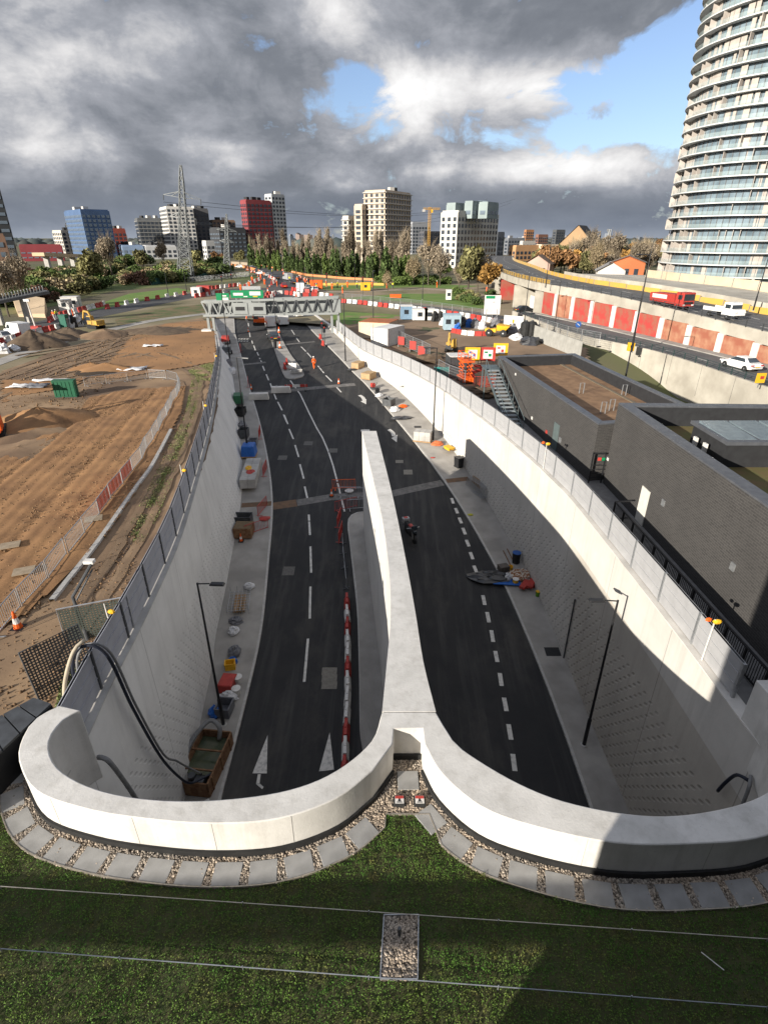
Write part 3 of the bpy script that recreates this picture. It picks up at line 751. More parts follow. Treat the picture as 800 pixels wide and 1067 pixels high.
# ---- markings
mk = MB()
def paint_quad(p4, dz=.006):
    q = [RD(*p) for p in p4]
    for v in q: v.z = road_z(v.y) + dz
    a = (q[1] - q[0]).cross(q[2] - q[0])
    if a.z < 0: q = q[::-1]
    mk.add(q, [tuple(range(len(q)))])
def dash(x0, y0, x1, y1, w):
    a, b = RD(x0, y0), RD(x1, y1); d = (b - a); d.z = 0; d.normalize(); s = Vector((-d.y, d.x, 0)) * w / 2
    n = max(1, int((b - a).length / 1.5)); L_, R_ = [], []
    for i in range(n + 1):
        p = a.lerp(b, i / n)
        for S_, sg in ((L_, 1), (R_, -1)):
            v = p + s * sg; v.z = road_z(v.y) + .006; S_.append(v)
    rows = [[l, r] for l, r in zip(L_, R_)]
    mk.loft(rows)
def c7(x, y): return 220 + x / 4, 280 + y / 4
def c2(x, y): return 200 + x / 4, 430 + y / 4
def c3(x, y): return 350 + x / 3.2, 430 + y / 3.2
def c5(x, y): return 180 + x / 3.3333, 640 + y / 3.3333
def c6(x, y): return 380 + x / 2.963, 600 + y / 2.963
for a, b, c, d in [(385, 10, 400, 48), (405, 68, 423, 110), (430, 135, 445, 185), (450, 215, 466, 275), (470, 308, 482, 360), (487, 425, 492, 510), (494, 558, 497, 667), (494, 725, 491, 858)]:
    dash(*c2(a, b), *c2(c, d), .17)
dash(321, 665.5, 317, 710.5, .17)
for a, b, c, d in [(153, 215, 157, 240), (160, 265, 163, 285), (170, 300, 173, 312), (178, 320, 185, 340), (192, 348, 198, 362), (202, 372, 210, 388), (215, 405, 223, 425), (230, 440, 240, 465), (247, 478, 256, 505), (262, 520, 272, 545), (278, 555, 296, 590), (302, 608, 316, 640)]:
    dash(*c7(a, b), *c7(c, d), .17)
sl = [(302.5, 396.5), (313, 411), (322, 430), (330, 446), (336, 456), (342, 470), (347, 485), (353, 508), (359, 533)]
for a, b in zip(sl, sl[1:]): dash(*a, *b, .16)
for a, b, c, d in [(453, 550, 466, 603), (440, 458, 454, 506), (426, 376, 440, 418), (413, 300, 425, 340), (399, 232, 412, 266), (387, 168, 399, 204), (374, 112, 386, 144), (361, 60, 373, 90)]:
    dash(*c6((a + 3), b), *c6(c - 3, d), .27)
for a, b, c, d in [(383, 285, 393, 303), (396, 318, 407, 336), (408, 350, 420, 369), (420, 384, 433, 406), (432, 424, 445, 446), (445, 465, 458, 489), (457, 510, 472, 536)]:
    dash(*c3(a + 2, b), *c3(c - 2, d), .27)
for a, b, c, d in [(310, 195, 325, 220), (335, 255, 348, 275), (355, 288, 368, 306), (375, 325, 395, 345), (400, 350, 418, 370), (445, 405, 470, 435), (478, 445, 503, 470), (515, 485, 542, 515)]:
    dash(*c7(a, b), *c7(c, d), .17)
# arrows painted for the left carriageway
paint_quad([c5(330, 420), c5(277, 553), c5(327, 553)]); paint_quad([c5(296, 556), c5(306, 556), c5(302, 587), c5(290, 590)]); paint_quad([c5(291, 591), c5(302, 588), c5(316, 600), c5(311, 608)])
paint_quad([c5(545, 411), c5(508, 546), c5(560, 540)])
# curved arrows on the right carriageway
def arrow(pts, w, head):
    for a, b in zip(pts, pts[1:]): dash(*a, *b, w)
    paint_quad(head)
arrow([(374.5, 411.8), (378, 414), (379.5, 417)], .45, [(375.8, 418.2), (381.6, 415.8), (381.4, 421.2)])
arrow([(405, 447.5), (409, 450.5), (410.5, 454.5)], .45, [(407.5, 456.5), (414, 453), (413.2, 460.8)])
# small SLOW lettering patch and a short bar on the far lanes
for k, (x0, x1) in enumerate(((248, 250), (251, 253), (254, 256), (257, 259))): 
    for yy in (353.2, 355.4): dash(x0, yy, x1, yy, .7)
dash(376, 448.6, 385, 448.6, .5)
tag(mk.build('road_markings', PAINT), kind='structure')
# ---- drains and covers
CHAN = mat('drain_channel', (.16, .15, .14), (.10, .095, .09), rough=.8, scale=3); CHANB = mat('rusted_channel', (.17, .10, .06), (.11, .075, .05), rough=.9, scale=2)
def chan(pts, w, m, lab, dz=.008):
    mb = MB(); L_ = []
    for a, b in zip(pts, pts[1:]):
        p, q = RD(*a), RD(*b); n = 6
        for i in range(n + 1): 
            v = p.lerp(q, i / n); v.z = road_z(v.y) + dz; L_.append(v)
    l = offset_xy(L_, w / 2); r = offset_xy(L_, -w / 2)
    for v in l + r: v.z = road_z(v.y) + dz
    mb.loft([[a, b] for a, b in zip(r, l)]); o = mb.build('drain_channel', m); tag(o, lab, 'drain channel'); return o
chan([(284.5, 527.5), (309, 524)], 1.1, CHANB, 'rust brown channel cover beside the left kerb, crossing the road')
chan([(309.5, 524), (345, 518), (381, 516)], 1.0, CHAN, 'grey channel cover crossing the left carriageway to the divider')
chan([(252, 528), (283, 526)], .7, CHANB, 'brown channel cover crossing the left pavement', .145)
chan([(408, 514.5), (430, 509.5), (461, 503)], 1.0, CHAN, 'grey channel cover crossing the right carriageway to the divider')
chan([(465, 502.5), (488, 500)], .7, CHANB, 'brown channel cover crossing the right pavement', .145)
chan([(261, 410), (300, 407), (340, 403), (370, 400.5)], 1.0, CHAN, 'grey channel cover crossing both carriageways near the traffic island')
chan([(253, 380), (277, 377.5)], .8, CHAN, 'grey channel cover crossing the far left lanes')
chan([(297, 359), (328, 356)], .8, CHAN, 'grey channel cover crossing the far right lanes')
COVER = mat('cover_frame', (.12, .115, .105), (.085, .08, .075), rough=.8, scale=5)
def cover(px, py, w, l, lab, dz=.01, m=COVER, rz=.0):
    p = RD(px, py); p.z = road_z(p.y) + dz; sl_ = (road_z(p.y + .5) - road_z(p.y - .5))
    o = MB().box((0, 0, .0), (w, l, .01)).build('manhole_cover', m, None, tuple(p), rz); o.rotation_euler = (math.atan(sl_), 0, rz); tag(o, lab, 'manhole cover'); return o
cover(*c2(378, 188), .95, .9, 'square manhole cover in the left lane nearest the kerb')
cover(*c2(485, 128), .95, .9, 'square manhole cover between the dashes and the solid white line')
cover(*c2(588, 158), .95, .9, 'square manhole cover just right of the solid white line')
cover(*c2(403, 660), .95, 1.0, 'square manhole cover left of the dashes beyond the lone lamp post')
PALEC = mat('pale_cover', (.21, .195, .165), (.15, .14, .12), rough=.8, scale=5)
for k in range(3): cover(343.2, 699.5 + k * 7.2, .98, .62, 'pale brown cover, one of a row of three beside the water barriers', m=PALEC)['group'] = 'row of three pale covers'
cover(*c6(578, 239), 1.0, .75, 'black square grid cover let into the right pavement', .145, BLACK)
cover(416, 481, .8, .6, 'small brown cover right of the divider tip', m=PALEC); cover(425, 492, .9, .9, 'brown patched cover below the small one right of the divider', m=PALEC)
# ------------------------------------------------------------------ ground sheet, outside the cutting
GROUND = mat('open_ground', (.075, .085, .035), (.11, .09, .055), rough=.95, scale=.02, bump=.3, bscale=.5, contrast=(.4, .6))
mb = MB()
c1g = [p for p in cop_l if p.y < 128.5] + [Vector((cop_l[-1].x, 129, 0))]
c2g = [p for p in cop_r if p.y < 128.5] + [Vector((cop_r[-1].x, 129, 0))]
FAR = 26000
mb.loft([[(-FAR, p.y, -.03), (-120, p.y, -.03), (p.x, p.y, -.03)] for p in c1g])
lnx = lambda y: .35 + pw([(24, 44.5), (40, 42), (56.6, 39.8), (75.6, 37.3), (90, 31.5), (107, 29)], y)
def trench(y):
    k = min(1, max(0, (y - 35) / 1.0), max(0, 1)) * min(1, max(0, (84 - y) / 14.0)); return -.03 - 3.5 * k if 35 < y < 84 else -.03
mb.loft([[(p.x, p.y, -.03), (max(p.x + 2, 24.2), p.y, -.03), (max(p.x + 2.2, 24.6), p.y, trench(p.y)), (lnx(p.y) - .1, p.y, trench(p.y)), (lnx(p.y) + .1, p.y, -.03), (120, p.y, -.03), (FAR, p.y, -.03)] for p in c2g])
mb.add([(-FAR, 129, -.03), (FAR, 129, -.03), (FAR, FAR, -.03), (-FAR, FAR, -.03)], [(0, 1, 2, 3)])
ys = c1g[0].y
mb.add([(-FAR, -FAR, -.03), (-24, -FAR, -.03), (-24, ys, -.03), (-FAR, ys, -.03)], [(0, 1, 2, 3)])
mb.add([(24, -FAR, -.03), (FAR, -FAR, -.03), (FAR, c2g[0].y, -.03), (24, c2g[0].y, -.03)], [(0, 1, 2, 3)])
mb.add([(-24, -FAR, -.03), (24, -FAR, -.03), (24, -1.1, -.03), (-24, -1.1, -.03)], [(0, 1, 2, 3)])
tag(mb.build('ground', GROUND), kind='structure')

# ------------------------------------------------------------------ acoustic fences on the wall tops
def acoustic(curve, off, panel_mat, post_mat, lab, h, y0, y1, start=0.0, step=2.9):
    c = [p for p in offset_xy(curve, off)]
    st = [q for q in resample(c, step, start) if y0 <= q[0].y <= y1]
    t_ = thing('acoustic_fence', lab, 'fence', (0, 0, 0))
    for i, ((p, d), (q, d2)) in enumerate(zip(st, st[1:])):
        s = Vector((-d.y, d.x, 0)); side_ = -1 if off > 0 else 1
        MB().box((0, 0, h / 2 + .12), (.12, .12, h + .12)).build('post', post_mat, t_, (p.x - s.x * side_ * -.02, p.y, 0), math.atan2(d.y, d.x))
        L = (q - p).length; a = math.atan2((q - p).y, (q - p).x); m = (p + q) / 2
        mb = MB()
        mb.box((0, 0, .16 + h / 2), (L - .13, .07, h))
        for k in range(1, 4): mb.box((0, 0, .16 + h * k / 3.0 - .02), (L - .13, .12, .04))
        mb.build('panel', panel_mat, t_, (m.x, m.y, .0), a)
    p, d = st[-1]; MB().box((0, 0, h / 2 + .12), (.12, .12, h + .12)).build('post', post_mat, t_, (p.x, p.y, 0), math.atan2(d.y, d.x))
    return t_
acoustic(lw_top, .30, GREYPANEL, DKSTEEL, 'dark grey ribbed fence along the earth field edge of the cutting', 1.7, 12.0, 88, 2.6)
acoustic(rw_top, -.30, LIGHTPANEL, STEEL, 'pale ribbed fence beside the black brick buildings', 1.5, 11.8, 106, 2.2)

# ------------------------------------------------------------------ lamp posts
def lamp_proto(h=10.0, arm=1.15):
    t_ = thing('street_lamp', 'x', 'street lamp')
    MB().tube([(0, 0, 0), (0, 0, 2.0), (0, 0, 2.05), (0, 0, h)], [.11, .105, .075, .05], 10).build('pole', BLACK, t_)
    MB().tube([(0, 0, h - .05), (arm * .5, 0, h - .02), (arm * .55, 0, h - .02)], .035, 8).build('arm', BLACK, t_)
    mb = MB(); mb.box((arm * .55 + .38, 0, h - .02), (.78, .30, .10), top=.8); mb.box((arm * .55 + .42, 0, h - .085), (.5, .22, .03)); mb.build('lamp_head', BLACK, t_, bevel=.02)
    MB().lathe([(.2, 0), (.2, .03), (.13, .06)], n=12).build('base_plate', CONC2, t_)
    return Proto(t_)
LAMP = lamp_proto()
def lamp(px, py, rz, lab, dz=.13, sc=1.0, gr=None):
    p = RD(px, py, dz); p.z = road_z(p.y) + dz
    return LAMP.put(tuple(p), rz, lab, gr, sc)
LG = 'black street lamps in the cutting'
lamp(608, 776, PI - .04, 'black lamp post on the right pavement, nearest the tunnel mouth', gr=LG)
lamp(233, 755, -.05, 'black lamp post on the left pavement beside the rusty pump tank', gr=LG)
lamp(451, 459, PI - .15, 'black lamp post on the right pavement by the pallet of grey blocks', gr=LG)
lamp(360, 377, PI - .5, 'black lamp post on the right pavement opposite the orange worker', gr=LG, sc=.95)
lamp(258.5, 472, -.3, 'black lamp post on the left pavement by the blue wrapped load', gr=LG)
lamp(240, 378, -.5, 'black lamp post on the left pavement among dark machinery near the gantry', gr=LG)
lamp(289, 353, -.5, 'dark lamp post standing on the traffic island', gr=LG, sc=.8)

# ------------------------------------------------------------------ pipes and hoses on the left wall
HOSE = mat('dark_blue_hose', (.012, .016, .03), (.02, .022, .03), rough=.5, scale=5); HOSEG = mat('grey_hose', (.20, .20, .20), (.14, .14, .14), rough=.6, scale=5)
def hose(pts, r, m, lab, n=8): 
    c = smooth_curve(pts, .15); o = MB().tube(c, r, n).build('hose', m, smooth=True); tag(o, lab, 'hose'); return o
def wallp(px, py, Y): return atY(px, py, Y)
fx = lambda y: pw([(p.y, p.x) for p in lw_top], y)
hA = [Vector((fx(15) - .9, 14.6, .1)), Vector((fx(15) - .8, 14.7, 1.6)), Vector((fx(15) - .3, 14.8, 2.3)), Vector((fx(15) + .3, 15.0, 1.7)), Vector((fx(15.5) + .35, 15.6, -1.5)), Vector((fx(16.5) + .4, 16.6, -5.5)), Vector((fx(17.2) + .5, 17.6, -8.2)), Vector((fx(18) + .7, 18.2, -9.4)), Vector((fx(18.5) + 1.3, 18.7, -9.6)), Vector((-8.9, 19.2, -9.9))]
hose(hA, .062, HOSE, 'dark blue hose hanging over the left fence down to the pump tank')
hB = [p + Vector((-.02, .28, -.15)) for p in hA[:6]] + [Vector((fx(17.5) + .4, 17.9, -7.4)), Vector((fx(18) + .4, 18.7, -8.8)), Vector((fx(18) + .9, 19.1, -9.9))]
hose(hB, .05, HOSEG, 'thin grey hose hanging beside the blue hose on the left wall')
hose([Vector((fx(14) - 1.0, 13.7, .1)), Vector((fx(14) - .9, 14.0, 1.3)), Vector((fx(14) - .6, 14.5, 2.3)), Vector((fx(14) - .35, 14.9, 2.5))], .07, mat('beige_hose', (.42, .36, .27), (.34, .29, .22), rough=.7), 'beige hose standing up behind the left fence')
hose([Vector((-9.6, 12.6, -.6)), Vector((-9.3, 12.5, -.55)), Vector((-9.15, 12.6, -1.2)), Vector((-9.2, 13.3, -4)), Vector((-9.4, 14.2, -8))], .085, HOSEG, 'grey drain pipe leaving the left wall below the fence end')
hose([Vector((12.15, 13.1, -3.0)), Vector((12.1, 12.9, -2.3)), Vector((12.05, 12.6, -1.5)), Vector((12.0, 12.3, -1.15)), Vector((12.1, 12.1, -1.1))], .06, HOSE, 'black pipe bending out of the right wall below the fence end')
hose([Vector((12.2, 12.2, -1.0)), Vector((12.05, 11.95, -1.1)), Vector((12.0, 11.85, -1.7)), Vector((12.0, 11.8, -3.2))], .06, HOSEG, 'grey pipe bending down beside the black one on the right wall')
rxw = lambda y: pw([(p.y, p.x) for p in rw_top], y)
p = RD(588, 687); Yc = p.y
o = MB().tube([(rxw(Yc) - .08, Yc, road_z(Yc) + .1), (rxw(Yc) - .08, Yc, road_z(Yc) + 4.9)], .05, 8).build('conduit', DKSTEEL); tag(o, 'dark vertical conduit on the shaded right wall', 'conduit')

# ------------------------------------------------------------------ barriers
def water_barrier(m):
    t_ = thing('water_barrier', 'x', 'barrier')
    prof = [(-.22, 0), (.22, 0), (.2, .18), (.1, .38), (.09, .78), (-.09, .78), (-.1, .38), (-.2, .18)]
    mb = MB(); mb.loft([[(p[0], y, p[1]) for p in prof] for y in (-.58, -.55, .55, .58)], closed=True); n = len(prof)
    mb.add([(p[0], -.58, p[1]) for p in prof], [tuple(range(n))]); mb.add([(p[0], .58, p[1]) for p in prof], [tuple(reversed(range(n)))])
    mb.build('body', m, t_)
    mb = MB()
    mb.box((0, 0, .80), (.12, .22, .05)); mb.build('filler_cap', m, t_)
    return Proto(t_)
WB_R, WB_W = water_barrier(RED), water_barrier(WHITE)
pts = [RD(*q) for q in [(361.5, 627), (362, 650), (362.5, 690), (362, 730), (360.5, 770), (359, 806)]]
c = smooth_curve(pts, .4); seq = 'RWRWWRWRWRRWRWRR'
pos = resample(c, 1.2, .4)
NB = len(pos)
for k, (p, d) in enumerate(pos):
    red = (['R', 'W', 'R', 'W', 'W', 'R', 'W', 'W', 'W', 'R', 'W', 'R', 'W', 'R', 'R', 'W', 'R'][k % 17]) == 'R'
    p = p.copy(); p.z = road_z(p.y) + .01
    lab = 'red water filled barrier in the row beside the divider refuge' if red else 'white water filled barrier in the row beside the divider refuge'
    if k == 0: lab = 'red water filled barrier at the far end of the row beside the refuge'
    (WB_R if red else WB_W).put(tuple(p), math.atan2(d.y, d.x) - PI / 2 + random.uniform(-.05, .05), lab, 'water barriers beside the refuge')
def ped_barrier(m, mesh_m=None, w=2.2, h=1.05, cloth=None):
    t_ = thing('pedestrian_barrier', 'x', 'barrier')
    mb = MB(); mb.tube([(-w / 2, 0, .02), (-w / 2, 0, h), (w / 2, 0, h), (w / 2, 0, .02)], .028, 6); mb.bar((-w / 2, 0, .18), (w / 2, 0, .18), .04); mb.build('frame', m, t_)
    mb = MB()
    for i in range(1, 16): mb.bar((-w / 2 + w * i / 16, 0, .18), (-w / 2 + w * i / 16, 0, h), .018)
    mb.build('infill_bars', mesh_m or m, t_)
    for s in (-1, 1): MB().box((s * w * .38, 0, .015), (.06, .6, .03)).build('foot', m, t_)
    if cloth:
        mb = MB(); mb.box((0, .03, .18 + (h - .18) / 2), (w - .1, .015, h - .25)); mb.build('mesh_cover', cloth, t_)
    return Proto(t_)
def net_mat(name, col):
    m, t, b = new_mat(name)
    tc = t.node('ShaderNodeTexCoord').outputs['Object']; s = t.node('ShaderNodeSeparateXYZ', i_0=tc)
    gx = t.math('ABSOLUTE', t.math('SUBTRACT', t.math('FRACT', t.math('MULTIPLY', s.outputs[0], 9.0)), .5)); gz = t.math('ABSOLUTE', t.math('SUBTRACT', t.math('FRACT', t.math('MULTIPLY', s.outputs[2], 9.0)), .5))
    a = t.math('GREATER_THAN', t.math('MAXIMUM', gx, gz), .27)
    b.inputs['Base Color'].default_value = (*col, 1); b.inputs['Roughness'].default_value = .6; t.l.new(a, b.inputs['Alpha']); return m
NET_O = net_mat('orange_netting', (.80, .13, .03)); NET_G = net_mat('green_netting', (.02, .07, .05)); NET_W = net_mat('pale_netting', (.6, .58, .54))
PB = ped_barrier(STEEL); PBO = ped_barrier(STEEL, None, cloth=NET_O); PBR = ped_barrier(RED); PBOR = ped_barrier(ORANGE)
def cone_proto():
    t_ = thing('traffic_cone', 'x', 'cone')
    MB().box((0, 0, .03), (.42, .42, .06)).build('base', RUBBER, t_)
    MB().lathe([(.15, .06), (.115, .26)], n=10).build('lower_cone', ORANGE, t_)
    MB().lathe([(.115, .26), (.075, .48)], n=10).build('reflective_band', WHITE, t_)
    MB().lathe([(.075, .48), (.03, .75)], n=10).build('cone_tip', ORANGE, t_)
    return Proto(t_)
CONE = cone_proto()
def onroad(px, py, dz=.0):
    p = RD(px, py, dz); p.z = road_z(p.y) + dz; return p
PV = .132
# chain of short stands between the barrier row and the divider nose
for k, (x, y) in enumerate([(357, 566), (357.5, 577), (359, 592), (361, 613)]):
    p = onroad(x, y); t_ = thing('crowd_control_stand', 'short grey stand with crossed feet, one of the line before the barriers', 'stand', tuple(p), .2 * k, 'short grey stands on the road')
    mb = MB(); mb.cyl((0, 0, 0), (0, 0, .95), .03, n=8); mb.build('post', STEEL, t_)
    mb = MB(); mb.bar((-.3, 0, .03), (.3, 0, .03), .06); mb.bar((0, -.3, .06), (0, .3, .06), .06); mb.build('feet', DKSTEEL, t_)
mb = MB(); L_ = [onroad(x, y) + Vector((0, 0, .7)) for x, y in [(357, 566), (357.5, 577), (359, 592), (361, 613)]]; mb.tube(L_, .02, 5); tag(mb.build('barrier_chain', STEEL), 'grey chain strung through the line of short stands', 'chain')
for k, (x, y, rz) in enumerate([(353.5, 545, 1.5), (355, 560, 1.5)]): PBR.put(tuple(onroad(x, y)), rz, 'red plastic barrier on the road left of the refuge nose, ' + ('farther one' if k == 0 else 'nearer one'), 'red plastic barriers')
PBR.put(tuple(onroad(360.5, 531)), .5, 'red plastic barrier across the refuge nose', 'red plastic barriers')
PBOR.put(tuple(onroad(358.5, 510)), .05, 'orange plastic barrier standing at the channel left of the divider tip', 'orange plastic barriers')
PB.put(tuple(onroad(374, 519)), .1, 'grey steel barrier beside the divider end over the channel', 'steel barriers in the cutting')
PB.put(tuple(onroad(374, 531, PV)), .15, 'grey steel barrier on the refuge nose', 'steel barriers in the cutting')
PB.put(tuple(onroad(364, 518)), .0, 'grey steel barrier lying across the solid white line', 'steel barriers in the cutting')
mb = MB(); mb.lathe([(.1, 0), (.42, .03), (.42, .1), (.1, .13)], n=16); o = mb.build('cable_coil', WHITE, None, tuple(onroad(364, 512, .02))); tag(o, 'white coil of cable on the road behind the orange barrier', 'coil')
CONE.put(tuple(onroad(345.5, 517)), 0, 'traffic cone on the channel left of the solid white line', 'cones in the cutting')
# red barriers on the left pavement
PBR.put(tuple(onroad(268, 555, PV)), .7, 'red plastic barrier screening the brown crate on the left pavement', 'red plastic barriers')
PBR.put(tuple(onroad(274, 533, PV)), 1.4, 'red plastic barrier along the left kerb by the rusty channel', 'red plastic barriers')
PBR.put(tuple(onroad(276.5, 493, PV)), 1.6, 'red plastic barrier along the left kerb opposite the concrete blocks', 'red plastic barriers')
PBR.put(tuple(onroad(271, 455, PV)), 1.7, 'red plastic barrier along the left kerb before the blue load', 'red plastic barriers')
PBR.put(tuple(onroad(259, 402, PV)), 1.8, 'red plastic barrier along the left kerb near the far channel', 'red plastic barriers')
PBR.put(tuple(onroad(251, 366, PV)), 1.8, 'red plastic barrier along the left kerb nearest the gantry', 'red plastic barriers')
CONE.put(tuple(onroad(251.5, 564, PV)), 0, 'traffic cone in front of the brown crate on the left pavement', 'cones in the cutting')
# ------------------------------------------------------------------ things on the left pavement
p = onroad(216, 800, PV)
t_ = thing('pump_tank', 'rusty open steel tank with murky water on the left pavement', 'tank', tuple(p), -.12)
mb = MB(); w, l, h = 1.7, 3.3, 1.0
for c_, s_ in (((-w / 2, 0, h / 2), (.08, l, h)), ((w / 2, 0, h / 2), (.08, l, h)), ((0, -l / 2, h / 2), (w - .09, .08, h)), ((0, l / 2, h / 2), (w - .09, .08, h)), ((0, 0, .04), (w - .09, l - .09, .07))): mb.box(c_, s_)
for k in (-1, 0, 1): 
    for s in (-1, 1): mb.box((s * (w / 2 + .06), k * 1.2, h / 2), (.05, .1, h - .04))
mb.build('shell', RUST, t_)
MB().box((0, .35, .55), (w - .1, 2.4, .02)).build('murky_water', mat('murky_water', (.05, .065, .04), (.08, .085, .05), rough=.15, spec=.6), t_)
mb = MB(); mb.bar((-w / 2, .3, h + .03), (w / 2, .3, h + .03), .08); mb.bar((-w / 2, -.9, h + .03), (w / 2, -.9, h + .03), .08); mb.build('cross_bar', RUST, t_)
mb = MB(); mb.cyl((-.2, -1.2, .1), (-.2, -1.2, .95), .2); mb.box((.25, -1.25, .55), (.5, .4, .5)); mb.build('pump', DKSTEEL, t_)
hose([p + Vector((.4, 1.3, .7)), p + Vector((.45, 1.5, 1.4)), p + Vector((-.1, 1.7, 1.7)), p + Vector((-.7, .9, 1.45)), p + Vector((-.95, .2, 1.1)), p + Vector((-1.05, -.6, .6)), p + Vector((-1.0, -1.2, .3))], .13, HOSEG, 'thick grey hose arching over the rusty pump tank')
o = MB().box((0, 0, .03), (.5, .3, .06)).build('white_board', WHITE, None, tuple(p + Vector((.5, -2.1, .0))), .6); tag(o, 'small white board lying beside the rusty pump tank', 'board')
def lump(name, px, py, dims, m, lab, cat, dz=PV, rz=0.0, group=None, seed=None, n=10):
    """soft irregular load: bag, heap, folded sheet"""
    rnd = random.Random(seed if seed is not None else int(px * 7 + py * 13)); v = []; f = []
    p = onroad(px, py, dz) if dz is not None else G(px, py, 0)
    M_, N_ = 6, n
    for i in range(M_ + 1):
        ph = (PI / 2) * i / M_
        for k in range(N_):
            t = 2 * PI * k / N_; j = 1 + rnd.uniform(-.22, .22)
            v.append((dims[0] / 2 * math.cos(ph) ** .7 * math.cos(t) * j, dims[1] / 2 * math.cos(ph) ** .7 * math.sin(t) * j, dims[2] * math.sin(ph) * (1 + rnd.uniform(-.18, .18)) if i else 0))
    for i in range(M_):
        for k in range(N_): f.append((i * N_ + k, i * N_ + (k + 1) % N_, (i + 1) * N_ + (k + 1) % N_, (i + 1) * N_ + k))
    mb = MB().add(v, f); o = mb.build(name, m, None, tuple(p), rz); tag(o, lab, cat, group); return o
def crate(name, px, py, dims, m, lab, cat, dz=PV, rz=0.0, lid=None, group=None, place=None):
    """open-topped or lidded box with rim and corner posts"""
    p = place or onroad(px, py, dz); w, l, h = dims
    t_ = thing(name, lab, cat, tuple(p), rz, group); mb = MB(); th = .05
    mb.box((0, 0, .05), (w, l, .1)); 
    for c_, s_ in (((-w / 2 + th / 2, 0, h / 2 + .05), (th, l, h - .1)), ((w / 2 - th / 2, 0, h / 2 + .05), (th, l, h - .1)), ((0, -l / 2 + th / 2, h / 2 + .05), (w - 2 * th - .004, th, h - .1)), ((0, l / 2 - th / 2, h / 2 + .05), (w - 2 * th - .004, th, h - .1))): mb.box(c_, s_)
    mb.build('body', m, t_)
    mb = MB(); mb.tube([(-w / 2, -l / 2, h), (w / 2, -l / 2, h), (w / 2, l / 2, h), (-w / 2, l / 2, h), (-w / 2, -l / 2, h)], .035, 5); mb.build('rim', m, t_)
    if lid: MB().box((0, 0, h + .03), (w * .98, l * .98, .06)).build('lid', lid, t_, bevel=.02)
    return t_
TARP = mat('black_tarpaulin', (.02, .021, .024), (.045, .046, .05), rough=.4, scale=3, spec=.5); BAGW = mat('white_sack', (.62, .61, .60), (.45, .45, .46), rough=.7, scale=6, bump=.5); BAGG = mat('grey_sack', (.18, .18, .19), (.11, .11, .12), rough=.6, scale=6, bump=.5); BAGB = mat('blue_sheet', (.02, .12, .42), (.015, .08, .3), rough=.45, scale=6, bump=.4)
TANB = mat('tan_load', (.40, .28, .15), (.30, .2, .11), rough=.8, scale=5, bump=.4)
lump('plastic_bag', 245, 681, (.9, 1.0, .6), BAGG, 'grey plastic bag farthest along the clutter by the left wall', 'bag')
crate('bucket_crate', 240.5, 696, (.65, .5, .5), YELLOW, 'yellow crate beside the red crate on the left pavement', 'crate', rz=.2)
lump('blue_bag', 243, 690, (.6, .5, .4), BAGB, 'small blue bag just behind the yellow crate', 'bag')
crate('red_crate', 238, 716, (.85, 1.1, .6), RED, 'red crate on the left pavement beside two white tubs', 'crate', rz=-.1, lid=RED)
def tub(px, py, r, h, m, lab, lidm=None, dz=PV, cat='tub'):
    t_ = thing('tub', lab, cat, tuple(onroad(px, py, dz))); MB().lathe([(r * .85, 0), (r, h), (r * .9, h), (r * .8, .06), (.01, .06)], n=14).build('body', m, t_, smooth=False)
    if lidm: MB().lathe([(r * 1.03, h), (r * 1.03, h + .04), (.02, h + .05)], n=14).build('lid', lidm, t_)
    return t_
tub(248.5, 711, .28, .45, WHITE, 'white tub right of the red crate, farther one', WHITE); tub(247, 723, .28, .45, WHITE, 'white tub right of the red crate, nearer one', WHITE)
lump('white_sack', 238, 728, (1.2, .8, .5), BAGW, 'crumpled white sack in front of the red crate', 'sack')
crate('grey_bin', 235, 742, (.85, 1.0, .7), mat('grey_plastic', (.13, .135, .15), (.10, .10, .11), rough=.5), 'grey bin in front of the white sack beside the lamp post', 'bin', rz=-.1)
lump('blue_bag', 224, 744, (.7, .9, .5), BAGB, 'blue bag against the wall left of the lamp post', 'bag')
lump('plastic_bag', 244, 659, (.8, .8, .4), BAGW, 'white bag on the pavement between mesh pile and clutter', 'bag')
p = onroad(250, 630, PV); t_ = thing('mesh_stack', 'loose stack of wire mesh and timber on the left pavement', 'mesh stack', tuple(p), .15)
mb = MB()
for i in range(8): mb.bar((-.75, -1.2 + i * .34, .35), (.75, -1.2 + i * .34, .35), .025)
for i in range(6): mb.bar((-.75 + i * .3, -1.3, .38), (-.75 + i * .3, 1.3, .38), .025)
for i in range(4): mb.bar((-.75 + i * .5, -1.3, .05), (-.75 + i * .5, -1.3, .8), .03); mb.bar((-.75 + i * .5, 1.3, .05), (-.75 + i * .5, 1.3, .8), .03)
mb.build('wire_mesh', STEEL, t_)
mb = MB(); 
for i in range(4): mb.box((-.3 + i * .22, .1, .12 + .0 * i), (.16, 2.2, .16))
mb.build('timber_planks', WOOD, t_)
lump('debris_bag', 246, 648, (1.0, .7, .4), BAGG, 'grey debris bag nearer than the wire mesh stack', 'bag'); lump('debris_bag', 260, 612, (.8, .7, .4), BAGW, 'white debris bag beyond the wire mesh stack', 'bag')
crate('brown_crate', 255, 557, (1.5, 1.4, .9), RUST, 'brown rusty crate on the left pavement behind a red barrier', 'crate', lid=mat('plank_lid', (.16, .11, .06), (.11, .08, .05), rough=.9, scale=4))
crate('steel_cage', 254, 545, (1.5, 1.0, .8), DKSTEEL, 'grey steel cage behind the brown rusty crate', 'cage')
t_ = thing('concrete_block_stack', 'long stack of pale concrete blocks on the left pavement', 'block stack', tuple(onroad(262, 497, PV)), .1)
for i in range(7):
    for j in range(2): MB().box((-.36 + j * .74, -2.4 + i * .82, .45), (.72, .8, .9)).build('block', CONC2, t_, bevel=.02)
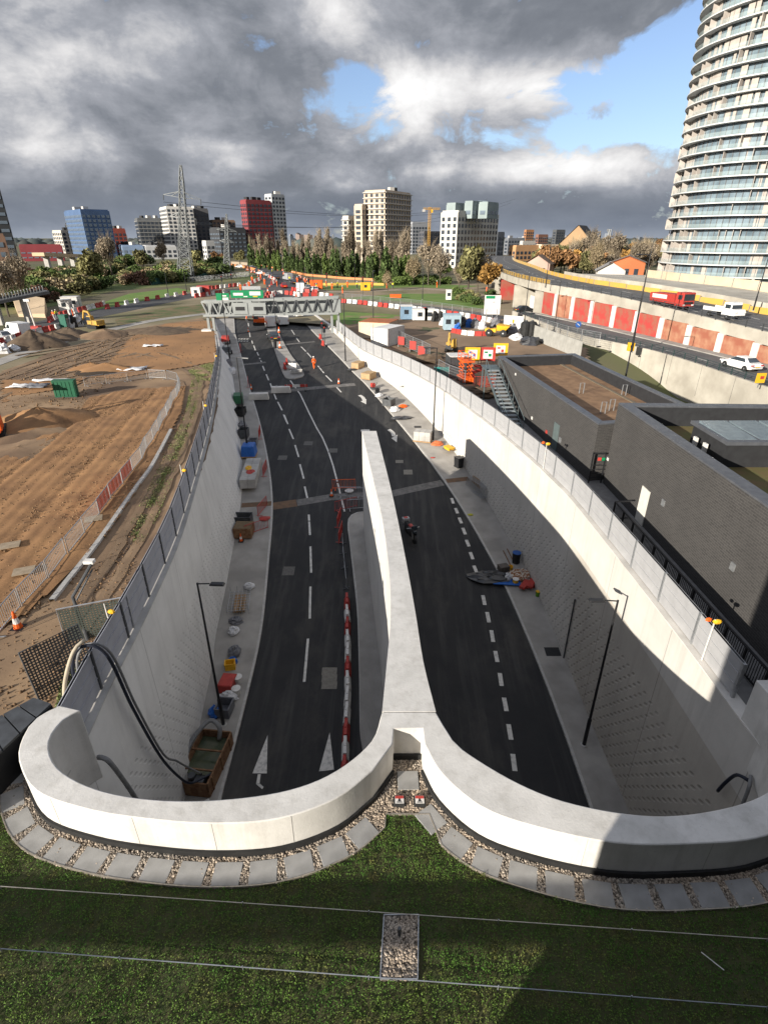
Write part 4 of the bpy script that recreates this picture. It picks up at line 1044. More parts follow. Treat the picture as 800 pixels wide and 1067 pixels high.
lump('loose_straps', 261, 493, (.9, 1.3, .25), RED, 'red straps heaped on the long block stack', 'straps', PV + .9); lump('loose_straps', 259, 488, (.6, 1.0, .2), YELLOW, 'yellow straps heaped on the long block stack', 'straps', PV + .9)
t_ = thing('wrapped_load', 'load wrapped in blue sheet behind the pale block stack', 'load', tuple(onroad(260, 474, PV)), .05)
MB().box((0, 0, .6), (1.5, 1.8, 1.2), top=.85).build('blue_cover', BAGB, t_, bevel=.1); MB().box((0, 0, .06), (1.6, 1.9, .12)).build('pallet', WOOD, t_)
crate('tool_cage', 254.5, 455, (1.0, 1.2, .9), DKSTEEL, 'dark tool cage by the left wall beyond the blue load', 'cage')
crate('tool_cage', 264, 463, (.9, .9, .6), BAGG, 'dark flat tool cage beside the blue load', 'cage')
t_ = thing('generator', 'green generator on the left pavement near the far channel', 'generator', tuple(onroad(249, 420, PV)), .2)
MB().box((0, 0, .65), (1.1, 1.9, 1.0)).build('canopy', mat('machine_green', (.03, .13, .06), (.025, .1, .05), rough=.5), t_, bevel=.06); MB().box((0, 0, .08), (1.2, 2.0, .16)).build('skid', DKSTEEL, t_); MB().cyl((.3, .5, 1.15), (.3, .5, 1.5), .06).build('exhaust', DKSTEEL, t_)
crate('black_skip', 251, 432, (1.1, 1.5, .8), RUBBER, 'black skip just nearer than the green generator', 'skip')
lump('material_heap', 253, 444, (1.0, 1.4, .6), BAGG, 'grey material heap nearer than the black skip', 'heap')
lump('grey_sack', 242, 389, (1.2, 1.8, .8), BAGW, 'pale sack on the left pavement near the gantry, nearer one', 'sack'); lump('grey_sack', 239, 381, (1.0, 1.6, .9), BAGG, 'grey sack on the left pavement near the gantry', 'sack')
def compressor(px, py, rz, lab, m, dz=PV):
    t_ = thing('site_compressor', lab, 'compressor', tuple(onroad(px, py, dz)), rz)
    MB().box((0, 0, .85), (1.3, 2.0, .8), top=.9).build('hood', m, t_, bevel=.08)
    MB().bar((0, 1.0, .5), (0, 2.0, .4), .08).build('tow_bar', DKSTEEL, t_)
    for s in (-1, 1): MB().cyl((s * .62, 0, .3), (s * .8, 0, .3), .3).build('wheel', RUBBER, t_)
compressor(237, 369, .2, 'grey wheeled compressor on the left pavement under the gantry', mat('machine_grey', (.10, .11, .12), (.08, .085, .09), rough=.5))
compressor(235.5, 358, .2, 'red wheeled compressor beyond the grey one on the left pavement', RED)
# ------------------------------------------------------------------ things on the right pavement
def block_pile(px, py, nx, ny, nz, s, m, lab, name='block_pallet', rz=0.0):
    t_ = thing(name, lab, 'pallet', tuple(onroad(px, py, PV)), rz); MB().box((0, 0, .06), (nx * s[0] + .1, ny * s[1] + .1, .12)).build('pallet_base', WOOD, t_)
    for i in range(nx):
        for j in range(ny):
            for k in range(nz): MB().box(((i - (nx - 1) / 2) * s[0], (j - (ny - 1) / 2) * s[1], .12 + s[2] * (k + .5)), (s[0] - .02, s[1] - .02, s[2] - .01)).build('block', m, t_)
block_pile(440.5, 459, 3, 2, 2, (.62, .6, .5), CONC2, 'pallet of grey blocks beside the lamp post on the right pavement', rz=-.3)
block_pile(373, 383, 2, 2, 1, (.6, .9, .7), TANB, 'small tan pallet load on the right pavement, farther one', rz=-.5)
block_pile(384, 394, 2, 2, 1, (.7, .9, .7), TANB, 'larger tan pallet load on the right pavement, nearer one', rz=-.5)
lump('cable_heap', 367, 385.5, (1.4, .8, .2), TARP, 'flat dark cable heap beside the small tan pallet load', 'cable heap')
def plate_compactor(px, py, rz, lab, m):
    t_ = thing('plate_compactor', lab, 'compactor', tuple(onroad(px, py, PV)), rz)
    MB().box((0, 0, .1), (.6, .9, .18), top=.8).build('plate', DKSTEEL, t_); MB().box((0, 0, .5), (.5, .6, .5)).build('engine', m, t_, bevel=.05); MB().tube([(-.2, -.3, .4), (-.2, -1.0, 1.0), (.2, -1.0, 1.0), (.2, -.3, .4)], .03, 6).build('handle', BLACK, t_)
plate_compactor(388.5, 405, .4, 'dark red plate compactor on the right pavement', RED); plate_compactor(393, 410, .2, 'black plate compactor next to the dark red one', BLACK)
lump('white_sack', 395, 413, (1.0, .7, .4), BAGW, 'small white sack in front of the black plate compactor', 'sack'); lump('grey_sack', 404, 418, (1.3, 1.0, .6), BAGG, 'grey sack heap left of the orange bag', 'sack'); lump('white_sack', 411, 428, (1.2, 1.0, .5), BAGW, 'white and blue sack nearer than the grey sack heap', 'sack')
crate('mesh_cage', 405, 422, (1.2, 1.2, .8), DKSTEEL, 'dark wire cage among sacks on the right pavement', 'cage', rz=-.5)
lump('orange_bag', 420, 424, (1.1, .7, .3), ORANGE, 'flat orange bag against the bright right wall', 'bag')
lump('tarpaulin', 419, 436, (2.6, 1.0, .25), TARP, 'rolled black tarpaulin across the right pavement', 'tarpaulin', rz=.1)
cover(435, 446, .8, .5, 'small dark drain cover on the right pavement', .145, BLACK)
lump('orange_bag', 455.5, 463.5, (1.5, .8, .4), mat('orange_sack', (.5, .14, .05), (.38, .1, .04), rough=.7), 'orange sack at the foot of the lamp post', 'bag')
lump('red_cloth', 451, 477, (.5, .3, .06), RED, 'small red cloth lying on the right pavement', 'cloth')
t_ = thing('wheelbarrow', 'yellow wheelbarrow tipped on its frame beside the right wall', 'wheelbarrow', tuple(onroad(467.5, 471, PV)), .5)
MB().box((0, 0, .45), (.6, .9, .3), top=1.25).build('tray', YELLOW, t_); MB().tube([(-.25, .8, .2), (-.25, -.9, .5)], .03).build('handle', DKSTEEL, t_); MB().tube([(.25, .8, .2), (.25, -.9, .5)], .03).build('handle', DKSTEEL, t_); MB().cyl((-.05, .75, .2), (.05, .75, .2), .2).build('wheel', RUBBER, t_)
t_ = thing('wheeled_bin', 'black wheeled bin against the right wall where its shade begins', 'bin', tuple(onroad(477.5, 487, PV)), .5)
MB().box((0, 0, .55), (.6, .7, 1.0), top=1.12).build('body', BLACK, t_); MB().box((0, 0, 1.08), (.7, .82, .08)).build('lid', BLACK, t_); MB().cyl((-.3, .3, .12), (.3, .3, .12), .12).build('wheel', RUBBER, t_)
t_ = thing('fence_panel_stack', 'stack of grey steel barriers leaning along the right wall', 'panel stack', tuple(onroad(496, 513, PV)), .42)
for k in range(4):
    mb = MB(); x = -.3 + k * .16
    mb.tube([(x, -1.5, .05), (x + .25, -1.5, 1.0), (x + .25, 1.5, 1.0), (x, 1.5, .05), (x, -1.5, .05)], .03, 5)
    for i in range(1, 9): mb.bar((x, -1.5 + i * .33, .05), (x + .25, -1.5 + i * .33, 1.0), .02)
    mb.build('barrier_frame', STEEL, t_)
MB().box((.62, 0, .5), (.08, 3.4, .95)).build('timber_board', WOOD, t_)
lump('yellow_cloth', 490, 536.5, (.5, .4, .08), mat('yellow_green', (.4, .38, .03), (.3, .28, .03)), 'small yellow cloth on the right pavement', 'cloth')
tub(537, 586, .34, .9, RUBBER, 'tall black tub standing alone by the right wall', BLUE, cat='tub')
lump('tarpaulin', 511, 602, (3.4, 1.7, .35), TARP, 'crumpled black tarpaulin spilling from pavement onto road', 'tarpaulin', .06, n=16)
o = MB().box((0, 0, .03), (2.1, 1.5, .06)).build('blue_sheet', BAGB, None, tuple(onroad(527, 604, PV)), -.1); tag(o, 'bright blue sheet under the rubbish beside the black tarpaulin', 'sheet')
crate('cardboard_box', 524, 594, (.8, .6, .4), mat('dark_card', (.09, .075, .065), (.07, .06, .05)), 'dark box lid at the far edge of the blue sheet', 'box', rz=.3, lid=mat('dark_card_lid', (.10, .085, .075), (.08, .07, .06)))
lump('plastic_bag', 529, 603, (.7, .6, .5), BAGW, 'white and black plastic bag on the blue sheet', 'bag', PV + .05); lump('plastic_bag', 525.5, 602, (.6, .6, .4), TARP, 'small black plastic bag on the blue sheet', 'bag', PV + .05)
tub(536.5, 608, .24, .4, YELLOW, 'yellow tub at the corner of the blue sheet', WHITE)
tub(531.5, 593, .2, .3, YELLOW, 'small yellow tub beyond the white plastic bag')
lump('rubbish_heap', 543, 600, (1.9, 1.5, .4), mat('mixed_rubbish', (.45, .40, .33), (.20, .07, .02), rough=.8, scale=7, contrast=(.45, .55)), 'heap of orange and white rubbish beside the blue sheet', 'rubbish heap', n=14)
for k, (x, y, r) in enumerate([(546, 612, -.6), (553, 611, -.5)]):
    t_ = thing('folded_barrier', 'red folded plastic barrier by the rubbish heap, ' + ('left one' if k == 0 else 'right one'), 'barrier', tuple(onroad(x, y, PV)), r); MB().box((0, 0, .28), (.45, 1.2, .22)).build('panel', RED, t_, bevel=.03); MB().box((.0, 0, .08), (.6, .2, .16)).build('foot', RED, t_)
tub(559.5, 621, .16, .4, mat('lime_green', (.10, .24, .02), (.08, .2, .02)), 'small green and yellow tub nearest the right wall', YELLOW)
for k in range(2):
    a, b = onroad(524 + k * 4, 574 - k * 2, PV), onroad(532 + k * 4, 590 - k * 2, PV); o = MB().bar(a + Vector((0, 0, .03)), b + Vector((0, 0, .03)), .06).build('steel_bar', RUST); tag(o, 'thin rusty bar lying on the right pavement, ' + ('left of its pair' if k == 0 else 'right of its pair'), 'bar')
o = MB().lathe([(.05, 0), (.5, .02), (.5, .05), (.05, .06)], n=16).build('cable_ring', RED, None, tuple(onroad(276, 540, PV))); tag(o, 'red ring of cable on the left pavement by the kerb', 'cable')
# motorbike beside the divider
def motorbike(px, py, rz, lab):
    t_ = thing('motorcycle', lab, 'motorcycle', tuple(onroad(px, py)), rz); t_.scale = (1.5, 1.3, 1.3)
    for y in (-.72, .72):
        w_ = MB().lathe([(.20, -.06), (.31, -.05), (.31, .05), (.20, .06)], n=20); o = w_.build('wheel', RUBBER, t_, (0, y, .31)); o.rotation_euler = (0, PI / 2, 0)
        r_ = MB().lathe([(.03, -.05), (.2, -.03), (.2, .03), (.03, .05)], n=14).build('rim', STEEL, o)
    mb = MB(); mb.loft([[(sx * w2, y, z) for sx, z in ((-1, z0), (1, z0), (1, z1), (-1, z1))] for y, w2, z0, z1 in ((-.95, .08, .72, .82), (-.5, .14, .62, .84), (-.2, .15, .5, .82), (.1, .17, .45, .98), (.4, .2, .4, .95), (.7, .15, .55, .9))], closed=True); mb.build('body', BLACK, t_, smooth=True, bevel=0)
    MB().box((0, .05, .99), (.26, .5, .12), top=.7).build('fuel_tank', RED, t_, bevel=.04); MB().box((0, -.5, .86), (.26, .7, .1)).build('seat', RUBBER, t_, bevel=.03)
    MB().box((0, -.98, .9), (.42, .36, .34)).build('top_box', mat('bike_box', (.30, .30, .31), (.22, .22, .23), rough=.4), t_, bevel=.04); MB().box((0, -.98, 1.08), (.2, .2, .03)).build('red_reflector', RED, t_)
    MB().tube([(-.38, .42, 1.02), (0, .55, 1.06), (.38, .42, 1.02)], .025).build('handlebar', STEEL, t_); MB().box((0, .78, .86), (.2, .14, .2)).build('headlight', GLASS, t_, bevel=.03); MB().tube([(.1, .55, 1.0), (.1, .74, .35)], .03).build('fork', STEEL, t_)
    MB().box((0, .66, 1.12), (.34, .04, .3)).build('windscreen', GLASS, t_)
motorbike(427.5, 561, PI + .3, 'black and red motorcycle parked beside the divider wall')
# concrete blocks and board barriers across the far lanes
for x, y, lab in ((293, 409, 'long white concrete block on the road right of its partner'), (270, 416, 'long white concrete block on the road beside the left kerb')):
    t_ = thing('concrete_block', lab, 'concrete block', tuple(onroad(x, y)), .1); MB().box((0, 0, .4), (2.6, .8, .8), top=.9).build('block', CONC, t_, bevel=.05); MB().tube([(-.6, 0, .8), (-.6, 0, .95), (-.4, 0, .95), (-.4, 0, .8)], .025).build('lifting_eye', STEEL, t_)
t_ = thing('board_barrier', 'red and white board barrier across the lanes beyond the divider', 'barrier', tuple(onroad(309, 407.5)), .12)
for k, m in enumerate((RED, WHITE, RED)): MB().box((-1.0 + k * 1.0, 0, .7), (.98, .06, .35)).build('board', m, t_)
for s in (-1, 1): MB().bar((s * 1.2, 0, 0), (s * 1.2, 0, .9), .07).build('leg', STEEL, t_); MB().box((s * 1.2, 0, .05), (.2, .7, .1)).build('foot', RUBBER, t_)
CONE.put(tuple(onroad(353, 400)), 0, 'traffic cone at the channel on the right lanes', 'cones in the cutting')
CONE.put(tuple(onroad(262, 406)), 0, 'traffic cone at the left end of the far channel', 'cones in the cutting')
# ------------------------------------------------------------------ vehicles, machines, people
CARW = mat('white_car_paint', (.70, .70, .69), (.66, .66, .65), rough=.25, spec=.6); CARD = mat('dark_car_paint', (.03, .033, .04), (.025, .027, .03), rough=.25, spec=.6); CARS = mat('silver_car_paint', (.30, .31, .32), (.27, .28, .29), rough=.3, spec=.6); CARR = mat('red_car_paint', (.42, .02, .02), (.36, .017, .017), rough=.3, spec=.5)
TAIL = mat('tail_lamp', (.35, .01, .01), rough=.3); HEADL = mat('head_lamp', (.7, .7, .68), rough=.15, spec=.7)
def wheels(t_, xs, ys, r=.32, w=.22):
    for y in ys:
        for x in xs:
            o = MB().lathe([(r * .62, -w / 2), (r, -w / 2 + .03), (r, w / 2 - .03), (r * .62, w / 2)], n=18).build('wheel', RUBBER, t_, (x, y, r)); o.rotation_euler = (0, PI / 2, 0)
            MB().lathe([(.02, -w / 2 - .01), (r * .62, -w / 2 + .02), (r * .62, w / 2 - .02), (.02, w / 2 + .01)], n=12).build('rim', STEEL, o)
def car(m, label='x', L=4.5, W=1.8, H=1.42):
    """front faces +Y"""
    t_ = thing('car', label, 'car'); h = L / 2
    sec = [(-h, .45, .62, .80), (-h + .12, .32, .85, .88), (-h + .7, .25, .93, .9), (-.9, .22, .95, .92), (.55, .22, .90, .92), (h - .9, .24, .82, .9), (h - .25, .3, .70, .84), (h, .42, .58, .70)]
    rows = []
    for y, z0, z1, k in sec:
        w = W / 2 * k; rows.append([(-w * .92, y, z0), (w * .92, y, z0), (w, y, z0 + .18), (w * .98, y, z1 - .06), (w * .86, y, z1), (-w * .86, y, z1), (-w * .98, y, z1 - .06), (-w, y, z0 + .18)])
    mb = MB().loft([r[::-1] for r in rows], closed=True); mb.add(rows[0], [tuple(range(8))]); mb.add(rows[-1], [tuple(reversed(range(8)))])
    mb.build('body', m, t_, fix=True)
    cab = [(-h + .45, .90, .93, .78), (-h + 1.15, .90, H - .03, .70), (-.35, .90, H, .70), (.25, .9, H - .04, .70), (1.05, .88, .92, .80)]
    rows = []
    for y, z0, z1, k in cab:
        w = W / 2 * k; rows.append([(-W / 2 * .86, y, z0), (W / 2 * .86, y, z0), (w, y, z1 - .04), (w * .9, y, z1), (-w * .9, y, z1), (-w, y, z1 - .04)])
    mb = MB().loft([r[::-1] for r in rows], closed=True); mb.build('roof', m, t_)
    for s in (-1, 1):
        mb = MB(); x0, x1 = s * W / 2 * .885, s * W / 2 * .75
        mb.add([(x0 + s * .012, -h + .95, .97), (x0 + s * .012, .82, .97), (x1 + s * .014, .24, H - .1), (x1 + s * .014, -h + 1.25, H - .1)], [(0, 1, 2, 3) if s > 0 else (3, 2, 1, 0)]); mb.build('side_window', GLASS, t_)
    w0, w1 = W / 2 * .78, W / 2 * .62
    MB().add([(-w0, 1.01, .96), (w0, 1.01, .96), (w1, .29, H - .05), (-w1, .29, H - .05)], [(0, 1, 2, 3)]).build('windscreen', GLASS, t_)
    MB().add([(w0, -h + .50, .975), (-w0, -h + .50, .975), (-w1, -h + 1.12, H - .05), (w1, -h + 1.12, H - .05)], [(0, 1, 2, 3)]).build('rear_window', GLASS, t_)
    for s in (-1, 1):
        MB().box((s * W * .34, h - .12, .64), (.38, .16, .13)).build('headlight', HEADL, t_); MB().box((s * W * .34, -h + .08, .74), (.36, .12, .13)).build('tail_light', TAIL, t_); MB().box((s * (W / 2 + .06), .72, .98), (.16, .1, .12)).build('mirror', m, t_)
    MB().box((0, -h - .01, .58), (.52, .03, .11)).build('number_plate', YELLOW, t_)
    wheels(t_, (-W / 2 + .12, W / 2 - .12), (-h + .85, h - .88)); return Proto(t_)
def van(m, label='x', L=5.4, W=2.0, H=2.3):
    t_ = thing('van', label, 'van'); h = L / 2
    prof = [(-h, .35), (h - .05, .35), (h, .6), (h - .15, 1.05), (h - .95, 1.28), (h - 1.65, H - .1), (h - 1.9, H), (-h + .08, H), (-h, H - .1)]
    mb = MB(); n = len(prof); rows = [[(x, y, z) for y, z in prof] for x in (-W / 2, -W / 2 + .06, W / 2 - .06, W / 2)]
    for r, k in ((0, .97), (3, .97)): rows[r] = [(x, y * k, (z - 1.2) * .97 + 1.2) for x, y, z in rows[r]]
    mb.loft(rows, closed=True); mb.add(rows[0], [tuple(range(n))]); mb.add(rows[3], [tuple(reversed(range(n)))]); mb.build('body', m, t_, fix=True)
    MB().add([(-W / 2 + .15, h - .93, 1.33), (W / 2 - .15, h - .93, 1.33), (W / 2 - .2, h - 1.6, H - .14), (-W / 2 + .2, h - 1.6, H - .14)], [(0, 1, 2, 3)]).build('windscreen', GLASS, t_)
    for s in (-1, 1): mb = MB(); mb.add([(s * (W / 2 + .006), h - 1.3, 1.3), (s * (W / 2 + .006), h - 1.85, H - .35), (s * (W / 2 + .006), h - 2.5, H - .35), (s * (W / 2 + .006), h - 2.5, 1.3)], [(0, 1, 2, 3) if s > 0 else (3, 2, 1, 0)]); mb.build('side_window', GLASS, t_)
    for s in (-1, 1):
        MB().box((s * W * .36, h - .06, .85), (.3, .14, .22)).build('headlight', HEADL, t_); MB().box((s * W * .44, -h + .01, 1.0), (.14, .06, .4)).build('tail_light', TAIL, t_); MB().box((s * (W / 2 + .12), h - 1.2, 1.35), (.2, .1, .28)).build('mirror', BLACK, t_)
    wheels(t_, (-W / 2 + .14, W / 2 - .14), (-h + 1.0, h - .95), .34); return Proto(t_)
def person_mesh(walk=.18):
    """one continuous figure grown from a skeleton"""
    V = [(0, 0, .98), (0, 0, 1.2), (0, 0, 1.42), (0, .01, 1.53), (0, .03, 1.66), (0, .03, 1.76),
         (.10, 0, .92), (.11, walk * .6, .50), (.11, walk, .08), (.11, walk + .14, .04), (-.10, 0, .92), (-.11, -walk * .2, .50), (-.11, -walk, .09), (-.11, -walk + .14, .04),
         (.19, 0, 1.42), (.25, -.06, 1.15), (.26, .06, .92), (.26, .11, .83), (-.19, 0, 1.42), (-.25, .03, 1.15), (-.25, .16, .95), (-.25, .2, .86)]
    E_ = [(0, 1), (1, 2), (2, 3), (3, 4), (4, 5), (0, 6), (6, 7), (7, 8), (8, 9), (0, 10), (10, 11), (11, 12), (12, 13), (2, 14), (14, 15), (15, 16), (16, 17), (2, 18), (18, 19), (19, 20), (20, 21)]
    rad = [.15, .15, .15, .065, .105, .07, .105, .07, .05, .045, .105, .07, .05, .045, .075, .05, .04, .04, .075, .05, .04, .04]
    return V, E_, rad
SKIN = mat('skin', (.42, .24, .17), (.38, .21, .15), rough=.6)
HIVIS = mat('orange_workwear', (.85, .13, .01), (.7, .1, .01), rough=.7); HIVISY = mat('yellow_workwear', (.65, .68, .03), (.55, .55, .03), rough=.7)
def skin_obj(name, V, E_, rad, keep, extra, m, parent):
    idx = {k: i for i, k in enumerate(keep)}
    me = bpy.data.meshes.new(name); me.from_pydata([V[k] for k in keep], [(idx[a], idx[b]) for a, b in E_ if a in idx and b in idx], [])
    o = bpy.data.objects.new(name, me); COL.objects.link(o); me.materials.append(m)
    md = o.modifiers.new('skin', 'SKIN'); md.use_smooth_shade = True
    for i, k in enumerate(keep): r = rad[k] + extra; me.skin_vertices[0].data[i].radius = (r, r * (.8 if k in (0, 1, 2) else 1))
    me.skin_vertices[0].data[0].use_root = True
    s = o.modifiers.new('sub', 'SUBSURF'); s.levels = 1; s.render_levels = 1
    bpy.context.view_layer.update(); dg = bpy.context.evaluated_depsgraph_get(); m2 = bpy.data.meshes.new_from_object(o.evaluated_get(dg)); o.modifiers.clear(); o.data = m2; m2.name = name
    o.parent = parent; return o
def worker(m, walk, legm=None):
    t_ = thing('person', 'x', 'person'); V, E_, rad = person_mesh(walk)
    skin_obj('body', V, E_, rad, list(range(22)), 0, SKIN, t_)
    skin_obj('jacket', V, E_, rad, [0, 1, 2, 14, 15, 16, 18, 19, 20], .022, m, t_)
    skin_obj('trousers', V, E_, rad, [0, 6, 7, 8, 10, 11, 12], .016, legm or m, t_)
    MB().lathe([(.145, 0), (.13, .03), (.12, .08), (.07, .13), (.01, .145)], (0, .03, 1.70), 12).build('hard_hat', WHITE, t_, smooth=True)
    return Proto(t_)
WORK_A = worker(HIVIS, .22); WORK_B = worker(HIVIS, .03); WORK_Y = worker(HIVISY, .1, DKSTEEL)
def excavator(m, label, sc=1.0, swing=0.0, pose=0):
    t_ = thing('excavator', label, 'excavator')
    for s in (-1, 1):
        prof = [(-1.5, .25), (-1.25, .0), (1.25, 0), (1.5, .25), (1.5, .45), (1.25, .68), (-1.25, .68), (-1.5, .45)]
        mb = MB(); rows = [[(s * .95 + dx, y, z) for y, z in prof] for dx in (-.25, .25)]; mb.loft(rows, closed=True); mb.add(rows[0], [tuple(range(8))]); mb.add(rows[1], [tuple(reversed(range(8)))]); mb.build('track', RUBBER, t_, fix=True)
    MB().box((0, 0, .55), (1.4, 1.6, .35)).build('undercarriage', DKSTEEL, t_)
    e_ = MB().box((.1, -.75, 1.25), (2.1, 1.7, .95)); e_.box((.1, -.75, .78), (1.9, 2.6, .14)); e_.build('engine_housing', m, t_, bevel=.06)
    MB().box((-.6, .6, 1.75), (.95, 1.4, 1.75), top=.88).build('cab', m, t_, bevel=.04)
    mb = MB().box((-.6, .63, 2.05), (1.0, 1.2, .75), top=.92); mb.build('cab_window', GLASS, t_)
    if pose == 0: bm_ = [(.25, .9, 1.2), (.25, 2.0, 3.2), (.25, 3.4, 3.4)]; st = [(.25, 3.4, 3.4), (.25, 4.3, 1.4)]
    else: bm_ = [(.25, .9, 1.2), (.25, 1.9, 3.6), (.25, 2.6, 3.9)]; st = [(.25, 2.6, 3.9), (.25, 3.0, 1.6)]
    mb = MB(); mb.bar(bm_[0], bm_[1], .32, .42); mb.bar(Vector(bm_[1]) - (Vector(bm_[2]) - Vector(bm_[1])).normalized() * .1, bm_[2], .3, .34); mb.build('boom', m, t_)
    MB().bar(st[0], st[1], .24, .3).build('dipper_arm', m, t_)
    mb = MB(); mb.cyl((.25, 1.0, 1.7), (.25, 2.2, 3.0), .07); mb.build('hydraulic_ram', STEEL, t_)
    x, y, z = st[1]; prof = [(y - .1, z + .1), (y + .3, z - .1), (y + .2, z - .7), (y - .35, z - .95), (y - .75, z - .75), (y - .5, z - .6), (y - .3, z - .2)]
    mb = MB(); rows = [[(x + dx, a, b) for a, b in prof] for dx in (-.5, .5)]; mb.loft(rows, closed=True); mb.add(rows[0], [tuple(range(7))]); mb.add(rows[1], [tuple(reversed(range(7)))]); mb.build('bucket', DKSTEEL, t_, fix=True)
    return Proto(t_)
DYEL = mat('muddy_yellow', (.50, .29, .04), (.30, .19, .06), rough=.7, scale=2); EXC_Y, EXC_O, EXC_U = excavator(DYEL, 'x'), excavator(ORANGE, 'x', pose=1), excavator(DYEL, 'x', pose=1)
def put_g(P, px, py, rz, lab, gr=None, sc=None, z=0.0):
    return P.put(tuple(G(px, py, z)), rz, lab, gr, sc)

# ------------------------------------------------------------------ left: earthworks
MUDB = mat('muddy_board', (.30, .24, .17), (.22, .17, .115), rough=.85)
EARTH = mat('trampled_earth', (.27, .18, .105), (.125, .08, .05), rough=.95, scale=.14, bump=.6, bscale=3, contrast=(.38, .62), dirt=.4, detail=9)
PLOUGH = mat('ploughed_soil', (.31, .168, .074), (.17, .09, .042), rough=.95, scale=.5, bump=.7, bscale=6, detail=9, contrast=(.3, .7))
SAND = mat('orange_sand', (.30, .16, .07), (.19, .105, .05), rough=.95, scale=.12, bump=.5, bscale=4, detail=8)
LGRASS = mat('lawn', (.085, .165, .028), (.13, .175, .045), rough=.95, scale=.25, bump=.4, bscale=3, detail=8)
def field(poly_px, cell, hfun, m, name, z=0.0, kind='structure', polyw=None):
    pl = polyw or [tuple(G(x, y, 0)[:2]) for x, y in poly_px]
    xs = [p[0] for p in pl]; ys = [p[1] for p in pl]
    x0, x1, y0, y1 = min(xs), max(xs), min(ys), max(ys); nx = int((x1 - x0) / cell) + 2; ny = int((y1 - y0) / cell) + 2
    gx, gy = np.meshgrid(x0 + np.arange(nx) * cell, y0 + np.arange(ny) * cell)
    cin = np.zeros(gx.shape, bool); j = len(pl) - 1
    for i in range(len(pl)):
        xi, yi = pl[i]; xj, yj = pl[j]
        if abs(yj - yi) > 1e-9: cin ^= ((yi > gy) != (yj > gy)) & (gx < (xj - xi) * (gy - yi) / (yj - yi) + xi)
        j = i
    gz = z + hfun(gx, gy)
    idx = -np.ones(gx.shape, int); idx[cin] = np.arange(cin.sum())
    vs = np.stack([gx[cin], gy[cin], gz[cin]], -1)
    a, b, c, d = idx[:-1, :-1], idx[:-1, 1:], idx[1:, 1:], idx[1:, :-1]
    okq = (a >= 0) & (b >= 0) & (c >= 0) & (d >= 0)
    fs = np.stack([a[okq], b[okq], c[okq], d[okq]], -1)
    me = bpy.data.meshes.new(name); me.from_pydata(vs.tolist(), [], fs.tolist()); me.update()
    return tag(link(name, me, m, smooth=True), kind=kind)
def waves(seed, n, fmin, fmax, amp):
    r = np.random.default_rng(seed); K = [(f * math.cos(a), f * math.sin(a), p, amp * (fmin / f) ** .8) for f, a, p in zip(np.exp(r.uniform(math.log(fmin), math.log(fmax), n)), r.uniform(0, 2 * PI, n), r.uniform(0, 2 * PI, n))]
    def h(x, y):
        z = 0 * x
        for i, (kx, ky, p, a) in enumerate(K): z = z + a * np.sin(kx * x + ky * y + p + 1.5 * np.sin(.37 * ky * x - .41 * kx * y + p))
        return z
    return h
wv1 = waves(3, 26, .25, 4.0, .05)
edge_w = [tuple(p[:2]) for p in offset_xy(cop_l, .06) if 10 < p.y < 112]
site_poly = [tuple(G(x, y)[:2]) for x, y in [(212, 331), (160, 339), (110, 351), (60, 365), (0, 388), (-40, 410)]] + [(-70, 14), (-16, 10.2)] + edge_w
field(None, .5, lambda x, y: .03 + np.abs(wv1(x, y)) * .22, EARTH, 'bare_earth', 0.0, polyw=site_poly)
# ploughed field with furrows along the sight line
fa, fb = G(78, 519), G(175, 406); fd = (fb - fa).normalized()
wv2 = waves(5, 30, .5, 7.0, .045)
def furrow(x, y):
    u = x * fd.y - y * fd.x + .25 * wv1(x, y); s = x * fd.x + y * fd.y
    return .19 + .022 * np.sin(u * 2 * PI / .8) + .018 * np.sin(u * 2 * PI / 2.6 + 1) + wv2(x, y) * .16 + (np.abs(((u / 4.7) % 1) - .5) < .04) * -.07
field([(195, 403), (191, 430), (170, 470), (140, 520), (112, 560), (70, 605), (35, 640), (0, 660), (-40, 690), (-60, 620), (-40, 520), (0, 480), (45, 452), (75, 440), (92, 416), (130, 408)], .2, furrow, PLOUGH, 'ploughed_field')
RUT = mat('wheel_rut', (.135, .09, .055), (.20, .135, .082), rough=.95, scale=.5, bump=.7, bscale=5, detail=8)
def rut(px, gap=1.9, w=.55, z=.10):
    c = smooth_curve([G(x, y) for x, y in px], 1.0)
    for s in (-gap / 2, gap / 2):
        m = offset_xy(c, s); a, b = offset_xy(m, w / 2), offset_xy(m, -w / 2); r = random.Random(len(c)); rows = []
        for i, (p, q) in enumerate(zip(a, b)): j = r.uniform(-.12, .12); rows.append([(q.x + j, q.y, z), ((p.x + q.x) / 2, (p.y + q.y) / 2, z + .012), (p.x + j, p.y, z)])
        tag(MB().loft(rows).build('wheel_ruts', RUT), kind='structure')
for q in ([(-20, 420), (60, 384), (120, 364), (175, 346), (210, 336)], [(-20, 402), (50, 376), (110, 358), (160, 346)], [(-10, 400), (40, 388), (90, 372), (120, 352)], [(60, 380), (110, 374), (150, 368), (190, 380), (214, 398), (206, 440), (188, 482), (160, 540), (130, 596), (80, 690)], [(218, 396), (214, 430), (202, 470), (184, 515), (160, 566), (128, 622), (92, 690)], [(0, 408), (60, 394), (120, 378), (200, 350)], [(20, 372), (80, 362), (140, 350)]): rut(q, 2.1 if q[0][0] != 218 else 1.6)
field([(135, 352), (170, 338), (222, 334), (227, 352), (228, 378), (205, 382), (160, 390), (120, 396), (92, 394), (110, 380)], .5, lambda x, y: .12 + wv1(x, y) * .25, SAND, 'orange_sand_patch')
field([(0, 396), (60, 398), (95, 392), (80, 404), (30, 412), (0, 424)], .5, lambda x, y: .12 + wv1(x, y) * .25, SAND, 'orange_sand_patch')
